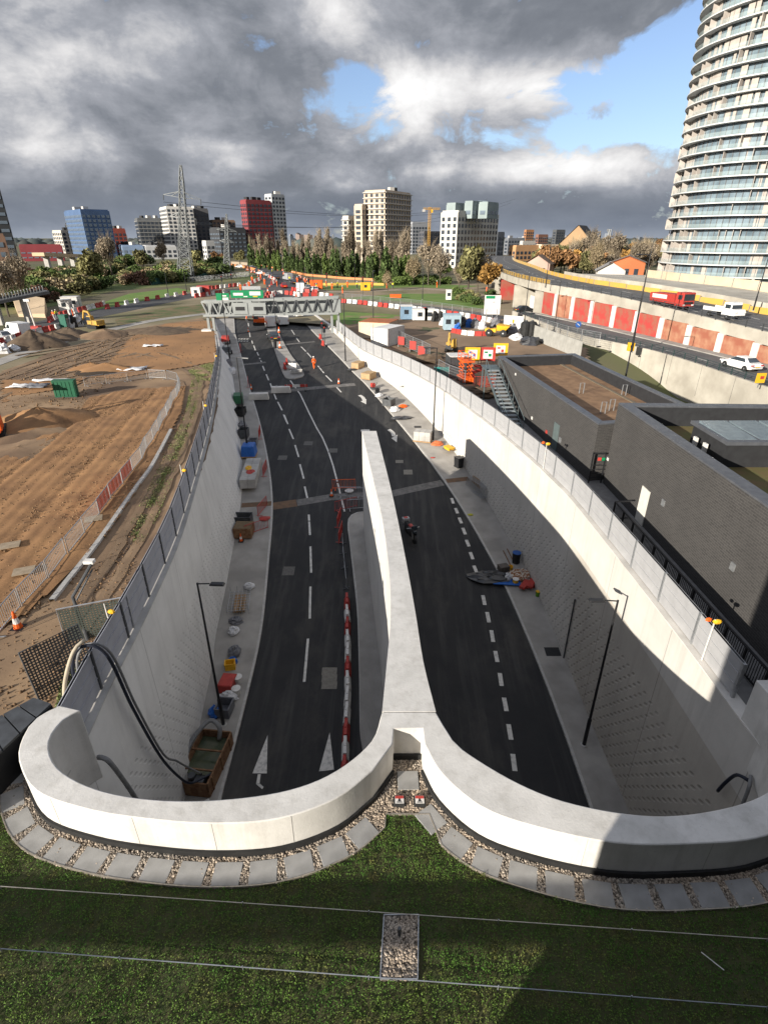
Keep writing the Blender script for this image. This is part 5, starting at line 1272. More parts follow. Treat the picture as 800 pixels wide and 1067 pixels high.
def clods():
    P = []
    for (pp, n, s0, s1) in (([(195, 403), (170, 470), (112, 560), (35, 640), (0, 660), (-40, 690), (-60, 620), (-40, 520), (0, 480), (92, 416)], 9000, .02, .085), ([(0, 392), (110, 352), (212, 334), (224, 372), (120, 398), (0, 470), (-40, 470)], 2600, .04, .16), ([(214, 400), (190, 480), (150, 566), (92, 690), (40, 720), (70, 640), (140, 540), (190, 430)], 2000, .02, .08)):
        pl = [tuple(G(x, y)[:2]) for x, y in pp]; xs = [p[0] for p in pl]; ys = [p[1] for p in pl]; k = 0
        while k < n:
            x, y = random.uniform(min(xs), max(xs)), random.uniform(min(ys), max(ys))
            if inside(pl, x, y): P.append((x, y, .17 if n == 9000 else .08, s0 + (s1 - s0) * random.random() ** 3)); k += 1
    for _ in range(2500):
        y = random.uniform(12.5, 24); P.append((random.uniform(-24, fx(y) - .8), y, .05, .02 + .09 * random.random() ** 3))
    P = np.array(P); S = P[:, 3:4] * RNG.uniform(.6, 1.1, (len(P), 3))
    return numpy_solids(P[:, :3], ICO_V, ICO_F, S, rand_rot(len(P)), 'soil_clods')
tag(link('soil_clods', clods(), mat('clod', (.19, .115, .06), (.12, .075, .042), rough=.95, scale=.4, island=.4)), 'loose clods of soil scattered over the earth field', 'soil clods', kind='stuff')
def tufts(polys, n, m, name, label, cat, size=(.02, .07), h=(.02, .075), z=0.05, world=False):
    P = []
    for pl, k in polys:
        pw_ = pl if world else [tuple(G(x, y)[:2]) for x, y in pl]
        xs = [p[0] for p in pw_]; ys = [p[1] for p in pw_]; c = 0; tr = 0
        while c < k and tr < k * 25:
            tr += 1; x, y = random.uniform(min(xs), max(xs)), random.uniform(min(ys), max(ys))
            if inside(pw_, x, y) and math.sin(x * 1.7 + y) + math.sin(y * 2.3 - x * .8) + random.uniform(-1.2, 1.2) > -.3: P.append((x, y, z)); c += 1
    C = np.array(P); n = len(C); a = RNG.uniform(0, 2 * PI, n); w = RNG.uniform(*size, n); hh = RNG.uniform(*h, n); lx, ly = RNG.normal(0, .35, n) * hh, RNG.normal(0, .35, n) * hh
    dx, dy = np.cos(a) * w, np.sin(a) * w; Z = np.zeros(n)
    V = np.stack([np.stack([-dx, -dy, Z], -1), np.stack([dx, dy, Z], -1), np.stack([dx * .6 + lx, dy * .6 + ly, hh], -1), np.stack([-dx * .6 + lx, -dy * .6 + ly, hh], -1)], 1) + C[:, None, :]
    o = link(name, numpy_quads(V, name), m); return tag(o, label, cat, kind='stuff')
GRASSM = mat('rough_grass', (.13, .165, .055), (.20, .19, .09), rough=.9, scale=.5, island=.4)
tufts([([(200, 397), (213, 391), (206, 425), (198, 452), (184, 490), (166, 538), (150, 566), (138, 568), (158, 520), (178, 472), (193, 432)], 8500), ([(196, 386), (226, 376), (228, 392), (218, 398), (200, 395)], 4500), ([(152, 530), (160, 522), (148, 556), (136, 560)], 500), ([(68, 700), (88, 690), (78, 735), (58, 742)], 3000)], 0, GRASSM, 'track_grass', 'green grass strip between the wheel tracks along the fence', 'grass', z=.06)
tufts([([(150, 345), (158, 345), (156, 352), (146, 352)], 300), ([(190, 440), (193, 452), (160, 520), (140, 548), (136, 548), (160, 500)], 1200)], 0, GRASSM, 'weedy_verge', 'weeds along the foot of the barrier line', 'grass', z=.08)
# barrier line round the field
bl = [(3, 662), (14, 648), (32, 628), (48, 609), (66, 588), (84, 566), (100, 545), (117, 522), (130, 505), (142, 490), (152, 474), (163, 455), (173, 437), (182, 419), (188, 407), (184, 399), (170, 396), (150, 396), (135, 398), (118, 400), (100, 402), (84, 405)]
blc = smooth_curve([G(x, y) for x, y in bl], .4); k = 0
for p, d in resample(blc, 2.3, .6):
    s = G_y = None
    P, lab = PB, 'grey steel barrier in the bent line beside the ploughed field'
    if 5 <= k <= 7: P, lab = PBO, 'orange netted barrier in the bent line beside the ploughed field'
    if k == 0: lab = 'tilted grey barrier nearest the roof in the line by the ploughed field'
    if k in (26, 27): P, lab = PBO, 'orange netted barrier at the far bend of the ploughed field'
    z = .1
    P.put((p.x, p.y, z), math.atan2(d.y, d.x) + random.uniform(-.09, .09), lab, 'barriers round the ploughed field'); k += 1
print('field barriers', k)
tag(MB().loft([[(p.x + .9, p.y, .06), (p.x + .9, p.y, .2), (p.x + 1.15, p.y, .2), (p.x + 1.15, p.y, .06)] for p in blc[6:70]]).build('kerb_row', KERB), 'pale row of laid kerb stones beside the field barriers', 'kerb stones')
put_g(CONE, 20, 655, 0, 'orange cone standing at the near end of the field barriers', 'cones in the field', 1.2)
def heap(px, py, r, h, m, lab, seed=1, sq=1.0, name='spoil_heap'):
    rnd = random.Random(seed); p = G(px, py); n = 26; M_ = 9; v = []; f = []
    for i in range(M_ + 1):
        t = i / M_
        for k in range(n):
            a = 2 * PI * k / n; j = 1 + .16 * math.sin(3 * a + seed) + .1 * math.sin(7 * a + 2 * seed) + rnd.uniform(-.06, .06)
            rr = r * (1 - t) * j; v.append((rr * math.cos(a), rr * math.sin(a) * sq, h * (t ** .85) * (1 + rnd.uniform(-.07, .07)) - .05 if i else -.05))
    for i in range(M_):
        for k in range(n): f.append((i * n + k, i * n + (k + 1) % n, (i + 1) * n + (k + 1) % n, (i + 1) * n + k))
    o = MB().add(v, f).build(name, m, None, (p.x, p.y, 0), smooth=True); tag(o, lab, 'heap', 'spoil heaps on the earth field'); return o
DARKE = mat('dark_spoil', (.12, .085, .055), (.075, .052, .035), rough=.95, scale=1.2, bump=.6, bscale=5)
heap(36, 361, 4.6, 2.5, DARKE, 'tallest dark spoil heap, by the left edge of the earth field', 1); heap(57, 354, 3.6, 1.3, DARKE, 'second dark spoil heap, right of the tallest', 2); heap(72, 350, 3.8, 1.5, DARKE, 'dark spoil heap nearest the yellow excavator', 3); heap(110, 350, 4.5, 1.2, EARTH, 'low brown spoil heap right of the yellow excavator', 4); heap(165, 346, 8, 1.0, DARKE, 'low dark tyre rutted mound near the gantry', 5, .6)
heap(44, 441, 4.4, 1.5, PLOUGH, 'large brown mound beside the green container', 6); heap(30, 452, 4.0, .6, EARTH, 'low trampled mound in front of the large brown one', 7); heap(112, 386, 4.0, 1.0, SAND, 'orange sand heap beside the dug pit', 8, .6); heap(96, 384, 3.0, .8, SAND, 'small orange sand heap left of the dug pit', 9, .7); heap(20, 470, 4.5, .4, EARTH, 'flat trampled mound at the left edge of the ploughed field', 10)
tag(MB().lathe([(2.6, 0), (1.5, .12), (.02, .14)], n=18).build('dug_pit', mat('wet_earth', (.035, .024, .015), (.05, .034, .02), rough=.8), None, tuple(G(103, 388) + Vector((0, 0, .12)))), 'dark wet patch dug between two orange sand heaps', 'pit')
t_ = thing('site_container', 'dark green container standing on the earth field', 'container', tuple(G(71, 414)), .12)
MB().box((0, 0, .95), (2.2, .7, 1.7)).build('body', mat('container_green', (.015, .10, .05), (.012, .08, .04), rough=.5), t_, bevel=.03)
for k in range(6): MB().box((-.95 + k * .38, -.36, .95), (.10, .05, 1.5)).build('rib', MATS['container_green'], t_)
MB().box((0, 0, .05), (2.1, .6, .1)).build('skid', DKSTEEL, t_); MB().box((0, 0, 1.83), (2.26, .76, .06)).build('roof', MATS['container_green'], t_)
def sheet(px, py, w, l, lab, m=BAGW, rz=0.0, z=.14): 
    p = G(px, py); rows = []
    for i in range(7): rows.append([(-w / 2 + w * k / 6 + random.uniform(-.08, .08), -l / 2 + l * i / 6 + random.uniform(-.08, .08), random.uniform(.02, .28)) for k in range(7)])
    o = MB().loft([r[::-1] for r in rows]).build('plastic_sheet', m, None, (p.x, p.y, z), rz, smooth=True); s = o.modifiers.new('solid', 'SOLIDIFY'); s.thickness = .04; tag(o, lab, 'sheet'); return o
sheet(30, 405, 4.0, 1.6, 'white sheet lying left of the green container'); sheet(56, 398.5, 4.4, .8, 'narrow white sheet strip beyond the green container'); sheet(137, 386, 3.6, 2.0, 'white sheet lying right of the orange sand heaps'); sheet(160, 362, 3.0, 1.0, 'pale sheet on the orange sand near the gantry'); sheet(43, 417, 2.2, 1.5, 'grey sheet on the large brown mound', BAGG, z=1.4)
for x, y, lab in ((12.5, 573, 'pale board lying on the ploughed field, leftmost one'), (27, 600, 'pale board lying on the ploughed field, nearest one'), (99, 545, 'pale board lying on the ploughed field by the orange netting')):
    o = MB().box((0, 0, .0), (.95, .7, .05)).build('ground_board', MUDB, None, tuple(G(x, y) + Vector((0, 0, .30))), .4); tag(o, lab, 'board')
tag(MB().box((0, 0, .05), (2.6, 1.5, .1)).build('ground_board', CONC2, None, tuple(G(57, 441) + Vector((0, 0, .12))), .5), 'grey board on the earth right of the large brown mound', 'board')
put_g(EXC_Y, 101, 342, 1.1, 'yellow excavator working beside the spoil heaps on the left field', 'excavators', .85)
put_g(EXC_O, -9, 455, .5, 'orange excavator cut by the left edge of the photo', 'excavators', 1.0)
def cabin(px, py, w, l, h, m, lab, rz=0.0, name='site_cabin', cat='cabin', roof=None, win=2, z=0.0, place=None):
    t_ = thing(name, lab, cat, tuple(place or G(px, py, z)), rz)
    MB().box((0, 0, h / 2 + .1), (w, l, h - .2)).build('wall', m, t_); MB().box((0, 0, h + .05), (w + .16, l + .16, .12)).build('roof', roof or m, t_)
    for k in range(win): MB().box((-w / 2 + w * (k + .5) / win, -l / 2 - .02, h * .6), (min(.9, w / win * .6), .06, .8)).build('window', GLASS, t_)
    MB().box((w * .5 + .02, 0, h * .42), (.06, .8, h * .72)).build('door', STEEL, t_)
    return t_
cabin(69, 342, 1.2, 1.2, 2.3, mat('cabin_green', (.02, .12, .08), (.016, .1, .07), rough=.5), 'small dark green cubicle left of the yellow excavator', win=0, name='site_toilet', cat='toilet')
lump('white_sack', 75, 341, (2.0, 1.6, 1.6), BAGW, 'white bulk sack between green cubicle and black tank', 'sack', dz=None); lump('bulk_sack', 82, 340, (1.8, 1.6, 1.9), BAGW, 'tall white bulk sack nearest the yellow excavator', 'sack', dz=None); lump('black_tank', 78, 341, (1.4, 1.4, 2.0), RUBBER, 'black tank between the white bulk sacks', 'tank', dz=None)
lump('white_sack', 4, 368, (2.4, 1.4, 1.3), BAGW, 'white bulk sack at the left edge before the tallest heap', 'sack', dz=None); lump('white_sack', 16, 366, (2.0, 1.2, .9), BAGW, 'white and green bundle left of the tallest heap', 'sack', dz=None)
# leaning lamp pole and netted frame by the near end of the left fence
p = G(92, 668); t_ = thing('bent_pole', 'dark bent pole with a small pale lamp behind the left fence', 'pole', (p.x, p.y, 0))
q1 = atY(76, 622, p.y + .5) - p; q2 = atY(97, 585, p.y + 1.5) - p
q1.z += p.z; 
MB().tube([(0, 0, 0), q1, q2], .07, 8).build('pole', DKSTEEL, t_); MB().tube([q1 * .92 + Vector((.1, 0, 0)), q2 * .9], .04, 6).build('brace', DKSTEEL, t_); MB().box(tuple(q2 + Vector((-.15, 0, 0))), (.4, .25, .14)).build('lamp_head', WHITE, t_)
t_ = thing('netted_frame', 'black netted frame leaning beside the bent pole', 'screen', tuple(G(72, 715)), .9)
MB().tube([(-1.0, 0, 0), (-1.0, .35, 2.1), (1.0, .35, 2.1), (1.0, 0, 0), (-1.0, 0, 0)], .04, 6).build('frame', DKSTEEL, t_)
mb = MB()
mb.add([(-1, .01, .02), (1, .01, .02), (1, .34, 2.08), (-1, .34, 2.08)], [(0, 1, 2, 3)]); mb.build('netting', net_mat('dark_netting', (.03, .032, .034)), t_)
NET_D = net_mat('dull_netting', (.05, .06, .05)); t_ = thing('netted_frame', 'green netted frame on the track right of the bent pole', 'screen', tuple(G(106, 664)), .35)
MB().tube([(-1.3, 0, 0), (-1.3, .1, 1.7), (1.3, .1, 1.7), (1.3, 0, 0)], .035, 6).build('frame', STEEL, t_); MB().box((0, .05, .85), (2.5, .02, 1.6)).build('netting', NET_D, t_)
for x, y, lab in ((138, 640, 'orange bag tied on the left fence by the green netted frame'), (200, 492, 'orange bag tied on the left fence halfway along the track'), (221, 424, 'orange bag tied on the left fence at the sand patch'), (226, 372, 'orange bag tied on the left fence nearest the gantry')):
    p = G(x, y, 2.0); p.x = fx(p.y) - .2; t_ = thing('warning_bag', lab, 'bag', tuple(p), 0, 'orange bags tied to the fences'); mb = MB()
    mb.ball((0, 0, .12), .15, 7, 4, (1, .5, .7)); mb.build('bag', YELLOW, t_); MB().bar((-.2, 0, -1.9), (-.2, .0, .5), .028).build('stake', WHITE, t_)
# black clad plant enclosure at the left edge of the roof
pe = thing('plant_enclosure', 'black clad enclosure with panelled top at the left edge of the roof', 'enclosure', (0, 0, 0))
pl = [G(54, 733, 1.9), G(36, 727, 1.9), G(-70, 785, 1.9), G(-60, 840, 1.9)]
MB().prism(xy(pl), .5, 1.82).build('wall', BLACK, pe)
mb = MB()
for i in range(6):
    a, b = pl[0].lerp(pl[3], i / 6 + .006), pl[0].lerp(pl[3], (i + 1) / 6 - .006); c, d = pl[1].lerp(pl[2], (i + 1) / 6 - .006), pl[1].lerp(pl[2], i / 6 + .006)
    MB().prism(xy([a, b, c, d]), 1.83, 1.92).build('top_panel', DKSTEEL, pe)
    
# ------------------------------------------------------------------ right: black brick buildings
BRICK = brick_mat('dark_brick', (.050, .047, .045), (.034, .032, .031), (.085, .08, .075), .34, .115)
COPE = mat('dark_coping', (.115, .12, .132), (.09, .094, .105), rough=.45, metal=.3, scale=3)
SOILR = mat('roof_substrate', (.24, .145, .08), (.15, .088, .05), rough=.95, scale=1.2, bump=.6, bscale=9, detail=8)
SKYL = mat('skylight_glass', (.16, .20, .22), (.12, .15, .17), rough=.18, spec=.7)
DGREY = mat('charcoal_cladding', (.028, .029, .031), (.022, .022, .024), rough=.6)
def brick_walls(poly, h, t_, th=.55, roofz=3.0, inner=DGREY):
    n = len(poly); mb = MB(); u = 0; mi = MB(); mc = MB()
    cx_ = sum(p[0] for p in poly) / n; cy_ = sum(p[1] for p in poly) / n
    ins = []
    for i in range(n):
        a, b, c = Vector(poly[i - 1]), Vector(poly[i]), Vector(poly[(i + 1) % n])
        d1 = (b - a).normalized(); d2 = (c - b).normalized(); n1 = Vector((-d1.y, d1.x)); n2 = Vector((-d2.y, d2.x)); m = (n1 + n2); m = m / m.dot(n1) * th if m.dot(n1) > .2 else n1 * th
        ins.append(b + m)
    for i in range(n):
        a, b = poly[i], poly[(i + 1) % n]; L = (Vector(b) - Vector(a)).length
        k = max(1, int(L / 2)); rows = []; uv = []
        for j in range(k + 1):
            p = Vector(a).lerp(Vector(b), j / k); rows.append([(p.x, p.y, 0 - .1), (p.x, p.y, h)]); uv.append([(u + L * j / k, -.1), (u + L * j / k, h)])
        mb.loft([r[::-1] for r in rows], uv=[r[::-1] for r in uv]); u += L
        c, d = ins[i], ins[(i + 1) % n]; mi.add([(c.x, c.y, roofz - .2), (c.x, c.y, h), (d.x, d.y, h), (d.x, d.y, roofz - .2)], [(3, 2, 1, 0)])
        o1 = Vector(a) ; 
    mb.build('brick_wall', BRICK, t_); mi.build('parapet_lining', inner, t_)
    for i in range(n):
        a, b, c, d = Vector(poly[i]), Vector(poly[(i + 1) % n]), ins[(i + 1) % n], ins[i]
        L = (b - a).length; k = max(1, int(L / 2.4)); mc = MB()
        for j in range(k):
            e = .012 / L; q = [a.lerp(b, j / k + e), a.lerp(b, (j + 1) / k - e), d.lerp(c, (j + 1) / k - e), d.lerp(c, j / k + e)]
            mc.prism([(v.x, v.y) for v in q], h + .002, h + .09)
        mc.build('coping', COPE, t_)
    return ins
b1 = thing('brick_building', 'low black brick building with brown soil roof and outside stair', 'building', (0, 0, 0))
P1 = [(14.1, 34.5), (22.6, 36.2), (20.2, 59.0), (11.8, 57.6)]
i1 = brick_walls(P1, 4.0, b1, roofz=3.05)
MB().prism([(p.x, p.y) for p in i1], 2.8, 3.05).build('soil_roof', SOILR, b1)
mb = MB(); a, b, c, d = [Vector((p.x, p.y)) for p in i1]; q = [b.lerp(a, .12), c.lerp(d, .12), c.lerp(d, .16), b.lerp(a, .16)]; mb.prism([(v.x, v.y) for v in q], 3.06, 3.12); mb.build('gravel_margin', GRAVBASE, b1)
def on_west(poly_a, poly_b, px, py, w, h, m, name, parent, z0=None, d=.05, label=None):
    """flat fitting on the wall a-b where the pixel falls; py is its foot when z0 is None"""
    a, b = Vector(poly_a), Vector(poly_b); dd = (b - a).normalized(); nn = Vector((dd.y, -dd.x)); 
    k = None
    ra, rb, rc = ray(px, py)
    # intersect the sight line with the wall plane
    den = nn.x * ra + nn.y * rb; t = (nn.x * a.x + nn.y * a.y) / den; X, Y, Z = ra * t, rb * t, CAM_H + rc * t
    if z0 is not None: Z = z0
    ang = math.atan2(dd.y, dd.x)
    o = MB().box((0, 0, h / 2), (w, d * 2, h)).build(name, m, parent, (X, Y, Z), ang)
    if label: o['label'] = label
    return o
W1a, W1b = P1[3], P1[0]
on_west(W1a, W1b, 578, 459, 1.0, 2.1, mat('door_grey', (.10, .13, .13), (.08, .1, .1), rough=.5), 'door', b1, 0.02)
on_west(W1a, W1b, 569, 452, .3, .3, RED, 'alarm_box', b1); on_west(W1a, W1b, 554, 437, .25, .25, WHITE, 'wall_light', b1); on_west(W1a, W1b, 537, 391, .25, .2, WHITE, 'wall_light', b1); on_west(W1a, W1b, 583, 461, .35, .4, STEEL, 'wall_box', b1)
for x, y in ((603, 410), (647, 412), (634, 428), (625, 431)):
    p = G(x, y, 3.06); MB().tube([(0, 0, 0), (0, 0, .9), (.35, 0, .9), (.35, 0, 0)], .04, 6).build('roof_vent', STEEL, b1, tuple(p))
# stair up the west wall
st = thing('steel_stair', 'grey steel stair climbing the black brick wall', 'stair', (0, 0, 0))
s0, s1 = Vector((10.75, 45.6, .0)), Vector((10.2, 55.4, 3.2)); NS = 16; sd = (s1 - s0); sh = Vector((sd.x, sd.y, 0)).normalized(); sr = Vector((sh.y, -sh.x, 0))
STEELG = mat('stair_steel', (.11, .14, .15), (.09, .115, .12), rough=.55, metal=.3); TREAD = mat('stair_tread', (.27, .30, .31), (.22, .24, .25), rough=.6)
for k in range(NS):
    p = s0 + sd * ((k + .5) / NS); MB().box((0, 0, 0), (1.25, .46, .05)).build('tread', TREAD, st, tuple(p + sr * .72), math.atan2(sh.y, sh.x) - PI / 2)
for o_ in (0.05, 1.4): MB().bar(s0 + sr * o_ + Vector((0, 0, -.05)), s1 + sr * o_ + Vector((0, 0, -.05)), .07, .3).build('stringer', STEELG, st)
for o_ in (0.05, 1.4):
    mb = MB(); mb.tube([s0 + sr * o_ + Vector((0, 0, 1.0)), s1 + sr * o_ + Vector((0, 0, 1.0))], .03, 6)
    for k in range(6): q = s0 + sd * (k / 5) + sr * o_; mb.tube([q, q + Vector((0, 0, 1.0))], .025, 5)
    mb.build('handrail', STEELG, st)
MB().box((10.95, 56.6, 3.12), (1.6, 2.2, .1)).build('landing', STEELG, st)
for x, y in ((10.3, 55.7), (10.3, 57.4)): MB().bar((x, y, 0), (x, y, 3.05), .12).build('leg', STEELG, st)
# near building
b2 = thing('brick_building', 'larger black brick building with skylight boxes along the right edge', 'building', (0, 0, 0))
P2 = [(15.15, 10.0), (44, 7.0), (46, 33.0), (15.0, 34.2)]
i2 = brick_walls(P2, 5.5, b2, roofz=4.3, th=.7)
SEDR = mat('thin_sedum', (.10, .095, .03), (.13, .085, .04), rough=.95, scale=1.0, bump=.5, bscale=8)
MB().prism([(p.x, p.y) for p in i2], 4.0, 4.3).build('sedum_roof', SEDR, b2)
def skybox(x0, x1, y0, y1, z0, z1, nm):
    w = MB().prism([(x0, y0), (x1, y0), (x1, y1), (x0, y1)], z0, z1).build('skylight_box', DGREY, b2)
    mb = MB(); mb.prism([(x0 - .15, y0 - .15), (x1 + .15, y0 - .15), (x1 + .15, y1 + .15), (x0 - .15, y1 + .15)], z1 + .002, z1 + .18); mb.build('rim', COPE, w)
    n = int((x1 - x0) / 1.6)
    for k in range(n):
        a, b = x0 + (x1 - x0) * (k + .06) / n, x0 + (x1 - x0) * (k + .94) / n
        MB().add([(a, y0 + .25, z1 + .20), (b, y0 + .25, z1 + .20), (b, y1 - .25, z1 + .3), (a, y1 - .25, z1 + .3), (a, y0 + .25, z1 + .18), (b, y0 + .25, z1 + .18), (b, y1 - .25, z1 + .18), (a, y1 - .25, z1 + .18)], [(0, 1, 2, 3), (4, 5, 1, 0), (5, 6, 2, 1), (6, 7, 3, 2), (7, 4, 0, 3)]).build('pane', SKYL, w)
skybox(17.6, 36, 26.4, 29.8, 4.3, 5.55, 'a'); skybox(17.9, 36, 18.0, 21.6, 4.3, 5.55, 'b')
for x, y in ((17.2, 28.6), (17.2, 27.6), (17.3, 20.2), (17.3, 19.3)): MB().box((x, y, 4.95), (.12, .32, .5)).build('vent_grille', WHITE, b2)
MB().box((24.0, 26.33, 4.95), (.7, .06, .5)).build('vent_grille', STEEL, b2)
W2a, W2b = P2[3], P2[0]
on_west(W2a, W2b, 666, 541, .95, 2.15, mat('pale_door', (.60, .58, .52), (.52, .5, .45), rough=.5), 'door', b2, 0.02)
on_west(W2a, W2b, 690, 527, .3, .35, STEEL, 'wall_box', b2); on_west(W2a, W2b, 762, 594, .3, .35, STEEL, 'wall_box', b2); on_west(W2a, W2b, 632, 479, .5, .2, WHITE, 'wall_light', b2)
# gap fittings between the two buildings
t_ = thing('gate_frame', 'dark gate frame with red and green plates between the two brick buildings', 'gate', (14.35, 34.2, 0), 0)
mb = MB(); mb.bar((-.35, 0, 0), (-.35, 0, 2.2), .08); mb.bar((.5, 0, 0), (.5, 0, 2.2), .08); mb.bar((-.35, 0, 2.15), (.5, 0, 2.15), .08); mb.build('frame', BLACK, t_)
for k in range(4): MB().bar((-.35, 0, .4 + k * .3), (.5, 0, .4 + k * .3), .04).build('rail', BLACK, t_)
MB().box((.1, -.05, 1.75), (.24, .03, .22)).build('red_plate', RED, t_); MB().box((.36, -.05, 1.75), (.2, .03, .2)).build('green_plate', GREEN, t_)
# paved strip and black balustrade
PATH = mat('path_paving', (.19, .185, .18), (.14, .137, .133), rough=.85, scale=2, bump=.3, bscale=14)
pr = [p for p in cop_r if p.y < 62]
tag(MB().loft([[(13.0 if y < 24 else pw([(q.y, q.x) for q in pr], y) - .02, y, .0), (max(15.6, 0) if y < 35 else lerp(14.3, 12.0, min(1, (y - 35) / 22)) + .1, y, .0)] for y in [9.6 + i * 1.2 for i in range(43)]][::-1] if False else [[(pw([(q.y, q.x) for q in pr], y) - .02, y, .0), ((15.6 if y < 35 else lerp(14.3, 12.0, min(1, (y - 35) / 22)) + .1), y, .0)] for y in [9.6 + i * 1.2 for i in range(43)]]).build('service_path', PATH), kind='structure')
bt = thing('balustrade', 'black metal balustrade in front of the larger brick building', 'railing', (0, 0, 0))
ra_, rb_ = G(637, 541), G(800, 736); ra_.z = rb_.z = 0; dd = rb_ - ra_; rb_ = ra_ + dd * 1.4; dd = rb_ - ra_; nb = 16
MB().bar(ra_ + Vector((0, 0, 1.15)), rb_ + Vector((0, 0, 1.15)), .09, .06).build('handrail', BLACK, bt)
MB().bar(ra_ + Vector((0, 0, .12)), rb_ + Vector((0, 0, .12)), .05, .05).build('bottom_rail', BLACK, bt)
for k in range(nb + 1): p = ra_ + dd * (k / nb); MB().bar(p, p + Vector((0, 0, 1.12)), .08, .08).build('post', BLACK, bt)
for k in range(nb):
    mb = MB(); L = dd.length / nb; m_ = int(L / .12)
    for j in range(1, m_): p = ra_ + dd * ((k + j / m_) / nb); mb.bar(p + Vector((0, 0, .14)), p + Vector((0, 0, 1.12)), .022)
    o = mb.build('baluster_panel', BLACK, bt)
MB().bar(ra_, ra_ + Vector((1.0, .15, 0)), .08).build('return_rail', BLACK, bt); MB().bar(ra_ + Vector((0, 0, 1.15)), ra_ + Vector((1.0, .15, 1.15)), .09, .06).build('handrail', BLACK, bt)
for x, y, lab in ((724, 650, 'orange bag on a stake at the pale fence near the balustrade'), (562, 464, 'orange bag on a stake at the pale fence below the outside stair')):
    p = G(x, y, 1.9); p.x = rxw(p.y) + .18; t_ = thing('warning_bag', lab, 'bag', tuple(p), 0, 'orange bags tied to the fences'); MB().ball((.1, 0, .1), .16, 7, 4, (1.2, .5, .7)).build('bag', YELLOW, t_); MB().ball((-.25, 0, .2), .14, 6, 3, (1, .5, .7)).build('flap', ORANGE, t_); MB().bar((0, 0, -1.9), (0, 0, .2), .04).build('stake', WHITE, t_)

# ------------------------------------------------------------------ right: yard beyond the buildings
YARD = mat('yard_earth', (.24, .165, .105), (.17, .115, .072), rough=.95, scale=.16, bump=.5, bscale=4, detail=9, dirt=.35)
wv3 = waves(9, 22, .3, 4, .03)
rw_edge = [tuple(p[:2]) for p in offset_xy(cop_r, -.05) if 59 < p.y < 118]
field(None, .6, lambda x, y: .02 + wv3(x, y) * .6, YARD, 'yard_earth', 0, polyw=[(12, 58.2), (20.2, 59.6), (24, 62), (31, 84), (30, 100), (27, 118), (12, 121), (0, 124), (-8, 124)] + rw_edge[::-1])
CARD_ = mat('beige_cabin', (.52, .44, .33), (.44, .37, .28), rough=.7); RIB = mat('white_container', (.66, .65, .62), (.56, .55, .52), rough=.5, scale=3); ORR = mat('orange_roof', (.36, .13, .05), (.27, .09, .04), rough=.8, scale=2)
def container(px, py, w, l, h, m, lab, rz=0.0, roofm=None, name='site_container'):
    t_ = thing(name, lab, 'container', tuple(G(px, py)), rz)
    MB().box((0, 0, h / 2), (w - .1, l - .1, h - .02)).build('body', m, t_); mb = MB()
    for k in range(int(l / .35)): mb.box((w / 2 - .04, -l / 2 + .2 + k * .35, h / 2), (.06, .16, h - .3)); mb.box((-w / 2 + .04, -l / 2 + .2 + k * .35, h / 2), (.06, .16, h - .3))
    mb.build('corrugation', m, t_)
    for sx in (-1, 1):
        for sy in (-1, 1): MB().box((sx * w / 2, sy * l / 2, h / 2), (.14, .14, h + .06)).build('corner_post', m, t_)
    for s in (-1, 1): MB().box((s * w * .25, -l / 2 - .01, h / 2), (w * .46, .05, h - .25)).build('door', m, t_)
    MB().box((0, 0, h + .04), (w, l, .08)).build('roof', roofm or m, t_); return t_
container(404, 358.5, 2.9, 5.0, 2.6, RIB, 'white corrugated container in front of the beige orange roofed one', -.55)
container(395, 351, 5.2, 5.0, 2.6, CARD_, 'beige container with orange roof behind the white one', -.35, ORR)
put_g(EXC_U, 470, 366, 2.9, 'yellow excavator standing alone on the right hand yard', 'excavators', .72)
def dumper():
    t_ = thing('site_dumper', 'x', 'dumper'); wheels(t_, (-.95, .95), (-1.2, 1.2), .6, .45)
    MB().box((0, -1.0, .95), (1.5, 1.9, .55)).build('chassis', YELLOW, t_, bevel=.05); mb = MB()
    rows = [[(-1.0, .1, 1.0), (1.0, .1, 1.0), (1.15, .0, 1.9), (-1.15, .0, 1.9)], [(-.9, 1.5, 1.0), (.9, 1.5, 1.0), (1.15, 2.2, 1.75), (-1.15, 2.2, 1.75)]]; mb.loft(rows, closed=True); mb.add(rows[0], [(0, 1, 2, 3)]); mb.add(rows[1], [(3, 2, 1, 0)]); mb.build('skip', YELLOW, t_, fix=True)
    mb = MB(); mb.tube([(-.6, -1.2, 1.2), (-.6, -1.2, 2.6), (.6, -1.2, 2.6), (.6, -1.2, 1.2)], .05); mb.build('roll_bar', BLACK, t_); MB().box((0, -1.0, 1.35), (.5, .5, .3)).build('seat', RUBBER, t_); return Proto(t_)
DUMP = dumper(); put_g(DUMP, 517, 350, -1.9, 'yellow dumper with pale wheels parked at the yard hoarding', None)
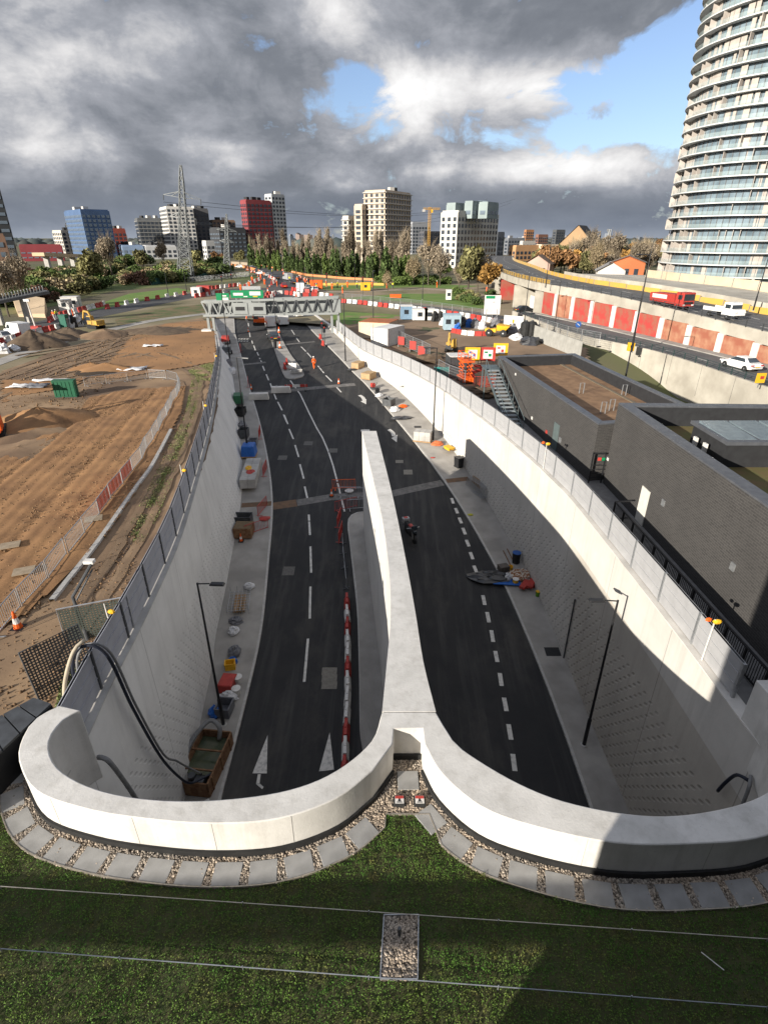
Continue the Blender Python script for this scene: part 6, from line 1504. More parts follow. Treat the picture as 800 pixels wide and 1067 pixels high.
# board sign on two posts (plain panel with green head)
t_ = thing('site_board', 'white board with green head on posts in the yard', 'sign', tuple(G(511, 339)), -.12)
for s in (-1, 1): MB().bar((s * 1.0, 0, 0), (s * 1.0, 0, 3.0), .12).build('post', STEEL, t_)
MB().box((0, 0, 3.7), (3.0, .12, 3.4)).build('board', WHITE, t_); MB().box((-.45, -.075, 5.05), (1.7, .03, .5)).build('green_head', GREEN, t_); mb = MB()
for k in range(3): mb.box((-.6 + .1 * k, -.07, 3.0 - k * .22), (1.0, .02, .1))
mb.box((.2, -.07, 4.2), (.5, .02, .3)); mb.build('text_lines', mat('grey_print', (.4, .4, .42)), t_)
HOARD = mat('grey_hoarding', (.33, .325, .30), (.26, .255, .235), rough=.8, scale=.8, dirt=.4)
def hoarding(px, h, m, lab, name='hoarding', bay=2.4, z=0.0, world=None, cat='hoarding', group=None):
    c = [G(x, y, z) for x, y in px] if world is None else world; t_ = thing(name, lab, cat, tuple(c[0]), 0, group); o0 = c[0]
    for a, b in zip(c, c[1:]):
        L = (b - a).length; n = max(1, round(L / bay)); ang = math.atan2((b - a).y, (b - a).x)
        for k in range(n):
            p = a.lerp(b, (k + .5) / n) - o0; q = a.lerp(b, k / n) - o0
            MB().box((0, 0, h / 2), (L / n - .03, .06, h)).build('panel', m, t_, tuple(p), ang); MB().box((0, .06, h / 2), (.1, .14, h + .05)).build('post', STEEL, t_, tuple(q), ang)
    return t_
hoarding([(524, 344), (544, 346)], 2.6, mat('white_hoarding', (.6, .6, .58), (.5, .5, .48), rough=.7), 'white hoarding behind the yellow dumper')
hoarding([(549, 351), (560, 356), (580, 364), (604, 374)], 2.3, HOARD, 'grey panel hoarding between yard and lower road')
MB_ = MB().box((0, -.08, 1.7), (.9, .03, .6)).build('yellow_notice', YELLOW, None, tuple(G(535, 345)), 0); tag(MB_, 'small yellow notice fixed on the white hoarding', 'notice')
# barrier rows round the yard
def barrier_row(px, lab, step=1.25, gr=None, z=0.0, both=True, scale=1.0):
    c = smooth_curve([G(x, y, z) for x, y in px], .5); k = 0
    for p, d in resample(c, step * scale, .2):
        red = (k // 2) % 2 == 0; (WB_R if red else WB_W).put(tuple(p), math.atan2(d.y, d.x) - PI / 2, ('red' if red else 'white') + ' water barrier ' + lab, gr or 'water barriers ' + lab, scale); k += 1
    return k
barrier_row([(472, 347), (484, 349), (496, 350), (507, 350)], 'in the row left of the yellow dumper')
nb_ = barrier_row([(352, 315), (375, 317), (400, 320), (430, 323.5), (455, 327), (478, 330), (500, 334), (518, 338)], 'in the long row beyond the yard', 1.5, scale=1.25)
def mesh_row(px, lab, h=2.0, bay=3.4, gr=None, z=0.0, m=None):
    c = smooth_curve([G(x, y, z) for x, y in px], .5); k = 0
    for (p, d), (q, d2) in zip(resample(c, bay, 0), resample(c, bay, 0)[1:]):
        HERAS.put(((p.x + q.x) / 2, (p.y + q.y) / 2, z), math.atan2((q - p).y, (q - p).x), lab, gr or 'mesh fence panels'); k += 1
    return k
t_ = thing('mesh_fence', 'x', 'fence panel'); mb = MB(); mb.tube([(-1.65, 0, 0), (-1.65, 0, 2.0), (1.65, 0, 2.0), (1.65, 0, 0)], .035, 5); mb.bar((-1.65, 0, .2), (1.65, 0, .2), .05); mb.build('frame', STEEL, t_); mb = MB()
for i in range(1, 14): mb.bar((-1.65 + i * 3.3 / 14, 0, .2), (-1.65 + i * 3.3 / 14, 0, 2.0), .022)
for i in range(1, 6): mb.bar((-1.65, 0, .2 + i * .3), (1.65, 0, .2 + i * .3), .022)
mb.build('wire_mesh', STEEL, t_); MB().box((1.65, 0, .07), (.3, .7, .14)).build('foot_block', RUBBER, t_); HERAS = Proto(t_)
mesh_row([(358, 314), (400, 318.5), (440, 323), (478, 328.5), (515, 335.5)], 'grey mesh panel standing behind the long barrier row beyond the yard')
mesh_row([(415, 358), (428, 365), (445, 373), (452, 380)], 'mesh panel on the yard side of the pale fence beside the white container'); mesh_row([(456, 392), (474, 402), (500, 410)], 'mesh panel on the yard side of the pale fence below the red lift')
for x, y, lab in ((418, 362, 'red banner on the yard mesh fence, beside the white container'), (430, 367, 'red banner on the yard mesh fence, middle one'), (439, 373, 'red banner on the yard mesh fence, nearest the teal hoarding')):
    t_ = thing('red_banner', lab, 'banner', tuple(G(x, y)), -.6); MB().box((0, -.06, 1.0), (1.1, .03, 1.2)).build('cloth', RED, t_); MB().bar((-.55, 0, 0), (-.55, 0, 1.7), .06).build('post', STEEL, t_)
cabin(423, 333, 2.4, 2.4, 2.7, mat('blue_cabin', (.16, .25, .34), (.13, .2, .28), rough=.6), 'small blue and white cabin beyond the white container', 0, roof=WHITE, win=1)
cabin(437, 334, 3.0, 2.2, 2.2, WHITE, 'white cabin with red skirt right of the blue cabin', 0, win=1)
cabin(447, 334, 2.0, 2.2, 2.2, WHITE, 'white and red cabin beside dark drums', 0, win=1)
cabin(470, 344, 3.0, 2.4, 2.7, mat('pale_blue_cabin', (.30, .40, .46), (.25, .33, .38), rough=.6), 'pale blue cabin in the cluttered corner of the yard', 0, win=2)
for k, (x, y, r, h, m, lab) in enumerate([(453, 335, 1.2, 1.9, RUBBER, 'black drum right of the white and red cabin'), (459, 335, 1.1, 1.8, RUBBER, 'dark drum left of the pale blue cabin'), (481, 341, 1.4, 1.9, TARP, 'dark bundle right of the pale blue cabin'), (488, 341, 1.4, 1.5, BAGB, 'blue bundle in the cluttered corner of the yard'), (495, 342, 1.4, 1.6, BAGG, 'grey bundle in the cluttered corner of the yard'), (462, 339, 1.2, 1.3, BAGW, 'white sack left of the pale blue cabin'), (502, 343, 1.2, 1.5, BAGW, 'white sack below the white and green board'), (476, 345, 1.0, 1.4, BAGB, 'blue sack right of the pale blue cabin'), (516, 340, 1.5, 1.6, BAGG, 'grey sack behind the yellow dumper'), (533, 348, 1.6, 1.6, BAGG, 'grey tarpaulined bundle right of the yellow dumper'), (538, 354, 1.8, 1.0, BAGW, 'white rubble sack left of the black tanks'), (552, 359, 2.6, 1.2, TARP, 'dark heap at the foot of the grey hoarding'), (558, 358, 1.4, .9, TARP, 'small dark heap by the grey hoarding')]):
    lump('bundle', x, y, (r * 1.3, r, h), m, lab, 'bundle', dz=None)
for x, lab in ((546, 'tall black tank beside the grey hoarding, left one'), (552.5, 'tall black tank beside the grey hoarding, right one')):
    t_ = thing('black_tank', lab, 'tank', tuple(G(x, 353))); MB().lathe([(.8, 0), (.85, .1), (.85, 2.4), (.6, 2.7), (.2, 2.8)], n=14).build('body', RUBBER, t_, smooth=False); MB().lathe([(.22, 2.78), (.22, 2.95), (.02, 2.96)], n=10).build('cap', DKSTEEL, t_)
def ybox(px, py, m, m2, lab):
    t_ = thing('notice_frame', lab, 'notice board', tuple(G(px, py)), -.1); MB().box((0, 0, 1.7), (1.9, .12, 1.7)).build('board', m, t_); MB().box((0, -.075, 1.7), (1.2, .03, 1.1)).build('sheet', WHITE, t_); MB().box((.25, -.095, 1.6), (.35, .02, .35)).build('symbol', m2, t_); MB().box((-.25, -.095, 1.95), (.4, .02, .2)).build('symbol', m2, t_)
    for s in (-1, 1): MB().bar((s * .8, .02, 0), (s * .8, .02, .9), .08).build('post', STEEL, t_)
ybox(491, 383, YELLOW, BLUE, 'yellow framed notice board beside a red framed one'); ybox(507, 383, RED, GREEN, 'red framed notice board beside a yellow framed one'); ybox(520, 378, YELLOW, RED, 'yellow notice board half hidden by the black brick building')
t_ = thing('scissor_lift', 'orange red scissor lift parked in the shaded yard corner', 'lift', tuple(G(484, 398)), .2)
MB().box((0, 0, .45), (1.3, 2.2, .5)).build('chassis', ORANGE, t_); wheels(t_, (-.6, .6), (-.8, .8), .25)
for k in range(4): 
    mb = MB(); z = .75 + k * .42
    for s in (-.5, .5): mb.bar((s, -.9, z), (s, .9, z + .4), .08); mb.bar((s, .9, z), (s, -.9, z + .4), .08)
    mb.build('scissor_arm', ORANGE, t_)
MB().box((0, 0, 2.5), (1.3, 2.3, .12)).build('platform', ORANGE, t_); mb = MB()
for z in (2.9, 3.4): mb.tube([(-.6, -1.1, z), (.6, -1.1, z), (.6, 1.1, z), (-.6, 1.1, z), (-.6, -1.1, z)], .035, 5)
for x in (-.6, .6):
    for y in (-1.1, 0, 1.1): mb.bar((x, y, 2.5), (x, y, 3.4), .05)
mb.build('guard_rail', ORANGE, t_)
t_ = thing('red_boom', 'red folded boom lying right of the scissor lift', 'boom', tuple(G(497, 394)), .35); MB().bar((-1.6, 0, .5), (1.2, 0, 1.2), .35).build('lower_boom', RED, t_); MB().bar((1.2, 0, 1.3), (-.5, 0, 1.5), .3).build('upper_boom', RED, t_); MB().box((-1.2, 0, .3), (1.2, .9, .5)).build('base', RED, t_)
container(476, 392, 2.4, 2.4, 2.5, DKSTEEL, 'grey container with pale roof behind the scissor lift', .1, WHITE)
hoarding([(452, 393), (472, 393)], 1.2, mat('teal_hoarding', (.03, .22, .20), (.025, .18, .165), rough=.6), 'low teal hoarding left of the scissor lift')
for k, (x, y) in enumerate(((503, 402), (508, 404), (511, 402))): PBR.put(tuple(G(x, y)), .3 * k, 'red plastic barrier in the heap right of the scissor lift', 'red barriers by the lift')
lump('spoil_heap', 446, 378, (6, 3, 1.0), DARKE, 'low dark heap along the pale fence in the yard', 'heap', dz=None); lump('spoil_heap', 497, 412, (5, 3, .8), DARKE, 'dark overgrown heap at the foot of the stair', 'heap', dz=None)
lump('debris_bag', 441, 369, (1, 1, .7), BAGW, 'white debris bag by the red banners', 'bag', dz=None)

# ------------------------------------------------------------------ right: lower road, viaduct, traffic
CONCB = mat('stained_concrete', (.43, .40, .34), (.30, .275, .23), rough=.85, scale=.35, bump=.25, bscale=8, dirt=.5, detail=8)
LOW_N = [(27.5, 122), (29, 107), (31.5, 90), (37.3, 75.6), (39.8, 56.6), (42, 40), (44.5, 24)]
LOW_F = [(30.5, 122), (36.6, 107), (41, 94), (46.9, 69.4), (50, 55), (53, 38), (56, 22)]
ln = evenly(smooth_curve([Vector((x, y, 1.0)) for x, y in LOW_N], 1.5), 60); lf = evenly(smooth_curve([Vector((x, y, 1.0)) for x, y in LOW_F], 1.5), 60)
tag(MB().loft([[a, a.lerp(b, .5), b] for a, b in zip(ln, lf)][::-1]).build('lower_road', ASPH2), kind='structure')
def footway(frac0, frac1, z=.13):
    mb = MB(); mb.loft([[b.lerp(a, frac0) + Vector((0, 0, z)), b.lerp(a, frac1) + Vector((0, 0, z)), b.lerp(a, frac1)] for a, b in zip(ln, lf)]); return mb
tag(footway(0, .22).build('footway', PAVE), kind='structure')
lw_ = thing('retaining_wall', 'pale stained concrete wall under the lower road railing', 'wall', (0, 0, 0))
mb = MB(); nn = offset_xy(ln, -.0); mb.loft([[(p.x, p.y, -3.7), (p.x, p.y, 1.25), (q.x, q.y, 1.25), (q.x, q.y, .9)] for p, q in zip(offset_xy(ln, -.35), ln)]); mb.build('wall_body', CONCB, lw_, fix=True)
for p, d in resample(ln, 6.0, 3.0): MB().box((0, 0, -.6), (.04, .356, 3.7)).build('expansion_joint', DKSTEEL, lw_, (p.x + d.y * .175, p.y - d.x * .175, .0), math.atan2(d.y, d.x))
def steel_rail(curve, lab, h=.8, step=2.2, m=DKSTEEL, rails=(.3, .55, .8), base=.22):
    t_ = thing('guard_railing', lab, 'railing', (0, 0, 0)); pp = [q[0] for q in resample(curve, step, .3)]
    for z in rails: MB().tube([p + Vector((0, 0, z + base)) for p in curve], .032, 5).build('rail', m, t_)
    for p in pp[:95]: MB().box((0, 0, h / 2 + base), (.09, .12, h)).build('post', m, t_, tuple(p))
    return t_
steel_rail(offset_xy(ln, -.18), 'dark green railing on the pale wall of the lower road', m=mat('green_black_steel', (.03, .05, .05), (.025, .04, .04), rough=.5))
UP_N = [(50.5, 52), (47, 69.4), (41, 94), (36.6, 108), (33, 122), (31.7, 140), (32.5, 165), (37, 200), (45, 269), (60, 340)]
UP_Z = [(52, 3.3), (69.4, 4.2), (94, 5.4), (108, 6.0), (122, 6.1), (200, 6.1), (400, 6.1)]
un = smooth_curve([Vector((x, y, pw(UP_Z, y))) for x, y in UP_N], 2.0)
for p in un: p.z = pw(UP_Z, p.y)
uf = offset_xy(un, -13.2)
tag(MB().loft([[a, a.lerp(b, .33), a.lerp(b, .66), b] for a, b in zip(un, uf)]).build('upper_road', ASPH2), kind='structure')
vd = thing('viaduct', 'concrete viaduct with red panelled side wall under the upper road', 'viaduct', (0, 0, 0))
MB().loft([[(q.x, q.y, q.z - 1.0), (p.x, p.y, p.z - 1.0), (p.x, p.y, p.z + .5), (q.x, q.y, q.z + .5), (q.x, q.y, q.z - .05)] for p, q in zip(offset_xy(un, .05), offset_xy(un, -.4))]).build('edge_beam', CONCB, vd, fix=True)
MB().loft([[(p.x, p.y, p.z - 1.0), (q.x, q.y, q.z - 1.0), (q.x, q.y, q.z + .6), (q.x + .3, q.y, q.z + .6)] for p, q in zip(un, uf)]).build('deck_soffit', CONCB, vd)
REDP = mat('red_mural', (.34, .045, .038), (.26, .09, .06), rough=.8, scale=.55, contrast=(.42, .58), detail=9); REDP2 = mat('weathered_mural', (.26, .09, .055), (.34, .18, .11), rough=.85, scale=.5, contrast=(.4, .6), detail=9)
PILA = mat('white_pilaster', (.60, .58, .54), (.50, .48, .44), rough=.8, dirt=.3)
wl_pts = [p for p in un if 40 < p.y < 123]; rs = resample(wl_pts, 5.9, 1.0)
for k, ((p, d), (q, d2)) in enumerate(zip(rs, rs[1:])):
    ang = math.atan2((q - p).y, (q - p).x); L = (q - p).length; zt = (p.z + q.z) / 2 - 1.0; m_ = (p + q) / 2; s = Vector((-(q - p).y, (q - p).x, 0)).normalized()
    P_ = MB().box((0, 0, (zt + .9) / 2), (L - 1.0, .2, zt - .9)).build('mural_panel', REDP2 if k < 5 or k % 5 == 0 else REDP, vd, (m_.x - s.x * .0, m_.y, 0), ang)
    MB().box((0, 0, (p.z - 1.0 + .9) / 2), (1.0, .5, p.z - 1.0 - .9 - .004)).build('pilaster', PILA, vd, (p.x, p.y, 0), ang)
for y in (124, 140, 158, 176, 200, 230):
    p = Vector((pw([(q.y, q.x) for q in un], y), y, 0)); MB().box((2.5, 0, 2.5), (6.0, 1.2, 5.0)).build('pier', CONCB if y != 158 else REDP, vd, tuple(p))
hoarding(None, 2.8, mat('white_board', (.62, .62, .62), (.52, .52, .52), rough=.6), 'white boarding under the open viaduct span', world=[Vector((34.5, 150, 0)), Vector((35.5, 132, 0))])
steel_rail(offset_xy([p for p in un if p.y < 190], .15), 'dark railing along the near edge of the upper road', base=.5, rails=(.25, .55, .85), h=.85, step=2.6)
YHO = mat('yellow_boarding', (.52, .32, .06), (.42, .27, .08), rough=.7, scale=.5)
hoarding(None, .8, YHO, 'yellow boarding on the near edge of the far viaduct', bay=4, z=6, world=[p + Vector((.5, 0, .5)) for p in un if 118 < p.y < 320][::6], group=None)
hoarding(None, .9, YHO, 'yellow boarding along the far edge of the upper road', bay=5, world=[p + Vector((-.3, 0, .0)) for p in uf if 60 < p.y < 330][::7])
tag(MB().loft([[(p.x + .2, p.y, p.z - .1), (p.x + .2, p.y, p.z + 1.5), (p.x + 4.0, p.y, p.z + .9), (p.x + 40, p.y, p.z + .2), (p.x + 40, p.y, -.1)] for p in uf if p.y < 150]).build('embankment', CONCB), kind='structure')
facmat2 = lambda nm, c: mat(nm, c, tuple(x * .8 for x in c), rough=.8, scale=.3, dirt=.3)
# markings of both roads
mb = MB()
def along(a_, b_, f, y0, y1, w, L, gap, z=.006):
    c = [p.lerp(q, f) for p, q in zip(a_, b_) if y0 < p.y < y1]
    for (p, d) in resample(c, L + gap, 0):
        q = p + d * L; s = Vector((-d.y, d.x, 0)) * w / 2; v = [p + s, p - s, q - s, q + s]; v = [x + Vector((0, 0, z)) for x in v]; v = v if (v[1] - v[0]).cross(v[2] - v[1]).z > 0 else v[::-1]; mb.add(v, [(0, 1, 2, 3)])
along(un, uf, .34, 50, 320, .2, 2.5, 4.5, .02); along(un, uf, .66, 50, 320, .2, 2.5, 4.5, .02); along(un, uf, .08, 50, 320, .15, 6, .1, .02); along(ln, lf, .34, 20, 120, .15, 2, 4)
tag(mb.build('road_markings', PAINT), kind='structure')
hoarding(None, 1.9, facmat2('beige_boards', (.50, .42, .30)), 'beige hoarding in front of the round tower', bay=6, world=[p + Vector((17, 0, .35)) for p in uf if 62 < p.y < 150][::8])
CW = car(CARW); c_ = CW.put(tuple(G(770, 384, 1.0)), math.atan2(-(46.9 - 41) , 1) * 0 + .22, 'white car driving along the lower road below the red panels', None, 1.08)
def lorry():
    t_ = thing('tipper_lorry', 'red tipper lorry on the upper road beside the flatbed van', 'lorry')
    wheels(t_, (-.95, .95), (-3.3, -2.0, 1.2, 2.9), .5, .35); MB().box((0, -.3, .8), (1.0, 7.6, .35)).build('chassis', DKSTEEL, t_)
    MB().box((0, 3.15, 1.9), (2.4, 1.9, 2.2), top=.95).build('cab', RED, t_, bevel=.08); MB().add([(-1.05, 4.11, 1.75), (1.05, 4.11, 1.75), (1.0, 4.06, 2.75), (-1.0, 4.06, 2.75)], [(0, 1, 2, 3)][::-1]).build('windscreen', GLASS, t_)
    for s in (-1, 1): MB().box((s * 1.19, 3.3, 2.25), (.05, .9, .7)).build('side_window', GLASS, t_); MB().box((s * .85, 4.12, 1.05), (.4, .06, .2)).build('headlight', HEADL, t_)
    MB().box((0, 4.12, 1.35), (1.7, .05, .4)).build('grille', BLACK, t_)
    mb = MB(); rows = [[(-1.05, y, 1.05), (1.05, y, 1.05), (1.25, y, z), (-1.25, y, z)] for y, z in ((-4.2, 2.3), (-4.0, 2.5), (1.9, 2.6), (2.05, 2.6))]; mb.loft(rows, closed=True); mb.add(rows[0], [(3, 2, 1, 0)]); mb.add(rows[-1], [(0, 1, 2, 3)]); mb.build('tipper_body', RED, t_, fix=True)
    for s in (-1, 1): MB().add([(s * 1.20, -3.5, 1.7), (s * 1.20, .2, 1.7), (s * 1.262, .2, 2.35), (s * 1.262, -3.5, 2.35)], [(0, 1, 2, 3), (3, 2, 1, 0)][:1]).build('white_band', WHITE, t_)
    return t_
def upz(px, py):
    z = 5
    for _ in range(30): p = G(px, py, z); z = pw(UP_Z, p.y)
    return G(px, py, z)
ru = lambda y: math.atan2(-(pw([(q.y, q.x) for q in un], y + 6) - pw([(q.y, q.x) for q in un], y - 6)), 12)
p = upz(697, 322); o = lorry(); o.location = p; o.rotation_euler = (0, 0, ru(p.y) + PI); o.scale = (.88,) * 3
t_ = thing('flatbed_van', 'white flatbed van behind the red tipper lorry', 'van'); wheels(t_, (-.85, .85), (-1.7, 1.6), .36)
MB().box((0, 1.35, 1.35), (2.0, 1.6, 1.7), top=.86).build('cab', CARW, t_, bevel=.08); MB().box((0, 2.4, .95), (1.95, .9, .8), top=.9).build('bonnet', CARW, t_, bevel=.08); MB().add([(-.85, 2.15, 1.4), (.85, 2.15, 1.4), (.78, 2.02, 2.1), (-.78, 2.02, 2.1)], [(3, 2, 1, 0)]).build('windscreen', GLASS, t_)
for s in (-1, 1): MB().box((s * .97, 1.5, 1.7), (.06, .9, .5)).build('side_window', GLASS, t_); MB().box((s * .7, 2.85, 1.0), (.4, .08, .2)).build('headlight', HEADL, t_)
MB().box((0, -1.2, .95), (2.1, 3.3, .14)).build('flatbed', CARW, t_); 
for s in (-1, 1): MB().box((s * 1.03, -1.2, 1.2), (.05, 3.3, .36)).build('drop_side', CARW, t_)
p = upz(752, 331); t_.location = p; t_.rotation_euler = (0, 0, ru(p.y) + PI)
# lamps and poles beside these roads
LAMP2 = lamp_proto(9.0, 1.6)
def rlamp(px, py, z, rz, lab, sc=1.0, P=LAMP2): P.put(tuple(G(px, py, z)), rz, lab, 'lamp posts along the right hand roads', sc)
rlamp(657, 367.5, 1.0, 2.0, 'tall black pole with yellow box at its foot on the lower road', 1.35); rlamp(576, 352, 0, 2.6, 'lamp post standing at the grey hoarding', 1.0); rlamp(545, 345, 0, 2.6, 'lamp post in the yard by the white hoarding', 1.05); rlamp(784, 324, 5.5, 2.8, 'lamp post on the embankment right of the flatbed van', 1.0); rlamp(671, 298, 6, 2.6, 'lamp post beyond the red tipper lorry', 1.0); rlamp(568, 300, 6.1, 2.8, 'lamp post on the viaduct above the red panels', 1.0); rlamp(651, 395, 0, 2.3, 'thin lamp post behind the far brick building', 1.0)
t_ = thing('yellow_box', 'yellow box at the foot of the tall black pole', 'box', tuple(G(656, 366, 1.13))); MB().box((0, 0, .6), (.8, .6, 1.1)).build('body', YELLOW, t_, bevel=.04); MB().box((0, -.31, .7), (.4, .03, .3)).build('plate', BLACK, t_)
t_ = thing('yellow_sign', 'yellow road sign on the wall right of the white car', 'sign', tuple(G(789, 404, 1.2)), .1); MB().box((0, 0, 1.0), (1.0, .08, 1.0)).build('plate', YELLOW, t_); MB().box((.1, -.055, 1.05), (.4, .03, .3)).build('red_mark', RED, t_); MB().bar((0, .05, 0), (0, .05, .6), .08).build('post', STEEL, t_)
t_ = thing('road_sign', 'round blue road sign on a short post by the grey hoarding', 'sign', tuple(G(600, 352, 1.0)), 0); MB().bar((0, 0, 0), (0, 0, 2.2), .07).build('post', STEEL, t_); o = MB().lathe([(.02, -.02), (.45, -.02), (.45, .02), (.02, .02)], n=20).build('disc', BLUE, t_, (0, -.06, 2.0)); o.rotation_euler = (PI / 2, 0, 0); MB().bar((-.2, -.10, 2.15), (.2, -.10, 1.85), .08, .02, (0, 1, 0)).build('arrow', WHITE, t_)
mesh_row([(560, 344), (580, 351), (600, 357), (640, 365)], 'mesh panel along the footway of the lower road', gr='mesh panels along the lower road', z=1.0)
# round tower
TW = thing('round_tower', 'tall round residential tower ringed with white balconies', 'tower', (113.5, 192, 0))
TSL = mat('white_slab_edge', (.56, .57, .57), (.48, .49, .49), rough=.6); TGL = mat('tower_glass', (.20, .26, .30), (.09, .125, .15), rough=.1, spec=.8, scale=.25); TBL = mat('pale_balustrade', (.42, .50, .49), (.34, .42, .41), rough=.15, spec=.6, scale=.2, alpha=.32); MULL = mat('mullion_grey', (.16, .165, .17), (.12, .125, .13), rough=.5); TPA = mat('beige_panel', (.42, .38, .34), (.33, .29, .26), rough=.7, scale=.4)
def ringp(r, n=72, ph=0.0, amp=.022): return [((r * (1 + amp * math.cos(3 * t + ph) + amp * .5 * math.cos(2 * t - ph))) * math.cos(t), (r * (1 + amp * math.cos(3 * t + ph) + amp * .5 * math.cos(2 * t - ph))) * math.sin(t)) for t in [2 * PI * k / n for k in range(n)]]
FH = 3.2; rnd = random.Random(4); ml = MB(); pn = MB()
for fl_ in range(23):
    z = 4.4 + fl_ * FH; r = 23.4 + .07 * fl_; ph = fl_ * .23
    MB().prism(ringp(r, ph=ph), z + .15, z + .42).build('floor_slab', TSL, TW)
    gl = MB(); rr = ringp(r - 2.1, 48, ph); gl.loft([[(x, y, z + .42), (x, y, z + FH)] for x, y in rr + rr[:1]]); gl.build('glazing', TGL, TW); rr = ringp(r - 2.05, 84, ph)
    for q_ in rr: ml.bar((q_[0], q_[1], z + .43), (q_[0], q_[1], z + FH), .16)
    bl_ = MB(); rr = ringp(r - .15, 72, ph); bl_.loft([[(x, y, z + .42), (x, y, z + 1.5)] for x, y in rr + rr[:1]]); bl_.build('balustrade', TBL, TW)
    k = 0
    for a in range(80):
        if rnd.random() < .5:
            t = 2 * PI * (a + rnd.random() * .4) / 80; rw = r - 1.95; w = rnd.uniform(.7, 1.7)
            pn.box((rw * math.cos(t), rw * math.sin(t), z + .42 + (FH - .44) / 2), (.22, w, FH - .45), t)
        if rnd.random() < .25:
            t = 2 * PI * (a + .5) / 80; rw = r - 1.2; pn.box((rw * math.cos(t), rw * math.sin(t), z + .42 + (FH - .44) / 2), (1.7, .14, FH - .45), t)
tag(ml.build('glazing_bars', MULL, TW), kind='stuff'); tag(pn.build('facade_panels', TPA, TW), kind='stuff')
MB().prism(ringp(20.5), 0, 4.4).build('lobby_glazing', TGL, TW)
for k in range(20): t = 2 * PI * k / 20; MB().box((0, 0, 2.2), (1.2, .7, 4.4)).build('column', TSL, TW, (22.4 * math.cos(t), 22.4 * math.sin(t), 0), t)
MB().prism(ringp(21), 4.4 + 23 * FH, 4.4 + 23 * FH + 1.2).build('roof', TSL, TW)
# ------------------------------------------------------------------ the taller part of the portal building, behind the viewpoint (it throws the shade on the right)
tb = thing('vent_building', 'tall plain building standing behind the planted roof', 'building', (0, 0, 0))
MB().prism([(-4.1, -1.2), (-4.1, -26), (34, -26), (34, -1.2)], -.1, 24).build('wall', DGREY, tb)
# ------------------------------------------------------------------ middle distance: roads, grass, paths
def ribbon(px, w, m, name, z=.0, step=3.0, ws=None):
    c = smooth_curve([G(x, y, 0) for x, y in px], step); a, b = offset_xy(c, w / 2), offset_xy(c, -w / 2)
    if ws:
        a = []; b = []
        for i, p in enumerate(c):
            d = (c[min(i + 1, len(c) - 1)] - c[max(i - 1, 0)]); d.z = 0; d.normalize(); k = i / (len(c) - 1); ww = pw(ws, k) / 2; a.append(p + Vector((-d.y * ww, d.x * ww, 0))); b.append(p - Vector((-d.y * ww, d.x * ww, 0)))
    for p in a + b: p.z = z
    return tag(MB().loft([[q, p] for p, q in zip(a, b)]).build(name, m), kind='structure'), c
MROAD = mat('mid_asphalt', (.045, .045, .048), (.07, .069, .068), rough=.85, scale=.1)
PALER = mat('pale_track', (.30, .25, .19), (.24, .19, .14), rough=.9, scale=.2)
def flat(px, m, name, z, world=None):
    p = [tuple(G(x, y)[:2]) for x, y in px] if world is None else world
    return tag(MB().add([(x, y, z) for x, y in p], [tuple(range(len(p)))]).build(name, m, fix=True), kind='structure')
DUSTY = mat('dusty_ground', (.22, .175, .115), (.13, .12, .06), rough=.95, scale=.05, bump=.3, bscale=1, contrast=(.42, .58), detail=9)
flat([(0, 390), (60, 366), (110, 352), (160, 340), (214, 332), (238, 331), (340, 338), (350, 322), (560, 345), (560, 318), (510, 292), (420, 296), (340, 288), (280, 292), (200, 303), (120, 318), (40, 335), (0, 345)], DUSTY, 'roundabout_ground', -.012)
_, LRc = ribbon([(-40, 372), (0, 352), (40, 341), (80, 331), (120, 323), (160, 315), (205, 307), (245, 302), (290, 301)], 9, MROAD, 'far_road', .012)
ribbon([(-40, 392), (0, 377), (50, 360), (105, 346), (160, 334), (215, 327)], 2.6, PAVE, 'footway', .02)
_, FRc = ribbon([(272, 331), (288, 318), (298, 309), (304, 302), (302, 296), (294, 290), (284, 285), (272, 280), (258, 277), (240, 275)], 15, MROAD, 'far_road', .016, ws=[(0, 14), (.3, 17), (1, 17)])
_, CRc = ribbon([(290, 311), (330, 312), (370, 315), (410, 318), (450, 322), (500, 329), (535, 335)], 8, MROAD, 'far_road', .014)
_, PRc = ribbon([(300, 301), (345, 304), (395, 303), (440, 301), (480, 304), (520, 312)], 5, PALER, 'footpath', .010)
flat([(345, 328), (362, 325), (400, 327), (420, 329), (405, 334), (372, 337), (350, 341), (345, 336)], LGRASS, 'lawn', .02)
flat([(350, 311), (420, 306), (470, 306), (515, 318), (500, 322), (440, 316), (390, 312)], LGRASS, 'lawn', .006)
flat([(310, 300), (345, 296), (430, 295), (500, 298), (470, 301), (430, 299), (380, 301), (345, 302)], LGRASS, 'lawn', .004)
flat([(50, 330), (105, 316), (135, 306), (185, 300), (200, 303), (160, 312), (112, 322), (60, 333)], LGRASS, 'lawn', .004)
flat([(0, 330), (60, 318), (120, 303), (200, 297), (285, 289), (272, 283), (200, 290), (120, 296), (30, 308), (0, 312)], mat('rough_bank', (.08, .11, .03), (.15, .14, .06), rough=.95, scale=.05, contrast=(.4, .6), detail=8), 'rough_bank', -.004)
flat([(120, 333), (170, 321), (212, 317), (213, 325), (165, 331), (125, 344)], mat('verge_scrub', (.07, .09, .03), (.15, .11, .06), rough=.95, scale=.3, contrast=(.4, .6), detail=8), 'verge', .008)
WLD = mat('meadow', (.10, .12, .04), (.14, .13, .06), rough=.95, scale=.03)
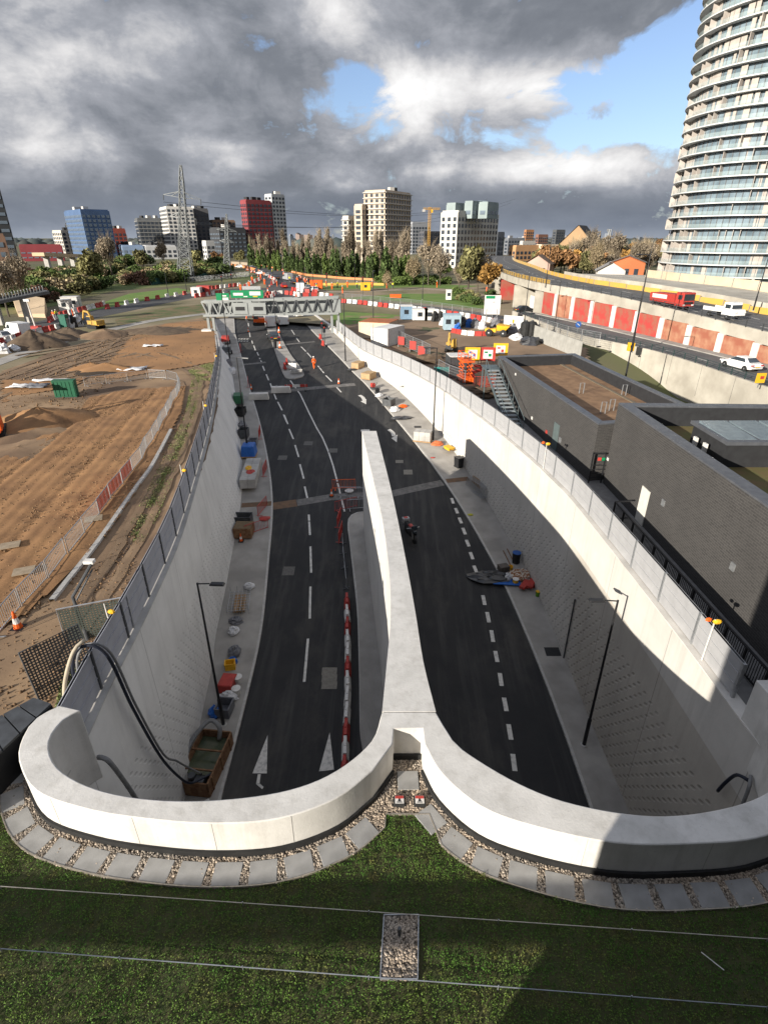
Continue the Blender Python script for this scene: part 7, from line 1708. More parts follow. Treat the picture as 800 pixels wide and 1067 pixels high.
# ------------------------------------------------------------------ trees and shrubs
LEAFS = {}
def leafmat(nm, c, isl=.5):
    m, t, b = new_mat('leaves_' + nm); g = t.node('ShaderNodeNewGeometry'); oi = t.node('ShaderNodeObjectInfo')
    k = t.math('MULTIPLY_ADD', g.outputs['Random Per Island'], isl * 2, 1 - isl); k2 = t.math('MULTIPLY_ADD', oi.outputs['Random'], .5, .75); k = t.math('MULTIPLY', k, k2)
    sc = t.node('ShaderNodeVectorMath', operation='SCALE'); sc.inputs[0].default_value = c; t.l.new(k, sc.inputs['Scale']); t.l.new(sc.outputs[0], b.inputs['Base Color']); b.inputs['Roughness'].default_value = .8; b.inputs['Specular IOR Level'].default_value = .15; LEAFS[nm] = m; return m
for nm, c in (('dark', (.065, .095, .032)), ('green', (.085, .12, .034)), ('olive', (.16, .15, .065)), ('tan', (.26, .205, .125)), ('rust', (.20, .11, .05)), ('orange', (.30, .17, .05)), ('bare', (.22, .18, .13)), ('red', (.16, .09, .06))): leafmat(nm, c)
BARK = mat('bark', (.10, .08, .06), (.06, .05, .04), rough=.9, scale=2)
def crown_mesh(seed, n, blobs, leaf, name, up=0.0):
    r = np.random.default_rng(seed); P = []
    W = np.array([b[3] * b[4] * b[5] for b in blobs]) ** .7; W /= W.sum()
    ch = r.choice(len(blobs), n, p=W); d = r.normal(size=(n, 3)); d /= np.linalg.norm(d, axis=1)[:, None]; rad = r.uniform(.35, 1.0, n) ** .5
    B = np.array(blobs)[ch]; C = B[:, :3] + d * rad[:, None] * B[:, 3:6] * (1 + .18 * np.sin(d[:, :1] * 7 + d[:, 1:2] * 5))
    C[:, 2] = np.maximum(C[:, 2], .1)
    s = leaf * r.uniform(.6, 1.5, n); Q = np.array([[-1, -.6, 0], [1, -.6, .15], [1, .6, 0], [-1, .6, -.15]])
    V = np.einsum('nij,kj->nki', rand_rot(n, r), Q) * s[:, None, None]
    if up: V[:, :, 2] *= 1 + up
    return numpy_quads(V + C[:, None, :], name)
def twig_mesh(seed, H, spread, n, name, thick=.05, base=.25, top_narrow=1.0):
    r = random.Random(seed); mb = MB()
    for i in range(n):
        z0 = H * r.uniform(base, .8); a = r.uniform(0, 2 * PI); L = H * r.uniform(.12, .34); out = spread * (1 - (z0 / H) * .55 * top_narrow) * r.uniform(.4, 1)
        p = Vector((0, 0, z0)); q = Vector((math.cos(a) * out, math.sin(a) * out, min(H, z0 + L))); mb.tube([p, p.lerp(q, .5) + Vector((0, 0, -.03 * H)), q], [thick * 1.6, thick, thick * .4], 3, False)
        for j in range(5):
            t = r.uniform(.4, 1); s0 = p.lerp(q, t); b = a + r.uniform(-1, 1); l2 = L * r.uniform(.3, .7); mb.tube([s0, s0 + Vector((math.cos(b) * l2 * .5, math.sin(b) * l2 * .5, l2))], [thick * .7, thick * .25], 3, False)
    return mb.mesh(name)
def trunk_mb(H, r, seed, forks=4, sp=.2):
    rd_ = random.Random(seed); mb = MB(); mb.tube([(0, 0, -.2), (rd_.uniform(-.1, .1), 0, H * .35), (rd_.uniform(-.2, .2), rd_.uniform(-.2, .2), H * .8)], [r, r * .75, r * .25], 7)
    for i in range(forks): a = rd_.uniform(0, 6.28); z = H * rd_.uniform(.3, .6); mb.tube([(0, 0, z), (math.cos(a) * H * sp * .6, math.sin(a) * H * sp * .6, z + H * .16), (math.cos(a) * H * sp, math.sin(a) * H * sp, z + H * .28)], [r * .45, r * .3, r * .12], 5)
    return mb
def tree_proto(seed, H, col, kind='round', n=900, leaf=.45):
    t_ = thing('tree' if kind != 'bush' else 'shrub', 'x', 'tree' if kind != 'bush' else 'shrub'); r = random.Random(seed)
    if kind == 'round':
        bl = [(r.uniform(-.22, .22) * H, r.uniform(-.22, .22) * H, H * r.uniform(.45, .82), H * r.uniform(.14, .24), H * r.uniform(.14, .24), H * r.uniform(.12, .19)) for _ in range(9)]
        trunk_mb(H, H * .025, seed).build('trunk', BARK, t_); link('crown', crown_mesh(seed, n, bl, leaf, 'crown'), LEAFS[col], t_)
    elif kind == 'column':
        bl = [(r.uniform(-.05, .05) * H, r.uniform(-.05, .05) * H, H * z, H * w, H * w, H * .13) for z, w in ((.15, .12), (.3, .15), (.45, .15), (.6, .13), (.75, .10), (.88, .06))]
        trunk_mb(H, H * .018, seed, 2, .06).build('trunk', BARK, t_); link('crown', crown_mesh(seed, n, bl, leaf, 'crown', .6), LEAFS[col], t_)
    elif kind == 'bare':
        trunk_mb(H, H * .02, seed, 6, .2).build('trunk', BARK, t_); me = twig_mesh(seed, H, H * .28, 70, 'crown', H * .0032, .2); link('crown', me, LEAFS[col], t_)
        bl = [(r.uniform(-.16, .16) * H, r.uniform(-.16, .16) * H, H * r.uniform(.45, .85), H * .16, H * .16, H * .15) for _ in range(7)]; link('fine_twigs', crown_mesh(seed + 9, n, bl, leaf * .55, 'fine_twigs', .5), LEAFS[col], t_)
    elif kind == 'barecol':
        trunk_mb(H, H * .014, seed, 4, .07).build('trunk', BARK, t_); link('crown', twig_mesh(seed, H, H * .13, 60, 'crown', H * .0026, .15), LEAFS[col], t_)
        bl = [(r.uniform(-.05, .05) * H, r.uniform(-.05, .05) * H, H * z, H * w, H * w, H * .14) for z, w in ((.3, .10), (.45, .12), (.6, .11), (.75, .09), (.9, .05))]; link('fine_twigs', crown_mesh(seed + 9, n, bl, leaf * .5, 'fine_twigs', 1.2), LEAFS[col], t_)
    else:
        bl = [(r.uniform(-.55, .55) * H, r.uniform(-.55, .55) * H, H * r.uniform(.2, .65), H * r.uniform(.3, .5), H * r.uniform(.3, .5), H * r.uniform(.2, .36)) for _ in range(8)]
        mb = MB(); 
        for i in range(4): a = r.uniform(0, 6.28); mb.tube([(0, 0, -.1), (math.cos(a) * H * .3, math.sin(a) * H * .3, H * .6)], [.06 * H / 3, .02 * H / 3], 5)
        mb.build('stem', BARK, t_); link('crown', crown_mesh(seed, n, bl, leaf, 'crown'), LEAFS[col], t_)
    return Proto(t_)
BUSH = {c: [tree_proto(20 + i * 7 + s, 5.0, c, 'bush', 1100, .30) for s in range(2)] for i, c in enumerate(('dark', 'green', 'olive', 'tan', 'red'))}
COLT = [tree_proto(60 + s, 12, 'dark', 'column', 1300, .34) for s in range(2)] + [tree_proto(63, 12, 'green', 'column', 1300, .34)]
BCOL = [tree_proto(70 + s, 17, 'bare', 'barecol', 2600, .30) for s in range(2)]
BROUND = [tree_proto(80 + s, 14, 'bare', 'bare', 3400, .30) for s in range(2)] + [tree_proto(83, 14, 'tan', 'bare', 3400, .30)]
TREES = {c: [tree_proto(90 + i * 5 + s, 12, c, 'round', 1700, .42) for s in range(2)] for i, c in enumerate(('green', 'olive', 'rust', 'orange', 'dark'))}
CN = dict(dark='dark green', green='mid green', olive='olive', tan='tan', red='reddish brown', rust='rust brown', orange='orange leaved', bare='bare grey brown')
rt = random.Random(31)
def plant(P, px, py, sc, lab, gr, z=0.0):
    P = rt.choice(P) if isinstance(P, list) else P; s = sc * rt.uniform(.88, 1.12); return put_g(P, px, py, rt.uniform(0, 6.28), lab, gr, (s, s, s * rt.uniform(.9, 1.12)), z)
# left bank: scrub and bushes
for k in range(118):
    x = rt.uniform(-15, 232); u = rt.random(); lo = pw([(0, 322), (60, 314), (110, 301), (160, 296), (200, 293), (250, 287)], x); y = lerp(lo, lo - 26 if x < 150 else lo - 14, u ** 1.3)
    y = max(y, 272); c = rt.choices(['dark', 'green', 'olive', 'tan', 'red'], [5, 3, 5, 3, 2 if x < 110 else .3])[0]
    d = G(x, y).y; plant(BUSH[c], x, y, (.8 + .0011 * d) * rt.uniform(.7, 1.15), f'{CN[c]} shrub on the rough bank ' + ('by the left bridge' if x < 70 else 'below the elevated rail track' if x < 140 else 'around the big pylon'), 'shrubs on the rough left bank')
for x, y, s, c in ((10, 330, 1.2, 'red'), (28, 322, 1.2, 'tan'), (96, 300, 1.6, 'olive'), (118, 291, 1.7, 'tan'), (150, 283, 1.6, 'olive'), (172, 281, 1.6, 'tan'), (205, 283, 1.5, 'olive'), (228, 281, 1.4, 'rust'), (250, 276, 1.4, 'olive')):
    P = TREES[c] if c in TREES else BROUND; plant(P, x, y, .62 * s, f'{CN[c]} tree standing above the scrub on the left bank', 'trees on the left bank')
# row of tall trees behind the far road, right of the middle
for k in range(30):
    x = 262 + k * 5.6 + rt.uniform(-2, 2); y = pw([(262, 277), (320, 283), (370, 287), (430, 291)], x) + rt.uniform(-2, 1)
    plant(BCOL, x, y - 1.5, rt.uniform(.68, 1.08), 'tall bare pale tree in the row in front of the towers', 'tall bare trees in the row behind the far road')
for k in range(34):
    x = 262 + k * 5.0 + rt.uniform(-2, 2); y = pw([(262, 279), (320, 285), (370, 289), (435, 294)], x) + rt.uniform(-1, 1)
    plant(COLT, x, y, rt.uniform(.55, .95), 'dark evergreen below the tall bare row', 'dark evergreens in the row behind the far road')
for x, y, P, s, lab in ((446, 297, BROUND[0], 1.05, 'broad bare brown tree right of the tree row'), (431, 297, BROUND[2], .8, 'smaller tan tree at the right end of the tree row'), (458, 298, BROUND[1], .75, 'bare brown tree half behind the broad bare one'), (487, 307, TREES['olive'][0], .95, 'olive leaved tree left of the orange one by the viaduct'), (507, 309, TREES['orange'][0], .75, 'orange leaved tree under the viaduct end'), (497, 305, BROUND[1], .7, 'thin bare tree between olive and orange trees'), (478, 303, BROUND[0], .5, 'small bare tree beside the yard path'), (404, 303, BROUND[2], .42, 'small autumn tree on the lawn beyond the barrier row'), (480, 294, TREES['green'][0], .6, 'mid green tree at the yellow boarding'), (463, 293, TREES['green'][1], .5, 'mid green low tree by the bare brown ones')):
    plant(P, x, y, s, lab, None)
for k in range(16):
    x = 395 + k * 4.6; plant(BUSH['green'], x, 296 + rt.uniform(-1, 1.5), .62, 'light green shrub in the hedge before the bare brown tree', 'shrubs in the hedge before the bare brown tree')
for k in range(14): plant(BUSH[rt.choice(['dark', 'olive', 'green'])], 470 + rt.uniform(0, 45), 310 + rt.uniform(-2, 8), .42, 'low shrub at the foot of the viaduct end', 'low shrubs at the viaduct end')
# right: autumn wood beyond the viaduct
for k in range(70):
    x = rt.uniform(585, 700); y = rt.uniform(268, 290) if x > 625 else rt.uniform(274, 292); c = rt.choices(['tan', 'olive', 'rust', 'orange', 'bare'], [4, 3, 3, 1.2, 5])[0]
    P = TREES[c] if c in TREES else BROUND; plant(P, x, y, rt.uniform(.55, .9) * (.8 + G(x, y).y / 700), f'{CN[c]} tree in the autumn wood left of the round tower', 'trees in the autumn wood')
for x, y, c in ((575, 286, 'orange'), (583, 288, 'olive'), (590, 290, 'rust'), (598, 289, 'orange'), (606, 291, 'olive'), (566, 284, 'rust'), (613, 290, 'bare'), (560, 282, 'olive'), (571, 290, 'rust'), (595, 284, 'bare')):
    plant(TREES.get(c, BROUND), x, y, .95, f'{CN[c]} tree behind the viaduct near the brown gabled church', 'autumn trees behind the viaduct')
# far wooded skyline
fw = thing('distant_woodland', 'x', 'woodland'); bpy.data.objects.remove(fw)
P_ = []
for i in range(1500):
    x = rt.uniform(-2600, 2600); y = rt.uniform(1150, 2700); P_.append((x, y, 0))
C_ = np.array(P_); n = len(C_); S_ = np.stack([RNG.uniform(12, 30, n), RNG.uniform(12, 30, n), RNG.uniform(9, 17, n)], -1); I3 = np.repeat(np.eye(3)[None], n, 0)
tag(link('distant_woodland', numpy_solids(C_, ICO_V, ICO_F, S_, I3, 'distant_woodland'), mat('far_wood', (.045, .062, .06), (.075, .075, .065), rough=.95, scale=.02, island=.35)), 'far blue green woodland along the skyline', 'woodland', kind='stuff')

# ------------------------------------------------------------------ buildings on the skyline
def facmat(nm, c): return mat('facade_' + nm, c, tuple(x * .82 for x in c), rough=.8, scale=.15, detail=6, dirt=.2)
FWIN = mat('facade_glass', (.045, .055, .07), (.025, .03, .04), rough=.2, spec=.6, scale=.08); FWINL = mat('facade_glass_pale', (.16, .20, .24), (.08, .10, .13), rough=.2, spec=.6, scale=.08); BALC = mat('balcony_band', (.52, .50, .46), (.44, .42, .39), rough=.7, scale=.2)
WCACHE = {}
def win_mesh(w, h, m):
    k = (round(w, 2), round(h, 2), m.name)
    if k not in WCACHE: me = MB().box((0, 0, 0), (w, .24, h)).mesh('window'); me.materials.append(m); WCACHE[k] = me
    return WCACHE[k]
def block(name, lab, xl, xc, xr, ytop, Y, wall, t_deg=55, fh=3.1, bay=3.4, wm=FWIN, wf=.55, hf=.6, bands=None, parent=None, frames=None, z0=0.0, cat='building', roofm=None, budget=100, skip=None, ytop2=None):
    """two-faced block: its near corner stands at photo column xc, its faces run back to columns xl and xr"""
    t = R(t_deg); d0 = Y * CP + 15 * SP; X = (xc - 400) / F_PX * d0
    def wr(px): return (px - 400) / F_PX
    dL = Vector((-math.cos(t), math.sin(t), 0)); dR = Vector((math.sin(t), math.cos(t), 0))
    kL, kR = wr(xl) * (CP + .02), wr(xr) * (CP + .02); d_ = d0 / Y
    kL, kR = wr(xl) * d_, wr(xr) * d_
    lL = max(4, (X - kL * Y) / (math.cos(t) + kL * math.sin(t))); lR = max(4, (kR * Y - X) / max(.05, math.sin(t) - kR * math.cos(t)))
    lL, lR = min(lL, 90), min(lR, 90)
    H = atY(xc, ytop, Y).z
    o = parent or thing(name, lab, cat, (X, Y, 0)); off = Vector((X, Y, 0)) - Vector(o.location)
    c0 = Vector((0, 0, 0)) + off; A_ = c0 + dL * lL; B_ = c0 + dR * lR; D_ = A_ + dR * lR
    MB().prism(xy([c0, B_, D_, A_]), z0 - .5, H).build('wall', wall, o)
    MB().prism(xy([c0 + (D_ - c0) * .02, c0 + (B_ - c0) * .97 + (A_ - c0) * .02, c0 + (D_ - c0) * .97, c0 + (A_ - c0) * .97 + (B_ - c0) * .02]), H, H + .9).build('roof', roofm or wall, o)
    if budget:
        n_f = max(1, int((H - z0 - 1.0) / fh)); faces = [(c0, dL, lL), (c0, dR, lR)]
        tot = sum(max(1, int(l / bay)) for _, _, l in faces) * n_f; cnt = 0
        rest = MB()
        for p0, d, l in faces:
            nb = max(1, int(l / bay)); bw = l / nb; ang = math.atan2(d.y, d.x); nrm = Vector((d.y, -d.x, 0)); nrm = nrm if nrm.y < .3 and (nrm.dot(Vector((X, Y, 0))) < 0) else -nrm
            me = win_mesh(bw * wf, fh * hf, wm)
            for f in range(n_f):
                for b in range(nb):
                    p = p0 + d * (bw * (b + .5)) + nrm * .06; cnt += 1
                    zc = z0 + .8 + fh * (n_f - 1 - f + .5)
                    if cnt <= budget: link('window', me, None, o, (p.x, p.y, zc), ang)
                    else: rest.box((p.x, p.y, zc), (bw * wf, .24, fh * hf), ang)
            if bands:
                for f in range(n_f + 1):
                    q = p0 + d * (l / 2) + nrm * (.5 if bands is BALC else .15); MB().box((0, 0, 0), (l + .6, 1.3 if bands is BALC else .6, .34), 0).build('floor_band' if bands is not BALC else 'balcony', bands, o, (q.x, q.y, z0 + .8 + fh * f), ang)
        if rest.v: tag(rest.build('more_windows', wm, o), kind='stuff')
    rp = random.Random(int(xl * 13 + Y))
    if lL > 8 and lR > 8 and not parent:
        for _ in range(3):
            q = c0 + dL * lL * rp.uniform(.2, .7) + dR * lR * rp.uniform(.2, .7); MB().box((q.x, q.y, H + .9 + 1.1), (rp.uniform(2, 5), rp.uniform(2, 4), 2.2), t).build('roof_plant', BALC if rp.random() < .4 else DGREY, o)
    return o
BG = None
block('office_tower', 'dark sloping tower cut by the left edge of the photo', -34, 3, 25, 186, 260, facmat('charcoal', (.035, .038, .042)), 60, wm=FWINL, wf=.75, hf=.4)
block('brick_house', 'brown brick block in front of the dark tower at the left edge', -25, -6, 18, 246, 230, facmat('brownbrick', (.22, .13, .09)), 60, fh=3.4, wm=FWINL, wf=.45, hf=.5)
block('retail_shed', 'long low red shed left of the cream block', 12, 24, 68, 256, 430, facmat('shedred', (.20, .035, .042)), 70, budget=12, wm=FWINL, wf=.7, hf=.25)
block('apartment_block', 'cream apartment block left of the blue tower', 61, 70, 86, 241, 520, facmat('cream', (.50, .46, .40)), 40, bands=None)
block('apartment_tower', 'blue apartment tower with white window grid', 78, 95, 124, 219, 480, facmat('blue', (.075, .125, .23)), 48, wm=FWINL, wf=.6, hf=.62)
block('apartment_block', 'dark red brick block just right of the blue tower', 120, 123, 136, 239, 560, facmat('darkred', (.22, .05, .035)), 60, budget=40)
block('low_terrace', 'low blue and white terrace right of the blue tower', 124, 130, 152, 257, 470, facmat('paleblue', (.17, .23, .33)), 65, budget=40, wm=FWINL)
block('low_terrace', 'low white terrace between blue terrace and dark slab block', 150, 154, 186, 257, 470, facmat('greywhite', (.40, .40, .40)), 65, budget=40)
block('slab_block', 'dark grey slab block left of the white framed tower', 147, 150, 179, 228, 560, facmat('slate', (.11, .115, .12)), 62, wm=FWIN, wf=.6, bands=facmat('palegrid', (.30, .30, .29)))
block('apartment_tower', 'white framed tower behind the big pylon', 174, 181, 208, 216, 540, facmat('whiteframe', (.58, .56, .52)), 60, wm=FWIN, wf=.55, hf=.6)
block('apartment_tower', 'dark tower joined to the white framed one', 205, 209, 223, 218, 560, facmat('soot', (.085, .085, .09)), 62)
block('apartment_block', 'dark block with tan top right of the pylon', 221, 226, 249, 230, 570, facmat('umber', (.20, .13, .09)), 60, bands=None)
block('apartment_block', 'black block in front of the tan topped one', 222, 232, 259, 238, 500, facmat('black', (.045, .047, .052)), 55, wm=FWINL, wf=.5, hf=.4)
block('apartment_block', 'pale low block with white end at the foot of the dark block', 213, 217, 226, 252, 460, facmat('whiteend', (.55, .54, .52)), 50, budget=30)
block('apartment_tower', 'red apartment tower beside the slim pale one', 256, 262, 287, 209, 520, facmat('crimson', (.23, .05, .055)), 50, wm=FWIN, wf=.55, hf=.6, bands=None)
block('apartment_tower', 'slim pale tower beside the red one', 281, 288, 301, 203, 540, facmat('palegrey', (.52, .53, .53)), 40, wm=FWIN, wf=.6, hf=.55)
SANDC = facmat('sandstone', (.52, .43, .33))
bm_ = block('apartment_block', 'tall stepped sandstone block right of the tree row', 380, 401, 427, 199, 400, SANDC, 30, wm=FWIN, wf=.5, hf=.55, bands=BALC)
block('apartment_block', 'lower pale sandstone block joined to the tall stepped one', 358, 364, 383, 226, 405, facmat('palesand', (.56, .52, .46)), 32, wm=FWIN, wf=.5, hf=.55, bands=BALC)
block('apartment_block', 'middle sandstone step between the pale and tall blocks', 370, 378, 401, 214, 402, facmat('midsand', (.50, .42, .33)), 30, bands=None, budget=60)
block('apartment_block', 'grey block half hidden right of the sandstone block', 425, 429, 447, 232, 620, facmat('midgrey', (.30, .31, .33)), 58, budget=60); block('apartment_block', 'dark low block behind the yellow crane', 436, 441, 460, 242, 560, facmat('darkslate', (.09, .09, .10)), 58, budget=60)
WB_ = block('apartment_block', 'white and green apartment block right of the yellow crane', 457, 474, 515, 221, 330, facmat('chalk', (.55, .53, .48)), 38, wm=FWIN, wf=.5, hf=.6, bands=None)
for xl, xc, xr, yt in ((462, 471, 484, 213), (480, 488, 498, 211), (494, 503, 514, 212)): block('glass_top', '', xl, xc, xr, yt, 334, facmat('greenglass%d' % xl, (.26, .31, .31)), 38, wm=FWINL, parent=WB_, z0=atY(474, 224, 330).z - 1, budget=16)
block('apartment_block', 'dark block tucked right of the white and green one', 514, 516, 523, 243, 420, facmat('inkblue', (.10, .11, .13)), 50, budget=30)
far = [(524, 528, 545, 249, 600, (.16, .17, .19), 'dark flat block at the right of the white and green block'), (529, 536, 560, 257, 430, (.42, .24, .12), 'long orange brick block above the yellow boarding'), (556, 562, 585, 256, 440, (.48, .40, .30), 'cream and brick block right of the orange brick one'), (544, 546, 554, 240, 800, (.35, .17, .08), 'small orange tower on the right skyline'), (556, 559, 569, 245, 760, (.20, .10, .07), 'brown tower between orange and dark towers on the skyline'), (573, 577, 586, 240, 800, (.08, .085, .09), 'dark square tower on the right skyline'), (585, 588, 597, 246, 850, (.17, .17, .18), 'grey stub tower right of the dark square one'), (594, 600, 615, 243, 850, (.22, .19, .16), 'grey brown tower pair above the church roof'), (540, 543, 556, 252, 560, (.45, .42, .38), 'pale low block behind the orange brick one'), (613, 616, 629, 259, 520, (.44, .40, .34), 'cream low block right of the church'), (619, 628, 642, 266, 420, (.40, .33, .25), 'tan flat roofed block before the autumn wood')]
for xl, xc, xr, yt, Y, c, lab in far: block('apartment_block', lab, xl, xc, xr, yt, Y, facmat('far%d' % xl, c), 58, budget=45)
for k in range(26):
    x = rt.choice([rt.uniform(30, 255), rt.uniform(300, 360), rt.uniform(515, 690), rt.uniform(425, 460)]); w = rt.uniform(4, 12); block('apartment_block', 'small hazy block low on the far skyline', x, x + w * .4, x + w, rt.uniform(243.5, 248.5), rt.uniform(1000, 1700), facmat('sky%d' % k, rt.choice([(.18, .2, .23), (.28, .28, .29), (.22, .17, .15), (.13, .15, .18)])), 55, budget=0)['group'] = 'blocks low on the far skyline'
# gabled church and brick house
def gable(lab, px, py, w, l, h, rh, wallm, roofm, rz, name='church'):
    t_ = thing(name, lab, name, tuple(G(px, py)), rz); MB().prism([(-w / 2, -l / 2), (w / 2, -l / 2), (w / 2, l / 2), (-w / 2, l / 2)], -.2, h).build('wall', wallm, t_)
    mb = MB(); a = [(-w / 2, -l / 2, h), (w / 2, -l / 2, h), (0, -l / 2, h + rh)]; b = [(-w / 2, l / 2, h), (w / 2, l / 2, h), (0, l / 2, h + rh)]; mb.add(a + b, [(0, 1, 2), (5, 4, 3)]); mb.build('gable', wallm, t_)
    e = .5; MB().loft([[(-w / 2 - e, y, h - e * rh / w * 2 + .1), (0, y, h + rh + .12), (w / 2 + e, y, h - e * rh / w * 2 + .1), (w / 2 + e, y, h - e * rh / w * 2 - .15), (0, y, h + rh - .13), (-w / 2 - e, y, h - e * rh / w * 2 - .15)] for y in (-l / 2 - .4, l / 2 + .4)], closed=True).build('roof', roofm, t_)
    for k in (-1, 0, 1): MB().box((k * w * .27, -l / 2 - .05, h * .55), (w * .12, .2, h * .4)).build('window', FWIN, t_)
    return t_
gable('brown gabled church above the autumn trees', 601, 275, 20, 26, 12, 10, facmat('churchbrick', (.34, .22, .12)), facmat('churchroof', (.06, .055, .05)), -.5)
gable('orange brick house with white annexe left of the round tower', 650, 297, 11, 14, 7.5, 2.0, facmat('orangebrick', (.42, .13, .05)), facmat('houseroof', (.24, .2, .17)), -.4, 'house')
gable('white house with grey roof behind the viaduct', 633, 297, 9, 12, 5, 2.5, facmat('whitehouse', (.55, .52, .48)), facmat('greyroof', (.25, .24, .23)), -.3, 'house')
gable('pink and white house right of the church', 560, 291, 10, 14, 6, 3, facmat('pinkhouse', (.48, .33, .27)), facmat('brownroof', (.2, .14, .1)), -.4, 'house')
hoarding(None, 3.0, facmat('redhoarding', (.38, .06, .055)), 'long red hoarding beyond the upper road', bay=8, world=[G(624, 300.5), G(650, 299), G(690, 299)])
for k in range(5): tag(MB().box((0, 0, 1.6), (4.5, .1, 1.4)).build('hoarding_poster', WHITE, None, tuple(G(634 + k * 12, 300) + Vector((0, -1.2, 0)))), 'white poster fixed on the long red hoarding', 'poster', 'posters on the red hoarding')
# yellow tower crane
CRY = mat('crane_ochre', (.42, .24, .04), (.36, .2, .04), rough=.6); cr = thing('tower_crane', 'yellow tower crane right of the sandstone block', 'crane', (0, 560, 0)); X = atY(447, 240, 560).x; cr.location = (X, 560, 0); Ht = atY(447, 216, 560).z
def lattice(p, q, w, n, m, name, parent, r=.16, taper=1.0):
    p, q = Vector(p), Vector(q); d = (q - p).normalized(); up = Vector((0, 0, 1)) if abs(d.z) < .9 else Vector((1, 0, 0)); a = d.cross(up).normalized(); b = a.cross(d).normalized(); mb = MB(); rows = []
    for i in range(n + 1):
        t = i / n; ww = w * lerp(1, taper, t) / 2; c = p.lerp(q, t); rows.append([c + a * ww + b * ww, c - a * ww + b * ww, c - a * ww - b * ww, c + a * ww - b * ww])
    for k in range(4): mb.tube([rows[0][k], rows[n][k]] if taper == 1 else [r_[k] for r_ in rows], r, 4)
    for i in range(n):
        for k in range(4): mb.bar(rows[i][k], rows[i + 1][(k + 1) % 4], r * 1.2); mb.bar(rows[i + 1][k], rows[i + 1][(k + 1) % 4], r)
    return mb.build(name, m, parent)
lattice((0, 0, 0), (0, 0, Ht), 2.0, 22, CRY, 'mast', cr, .16); lattice((-6, 0, Ht - 1.2), (9, 0, Ht - 1.2), 1.4, 10, CRY, 'jib', cr, .14); MB().box((1.8, 0, Ht - 3), (1.8, 1.8, 2.4)).build('cab', YELLOW, cr); MB().box((-5.5, 0, Ht - 2.6), (2.5, 1.6, 2.0)).build('counterweight', CONC2, cr)
cr2 = thing('tower_crane', 'thin dark crane leaning over the cream block', 'crane', (atY(70, 236, 640).x, 640, 0)); h2 = atY(72, 222, 640).z; lattice((0, 0, 0), (0, 0, h2 * .72), 2, 12, DKSTEEL, 'mast', cr2, .25); lattice((0, 0, h2 * .72), (9, 0, h2), 1.4, 8, DKSTEEL, 'jib', cr2, .25)
cr3 = thing('tower_crane', 'thin pale crane far off on the right skyline', 'crane', (atY(635, 240, 1000).x, 1000, 0)); h3 = atY(635, 239, 1000).z; lattice((0, 0, 0), (0, 0, h3), 3, 10, STEEL, 'mast', cr3, .5); lattice((0, 0, h3 * .8), (-4, 0, h3), 2, 4, STEEL, 'jib', cr3, .5)
# pylons and wires
PYM = mat('pylon_steel', (.24, .25, .25), (.18, .19, .19), rough=.6, metal=.3)
def pylon(X, Y, H, lab, big=True, r=.16):
    t_ = thing('pylon', lab, 'pylon', (X, Y, 0), .12); t_.rotation_euler.y = .11 if big else 0; mb = MB(); L_ = [(0, 3.0), (.28, 2.0), (.55, 1.35), (.72, 1.0), (.86, .8), (1.0, .3)]
    lv = [i / 14 for i in range(15)]; W = [pw(L_, t) * H / 41 for t in lv]; rows = [[(sx * w, sy * w, t * H) for sx, sy in ((-1, -1), (1, -1), (1, 1), (-1, 1))] for t, w in zip(lv, W)]
    for k in range(4): mb.tube([q[k] for q in rows], r * 1.25, 4)
    for i in range(14):
        for k in range(4): mb.bar(rows[i][k], rows[i + 1][(k + 1) % 4], r); mb.bar(rows[i][(k + 1) % 4], rows[i + 1][k], r); mb.bar(rows[i + 1][k], rows[i + 1][(k + 1) % 4], r * .8)
    mb.build('lattice_body', PYM, t_)
    for z, w in ((.735, 7.0), (.56, 5.0)) if big else ((.6, 7), (.75, 9), (.9, 6)):
        w *= H / 41; z *= H; hw = pw(L_, z / H) * H / 41
        for s in (-1, 1):
            m = MB(); tip = (s * w, 0, z + .3)
            for sy in (-1, 1): m.bar((s * hw, sy * hw, z), tip, r); m.bar((s * hw, sy * hw, z + 2.0 * H / 41), tip, r); m.bar((s * (hw + (w - hw) * .5), sy * hw * .5, z + .15), (s * hw, sy * hw, z + 2.0 * H / 41), r * .8)
            a_ = m.build('cross_arm', PYM, t_); MB().tube([(s * w, 0, z + .2), (s * w, 0, z - 1.6 * H / 41)], .16 * H / 41, 6).build('insulator', DKSTEEL, a_)
    return t_
p = G(194, 293); pylon(p.x, p.y, 38.5, 'tall steel lattice pylon in front of the white framed tower', True, .14)
p2 = G(180, 297); pylon(p2.x + 8, p2.y + 45, 24, 'smaller lattice pylon standing right beside the tall one', True, .12)
for x, yt, Y, lab in ((340, 243, 1200, 'tiny pylon on the skyline left of the sandstone blocks'), (347, 244, 1400, 'tiny pylon on the skyline nearest the sandstone blocks'), (324, 246, 1500, 'tiny pylon on the skyline above the bare tree row')): q = atY(x, 248, Y); pylon(q.x, Y, atY(x, yt, Y).z, lab, False, .5)
def cable(a, b, sag, r, lab):
    a, b = Vector(a), Vector(b); o = MB().tube([a.lerp(b, i / 16) - Vector((0, 0, sag * 4 * (i / 16) * (1 - i / 16))) for i in range(17)], r, 4).build('power_line', DKSTEEL); tag(o, lab, 'power line', 'power lines from the tall pylon')
for s, zz, tx in ((-7, .735, 'upper'), (7, .735, 'upper'), (-5, .56, 'lower'), (5, .56, 'lower')):
    cable((p.x + s + 38.5 * zz * .11, p.y, 38.5 * zz - 1.5), (120 + s * 2, 640, 36 + zz * 20), 9, .07, f'thin {tx} power line running right from the tall pylon')
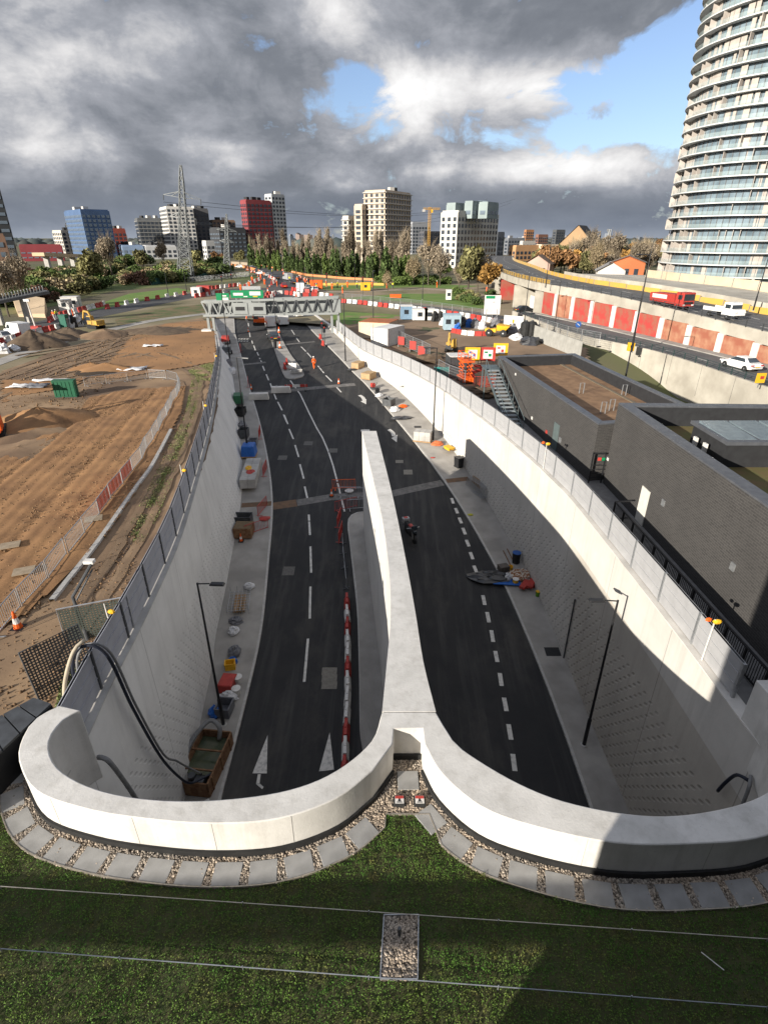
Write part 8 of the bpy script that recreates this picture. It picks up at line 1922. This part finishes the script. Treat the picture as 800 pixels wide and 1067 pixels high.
# elevated railway, bridge at the left edge
rail = thing('rail_viaduct', 'pale elevated rail track crossing behind the left scrub', 'viaduct', (0, 0, 0)); ra, rb = atY(40, 265, 300), atY(114, 268, 380); MB().bar(ra, rb, 6, 1.6).build('deck', facmat('railtan', (.55, .42, .27)), rail)
for k in range(6): q = ra.lerp(rb, (k + .5) / 6); MB().box((q.x, q.y, q.z / 2 - .4), (2.2, 2.2, q.z - 1.0)).build('pier', CONC2, rail)
br = thing('footbridge', 'steel footbridge with row of pale uprights at the left edge', 'bridge', (0, 0, 0)); a, b = atY(-24, 319, 106), atY(50, 304, 114); MB().bar(a, b, 3.0, .5).build('deck', DKSTEEL, br)
for k in range(24): q = a.lerp(b, k / 23); MB().bar(q + Vector((0, -1.4, .2)), q + Vector((0, -1.4, 1.2)), .22, .12).build('upright', PYM, br)
MB().bar(a + Vector((0, -1.4, .5)), b + Vector((0, -1.4, .5)), .12, .3).build('side_beam', DKSTEEL, br)
for k in (.25, .62): q = a.lerp(b, k); MB().box((q.x, q.y, q.z / 2), (.8, .8, q.z - .5)).build('pier', CONC2, br)
ab = thing('abutment', 'sandy coloured sloping abutment under the footbridge', 'abutment', (0, 0, 0)); pl = [G(20, 330), G(48, 331), G(50, 323), G(16, 320)]; MB().prism(xy(pl), -.2, [.6, .8, 2.6, 3.4]).build('wall', facmat('sandstone_wall', (.50, .38, .25)), ab)
hoarding([(158, 297), (175, 295), (196, 292), (222, 290)], 2.2, mat('teal_fence', (.03, .09, .08), (.025, .075, .065), rough=.8), 'dark teal fence along the foot of the scrub bank', bay=4)
mesh_row([(196, 295), (230, 291.5), (262, 288)], 'grey mesh panel along the dark road left of the roundabout', gr='mesh panels left of the roundabout')
cabin(76, 322, 3.5, 2.5, 2.7, WHITE, 'white cabin among barriers on the left road', .2, win=2); cabin(70, 324, 2.2, 2.5, 2.4, WHITE, 'smaller white cabin left of the bigger one on the left road', .2, win=1); cabin(82, 321, 1.4, 1.4, 2.5, WHITE, 'narrow white cubicle right of the cabins on the left road', 0, win=0)
lmp = thing('light_mast', 'white mobile light mast with red base on the left road', 'mast', tuple(G(38.5, 345))); MB().tube([(0, 0, .8), (-.3, 0, 5.0)], [.14, .08], 8).build('mast', WHITE, lmp); MB().box((0, 0, .5), (1.6, 1.2, .8)).build('base', RED, lmp); MB().box((-.3, 0, 5.2), (1.0, .3, .4)).build('lamp_head', STEEL, lmp)
barrier_row([(-5, 361), (8, 357), (20, 353), (32, 350), (48, 346), (64, 342)], 'in the row beside the parked cars', 1.5, scale=1.2)
barrier_row([(52, 336), (62, 331), (80, 326), (104, 320), (110, 318)], 'in the row by the white cabins', 1.6, scale=1.35); barrier_row([(112, 322), (140, 316), (170, 311), (205, 305)], 'along the left road towards the roundabout', 3.4, scale=1.35)
# gantry over the road
GAN = mat('gantry_grey', (.27, .285, .28), (.22, .235, .23), rough=.5, metal=.25, scale=.6); GY = 101.0
gt = thing('sign_gantry', 'grey steel sign gantry spanning the road with green signs on top', 'gantry', (0, 0, 0))
a = atY(212, 329, GY); b = atY(353, 326.5, GY); at_ = atY(212, 314.5, GY); btp = atY(353, 310, GY)
x0, x1 = a.x, b.x; zb0, zb1, zt0, zt1 = a.z, b.z, at_.z, btp.z
dpt = 1.5
for s in (0, dpt):
    for (za, zb_), nm in (((zb0, zb1), 'bottom_chord'), ((zt0, zt1), 'top_chord')): MB().bar((x0, GY + s, za), (x1, GY + s, zb_), .32, .36).build(nm, GAN, gt)
nb = 13
def zl(x, lo): k = (x - x0) / (x1 - x0); return lerp(zb0, zb1, k) if lo else lerp(zt0, zt1, k)
for k in range(nb):
    xa, xb = lerp(x0, x1, k / nb), lerp(x0, x1, (k + 1) / nb); xm = (xa + xb) / 2
    if k in (3, 4, 5): continue
    MB().bar((xa, GY - .02, zl(xa, 0)), (xm, GY - .02, zl(xm, 1)), .22, .2).build('diagonal', DKSTEEL if k > 5 else GAN, gt); MB().bar((xm, GY - .02, zl(xm, 1)), (xb, GY - .02, zl(xb, 0)), .22, .2).build('diagonal', DKSTEEL if k > 5 else GAN, gt)
MB().add([(x0, GY + dpt + .2, zb0 + .1), (x1, GY + dpt + .2, zb1 + .1), (x1, GY + dpt + .2, zt1 - .1), (x0, GY + dpt + .2, zt0 - .1)], [(0, 1, 2, 3)]).build('rear_panel', GAN, gt)
for px in (250.5, 269.5):
    q = atY(px, 321.5, GY - .25); o = MB().box((0, 0, 0), (2.6, .3, 1.9)).build('matrix_sign', GAN, gt, (q.x, GY - .25, q.z)); MB().box((0, -.17, 0), (1.6, .05, .6)).build('display', BLACK, o)
q = atY(260, 321, GY - .2); MB().box((0, 0, 0), (1.0, .2, 2.4)).build('sign_support', GAN, gt, (q.x, GY - .2, q.z))
for px, pb in ((222, 342), (216.5, 340)): q = atY(px, 329, GY + .5); MB().bar((q.x, GY + .5, 0), (q.x, GY + .5, q.z + 2), .42).build('leg', GAN, gt)
for px in (345.5, 352.5): q = atY(px, 327, GY + .5); MB().bar((q.x, GY + .5, -.2), (q.x, GY + .5, q.z + 2.4), .42).build('leg', GAN, gt)
MB().box((x0 + .2, GY + .7, -.05 + .2), (1.8, 1.6, .5)).build('footing', CONC, gt)
MB().box((lerp(x0, x1, .99), GY + .6, zb1 + 1.2), (1.2, 1.4, 2.2)).build('equipment_box', GAN, gt)
GSIGN = GREEN
def gsign(xa, xb, ya, yb, items, lab):
    A_, B_ = atY(xa, yb, GY - .1), atY(xb, ya, GY - .1); w, h = B_.x - A_.x, B_.z - A_.z; t_ = thing('direction_sign', lab, 'sign', ((A_.x + B_.x) / 2, GY - .1, A_.z))
    MB().box((0, 0, h / 2), (w, .12, h)).build('panel', GSIGN, t_)
    for fx_, fz, fw_, fh_, m in items: MB().box((fx_ * w, -.075, fz * h), (fw_ * w, .03, fh_ * h)).build('legend', m, t_)
    for s in (-1, 1): MB().bar((s * w * .35, .15, -1.2), (s * w * .35, .15, h), .16).build('post', GAN, t_)
gsign(241, 274, 302.5, 310.5, [(-.27, .5, .3, .34, WHITE), (.25, .6, .34, .5, WHITE), (-.05, .2, .12, .12, WHITE), (.25, .2, .14, .12, YELLOW)], 'wide green direction sign with two white panels on the gantry'); gsign(226, 238.5, 305.5, 314.5, [(.2, .35, .45, .3, WHITE), (.15, .7, .3, .14, WHITE)], 'narrow green direction sign at the left end of the gantry')
MB_ = MB().box((0, 0, 0), (3.2, .1, .55)).build('walkway_panel', STEEL, None, tuple(atY(262, 300, GY + 1)), 0); tag(MB_, 'grey strip above the wide green sign', 'panel')
# traffic and people near the gantry
VW, VS = van(CARW), van(CARS); CD, CS_, CRD = car(CARD), car(CARS), car(CARR)
rdir = lambda: math.atan2(11, 24)
p = onroad(293.5, 338); VW.put(tuple(p), .36, 'white van on the road beyond the gantry right of the traffic island', None)
cw2 = CW.put(tuple(onroad(310, 330)), .4, 'white car on the road under the right half of the gantry')
p = onroad(281.5, 340); VW.put(tuple(p), .3, 'white works van on the left of the white van beyond the gantry', None, .95)
put_g(EXC_O, 270, 339, 1.8, 'orange excavator beside the works van beyond the gantry', 'excavators', .75)
t_ = CD.put(tuple(onroad(285, 354, PV)), .35, 'dark car parked on the traffic island')
WORK_A.put(tuple(onroad(327.5, 384.5)), .5, 'person in orange workwear and white hard hat walking on the right lanes', 'workers in orange')
for k, (x, y) in enumerate([(299, 379), (305, 384), (297, 384)]):
    (WB_R if k != 1 else WB_W).put(tuple(onroad(x, y, PV)), [.2, 1.4, .3][k], ('red' if k != 1 else 'white') + ' water barrier lying on the nose of the traffic island', 'water barriers on the traffic island')
crate('kerb_pallet', 309, 388.5, (1.6, 1.0, .35), CONC2, 'low pallet at the nose of the traffic island', 'pallet')
tub(287, 362.5, .3, 1.1, BLACK, 'black bollard on the traffic island'); t_ = CONE.put(tuple(onroad(292, 363, PV)), 0, 'cone on the traffic island beside the black bollard', 'cones in the cutting', 1.5)
CONE.put(tuple(onroad(257, 334)), 0, 'cone on the dashes left of the orange excavator', 'cones in the cutting', 1.3); CONE.put(tuple(onroad(259, 346)), 0, 'cone on the dashes left of the dark island car', 'cones in the cutting', 1.1); CONE.put(tuple(onroad(291, 347, PV)), 0, 'cone on the traffic island behind the dark car', 'cones in the cutting', 1.5)
def signal(px, py, lab, z=0.0, sc=1.0):
    t_ = thing('traffic_signal', lab, 'traffic signal', tuple(G(px, py, z)), .2, 'traffic signals'); MB().cyl((0, 0, 0), (0, 0, 2.6 * sc), .07).build('post', DKSTEEL, t_); MB().box((0, -.1, 2.9 * sc), (.4, .3, 1.0 * sc)).build('signal_head', BLACK, t_)
    for k in range(3): o = MB().lathe([(.01, 0), (.12, 0), (.12, .06), (.01, .06)], n=10).build('lens', RED if k == 2 else GLASS, t_, (0, -.25, 2.6 * sc + k * .3 * sc)); o.rotation_euler = (PI / 2, 0, 0)
p = onroad(336, 357, PV); signal(336, 357, 'traffic signal on the right pavement near the gantry', p.z); signal(338.5, 362, 'traffic signal with red lower part on the right pavement', p.z - .3)
WB_R.put(tuple(onroad(337, 360, PV)), .4, 'red water barrier around the signals on the right pavement', 'water barriers by the signals'); WB_R.put(tuple(onroad(334, 353, PV)), .3, 'red water barrier behind the signals on the right pavement', 'water barriers by the signals')
# the busy roundabout: cars, cones, barriers and workers
k = 0
for (px, py), P, nm, rz in (((268, 283.5), CD, 'dark', .9), ((280, 288), CS_, 'silver', .7), ((287, 291), CD, 'black', .6), ((306, 296), CD, 'dark blue', .3), ((317, 299.5), CD, 'dark', -.2), ((296, 300), CRD, 'red', .3), ((272, 286), CW, 'white', .9), ((262, 280), CS_, 'silver', 1.1), ((321, 302), CS_, 'grey', .2), ((250, 279), CW, 'white', 1.2), ((313, 304), VW, 'white', .2), ((300, 292), VS, 'silver', .5), ((327, 304), CW, 'white', .4)):
    P.put(tuple(G(px, py)), rz, f'{nm} {"van" if P in (VW, VS) else "car"} in the queue on the far road, ' + ['nearest the trees', 'behind the orange barriers', 'at the lane merge', 'beside cones', 'close to the tree row', 'turning at the roundabout', 'ahead of the silver car', 'at the far bend', 'at the works entrance', 'last at the far bend', 'parked by the works', 'among cones', 'by the lawn'][k], 'vehicles queuing on the far road', 1.15); k += 1
for (px, py), P, nm, rz in (((4, 354), CS_, 'silver car parked on the left road behind red barriers', 1.0), ((20, 350), VW, 'white van parked on the left road behind red barriers', 1.0), ((-9, 360), CRD, 'red car cut by the left edge on the left road', 1.0)): P.put(tuple(G(px, py)), rz, nm, 'vehicles on the left road')
put_g(CD, 546, 325, -1.2, 'dark car under the open viaduct span', None)
BARO = hoarding  # long orange boards lining the far road
ORB = mat('orange_boards', (.55, .22, .09), (.46, .18, .07), rough=.7, scale=.5)
hoarding([(240, 277), (258, 280), (268, 283), (276, 287.5)], 1.3, ORB, 'orange boarding along the left side of the far road', bay=3.5)
hoarding([(262, 274.5), (290, 281), (320, 287.5), (360, 291), (420, 294)], .8, ORB, 'orange boarding in front of the tree row', bay=4)
hoarding([(228, 275), (245, 275.5), (258, 276.5)], 1.6, PALER, 'sandy boarding left of the orange boarding', bay=5)
hoarding([(320, 297), (345, 297.5), (372, 297), (400, 297.5)], .8, YHO, 'low yellow boarding on the lawn beyond the barriers', bay=4)
for k in range(70):
    t = rt.random(); q = FRc[int(t * (len(FRc) - 1))]; s = rt.choice([-1, 1]) * rt.uniform(5, 10); p = q + Vector((s, rt.uniform(-3, 3), .02)); 
    if p.y < 140: continue
    CONE.put(tuple(p), rt.uniform(0, 3), 'orange cone lining the far road at the roundabout', 'cones at the roundabout', rt.uniform(1.3, 1.9))
for (pts_, lab) in (([(278, 309), (288, 307), (300, 307), (312, 309)], 'across the far road behind the gantry'), ([(276, 313), (283, 311), (287, 306)], 'on the left of the far road behind the gantry'), ([(318, 309), (335, 309), (350, 311)], 'right of the far road behind the gantry'), ([(255, 300), (262, 296), (272, 291.5)], 'bending left of the far road'), ([(283, 297), (287, 293), (280, 289)], 'in the middle of the far road'), ([(305, 303), (316, 305), (335, 305.5)], 'beyond the works entrance'), ([(205, 310), (220, 308), (236, 305)], 'behind the green gantry signs'), ([(205, 304), (225, 301), (250, 298)], 'along the dark road before the scrub')): barrier_row(pts_, lab, 1.7, scale=1.4)
WL = ['near the orange boarding', 'by the queue of cars', 'on the lawn beyond the yard', 'beside the footpath', 'at the left road works', 'behind the gantry', 'under the trees', 'at the roundabout centre']
wpos = [(330, 303, 7), (335, 300, 6), (340, 299, 6), (346, 302, 3), (352, 300, 2), (362, 300, 2), (388, 300, 3), (403, 301, 2), (409, 301, 2), (272, 291, 1), (263, 294, 1), (310, 295, 1), (302, 294, 7), (289, 299, 7), (276, 297, 7), (57, 333, 4), (60, 332, 4), (77, 330, 4), (318, 296, 7), (296, 289, 0), (284, 286, 0), (251, 303, 5), (309, 312, 5), (357, 306, 3), (372, 301, 2), (455, 300, 2), (507, 306, 3), (260, 300, 5)]
for k, (x, y, w) in enumerate(wpos): (WORK_B if k % 4 else WORK_Y).put(tuple(G(x, y)), rt.uniform(0, 6), ('person in orange workwear ' if k % 4 else 'person in yellow workwear ') + WL[w], 'workers in the distance', 1.25 if y < 310 else 1.0)
for k, (x, y) in enumerate([(323, 311), (313, 309), (341, 304), (243, 305), (233, 308), (351, 300), (378, 309)]): signal(x, y, 'tall post with signal head standing in the works beyond the gantry', 0, 1.6)
cabin(330, 301, 4, 2.5, 2.6, ORANGE, 'orange works cabin beyond the gantry', win=1); cabin(214, 308, 3.5, 2.5, 2.6, RED, 'red works cabin behind the left end of the gantry', win=1); cabin(206, 309, 2.5, 2.5, 2.4, WHITE, 'white works cabin left of the red one', win=1); cabin(381, 303, 3, 2.5, 2.4, YELLOW, 'yellow works cabin on the lawn beyond the yard', win=1); cabin(467, 313, 1.4, 1.4, 2.6, WHITE, 'white kiosk on the lawn beyond the barrier row', win=1); cabin(412, 311, 3.0, 1.0, 1.0, ORANGE, 'low orange box on the lawn beyond the barrier row', win=0)
lamps_far = [(195, 305, 'lamp post rising behind the left end of the gantry'), (176, 309, 'pale lamp post on the left road verge'), (389, 345, 'black lamp post beside the orange roofed container'), (327, 306, 'lamp post behind the right end of the gantry'), (440, 312, 'lamp post on the lawn beyond the barrier row'), (370, 297, 'lamp post before the tree row')]
for x, y, lab in lamps_far: LAMP2.put(tuple(G(x, y)), rt.uniform(0, 6), lab, 'lamp posts around the roundabout', 1.1)
for nm in [o.name for o in bpy.data.objects if o.get('label') in ('x', '')]:
    o = bpy.data.objects[nm]
    for cn in [c.name for c in o.children_recursive]: bpy.data.objects.remove(bpy.data.objects[cn])
    bpy.data.objects.remove(bpy.data.objects[nm])
# added unseen beam behind the viewpoint, placed to shade a band of the roof
pb = thing('shade_beam', 'grey beam added unseen behind the viewpoint to shade the planted roof', 'shade beam', (0, 0, 0))
MB().bar((-30, -1.6, 4.35), (-4.15, -1.6, 4.35), .5, .42).build('beam', STEEL, pb)
for x in (-22, -29.5): MB().bar((x, -1.6, -.02), (x, -1.6, 4.1), .25).build('leg', STEEL, pb)
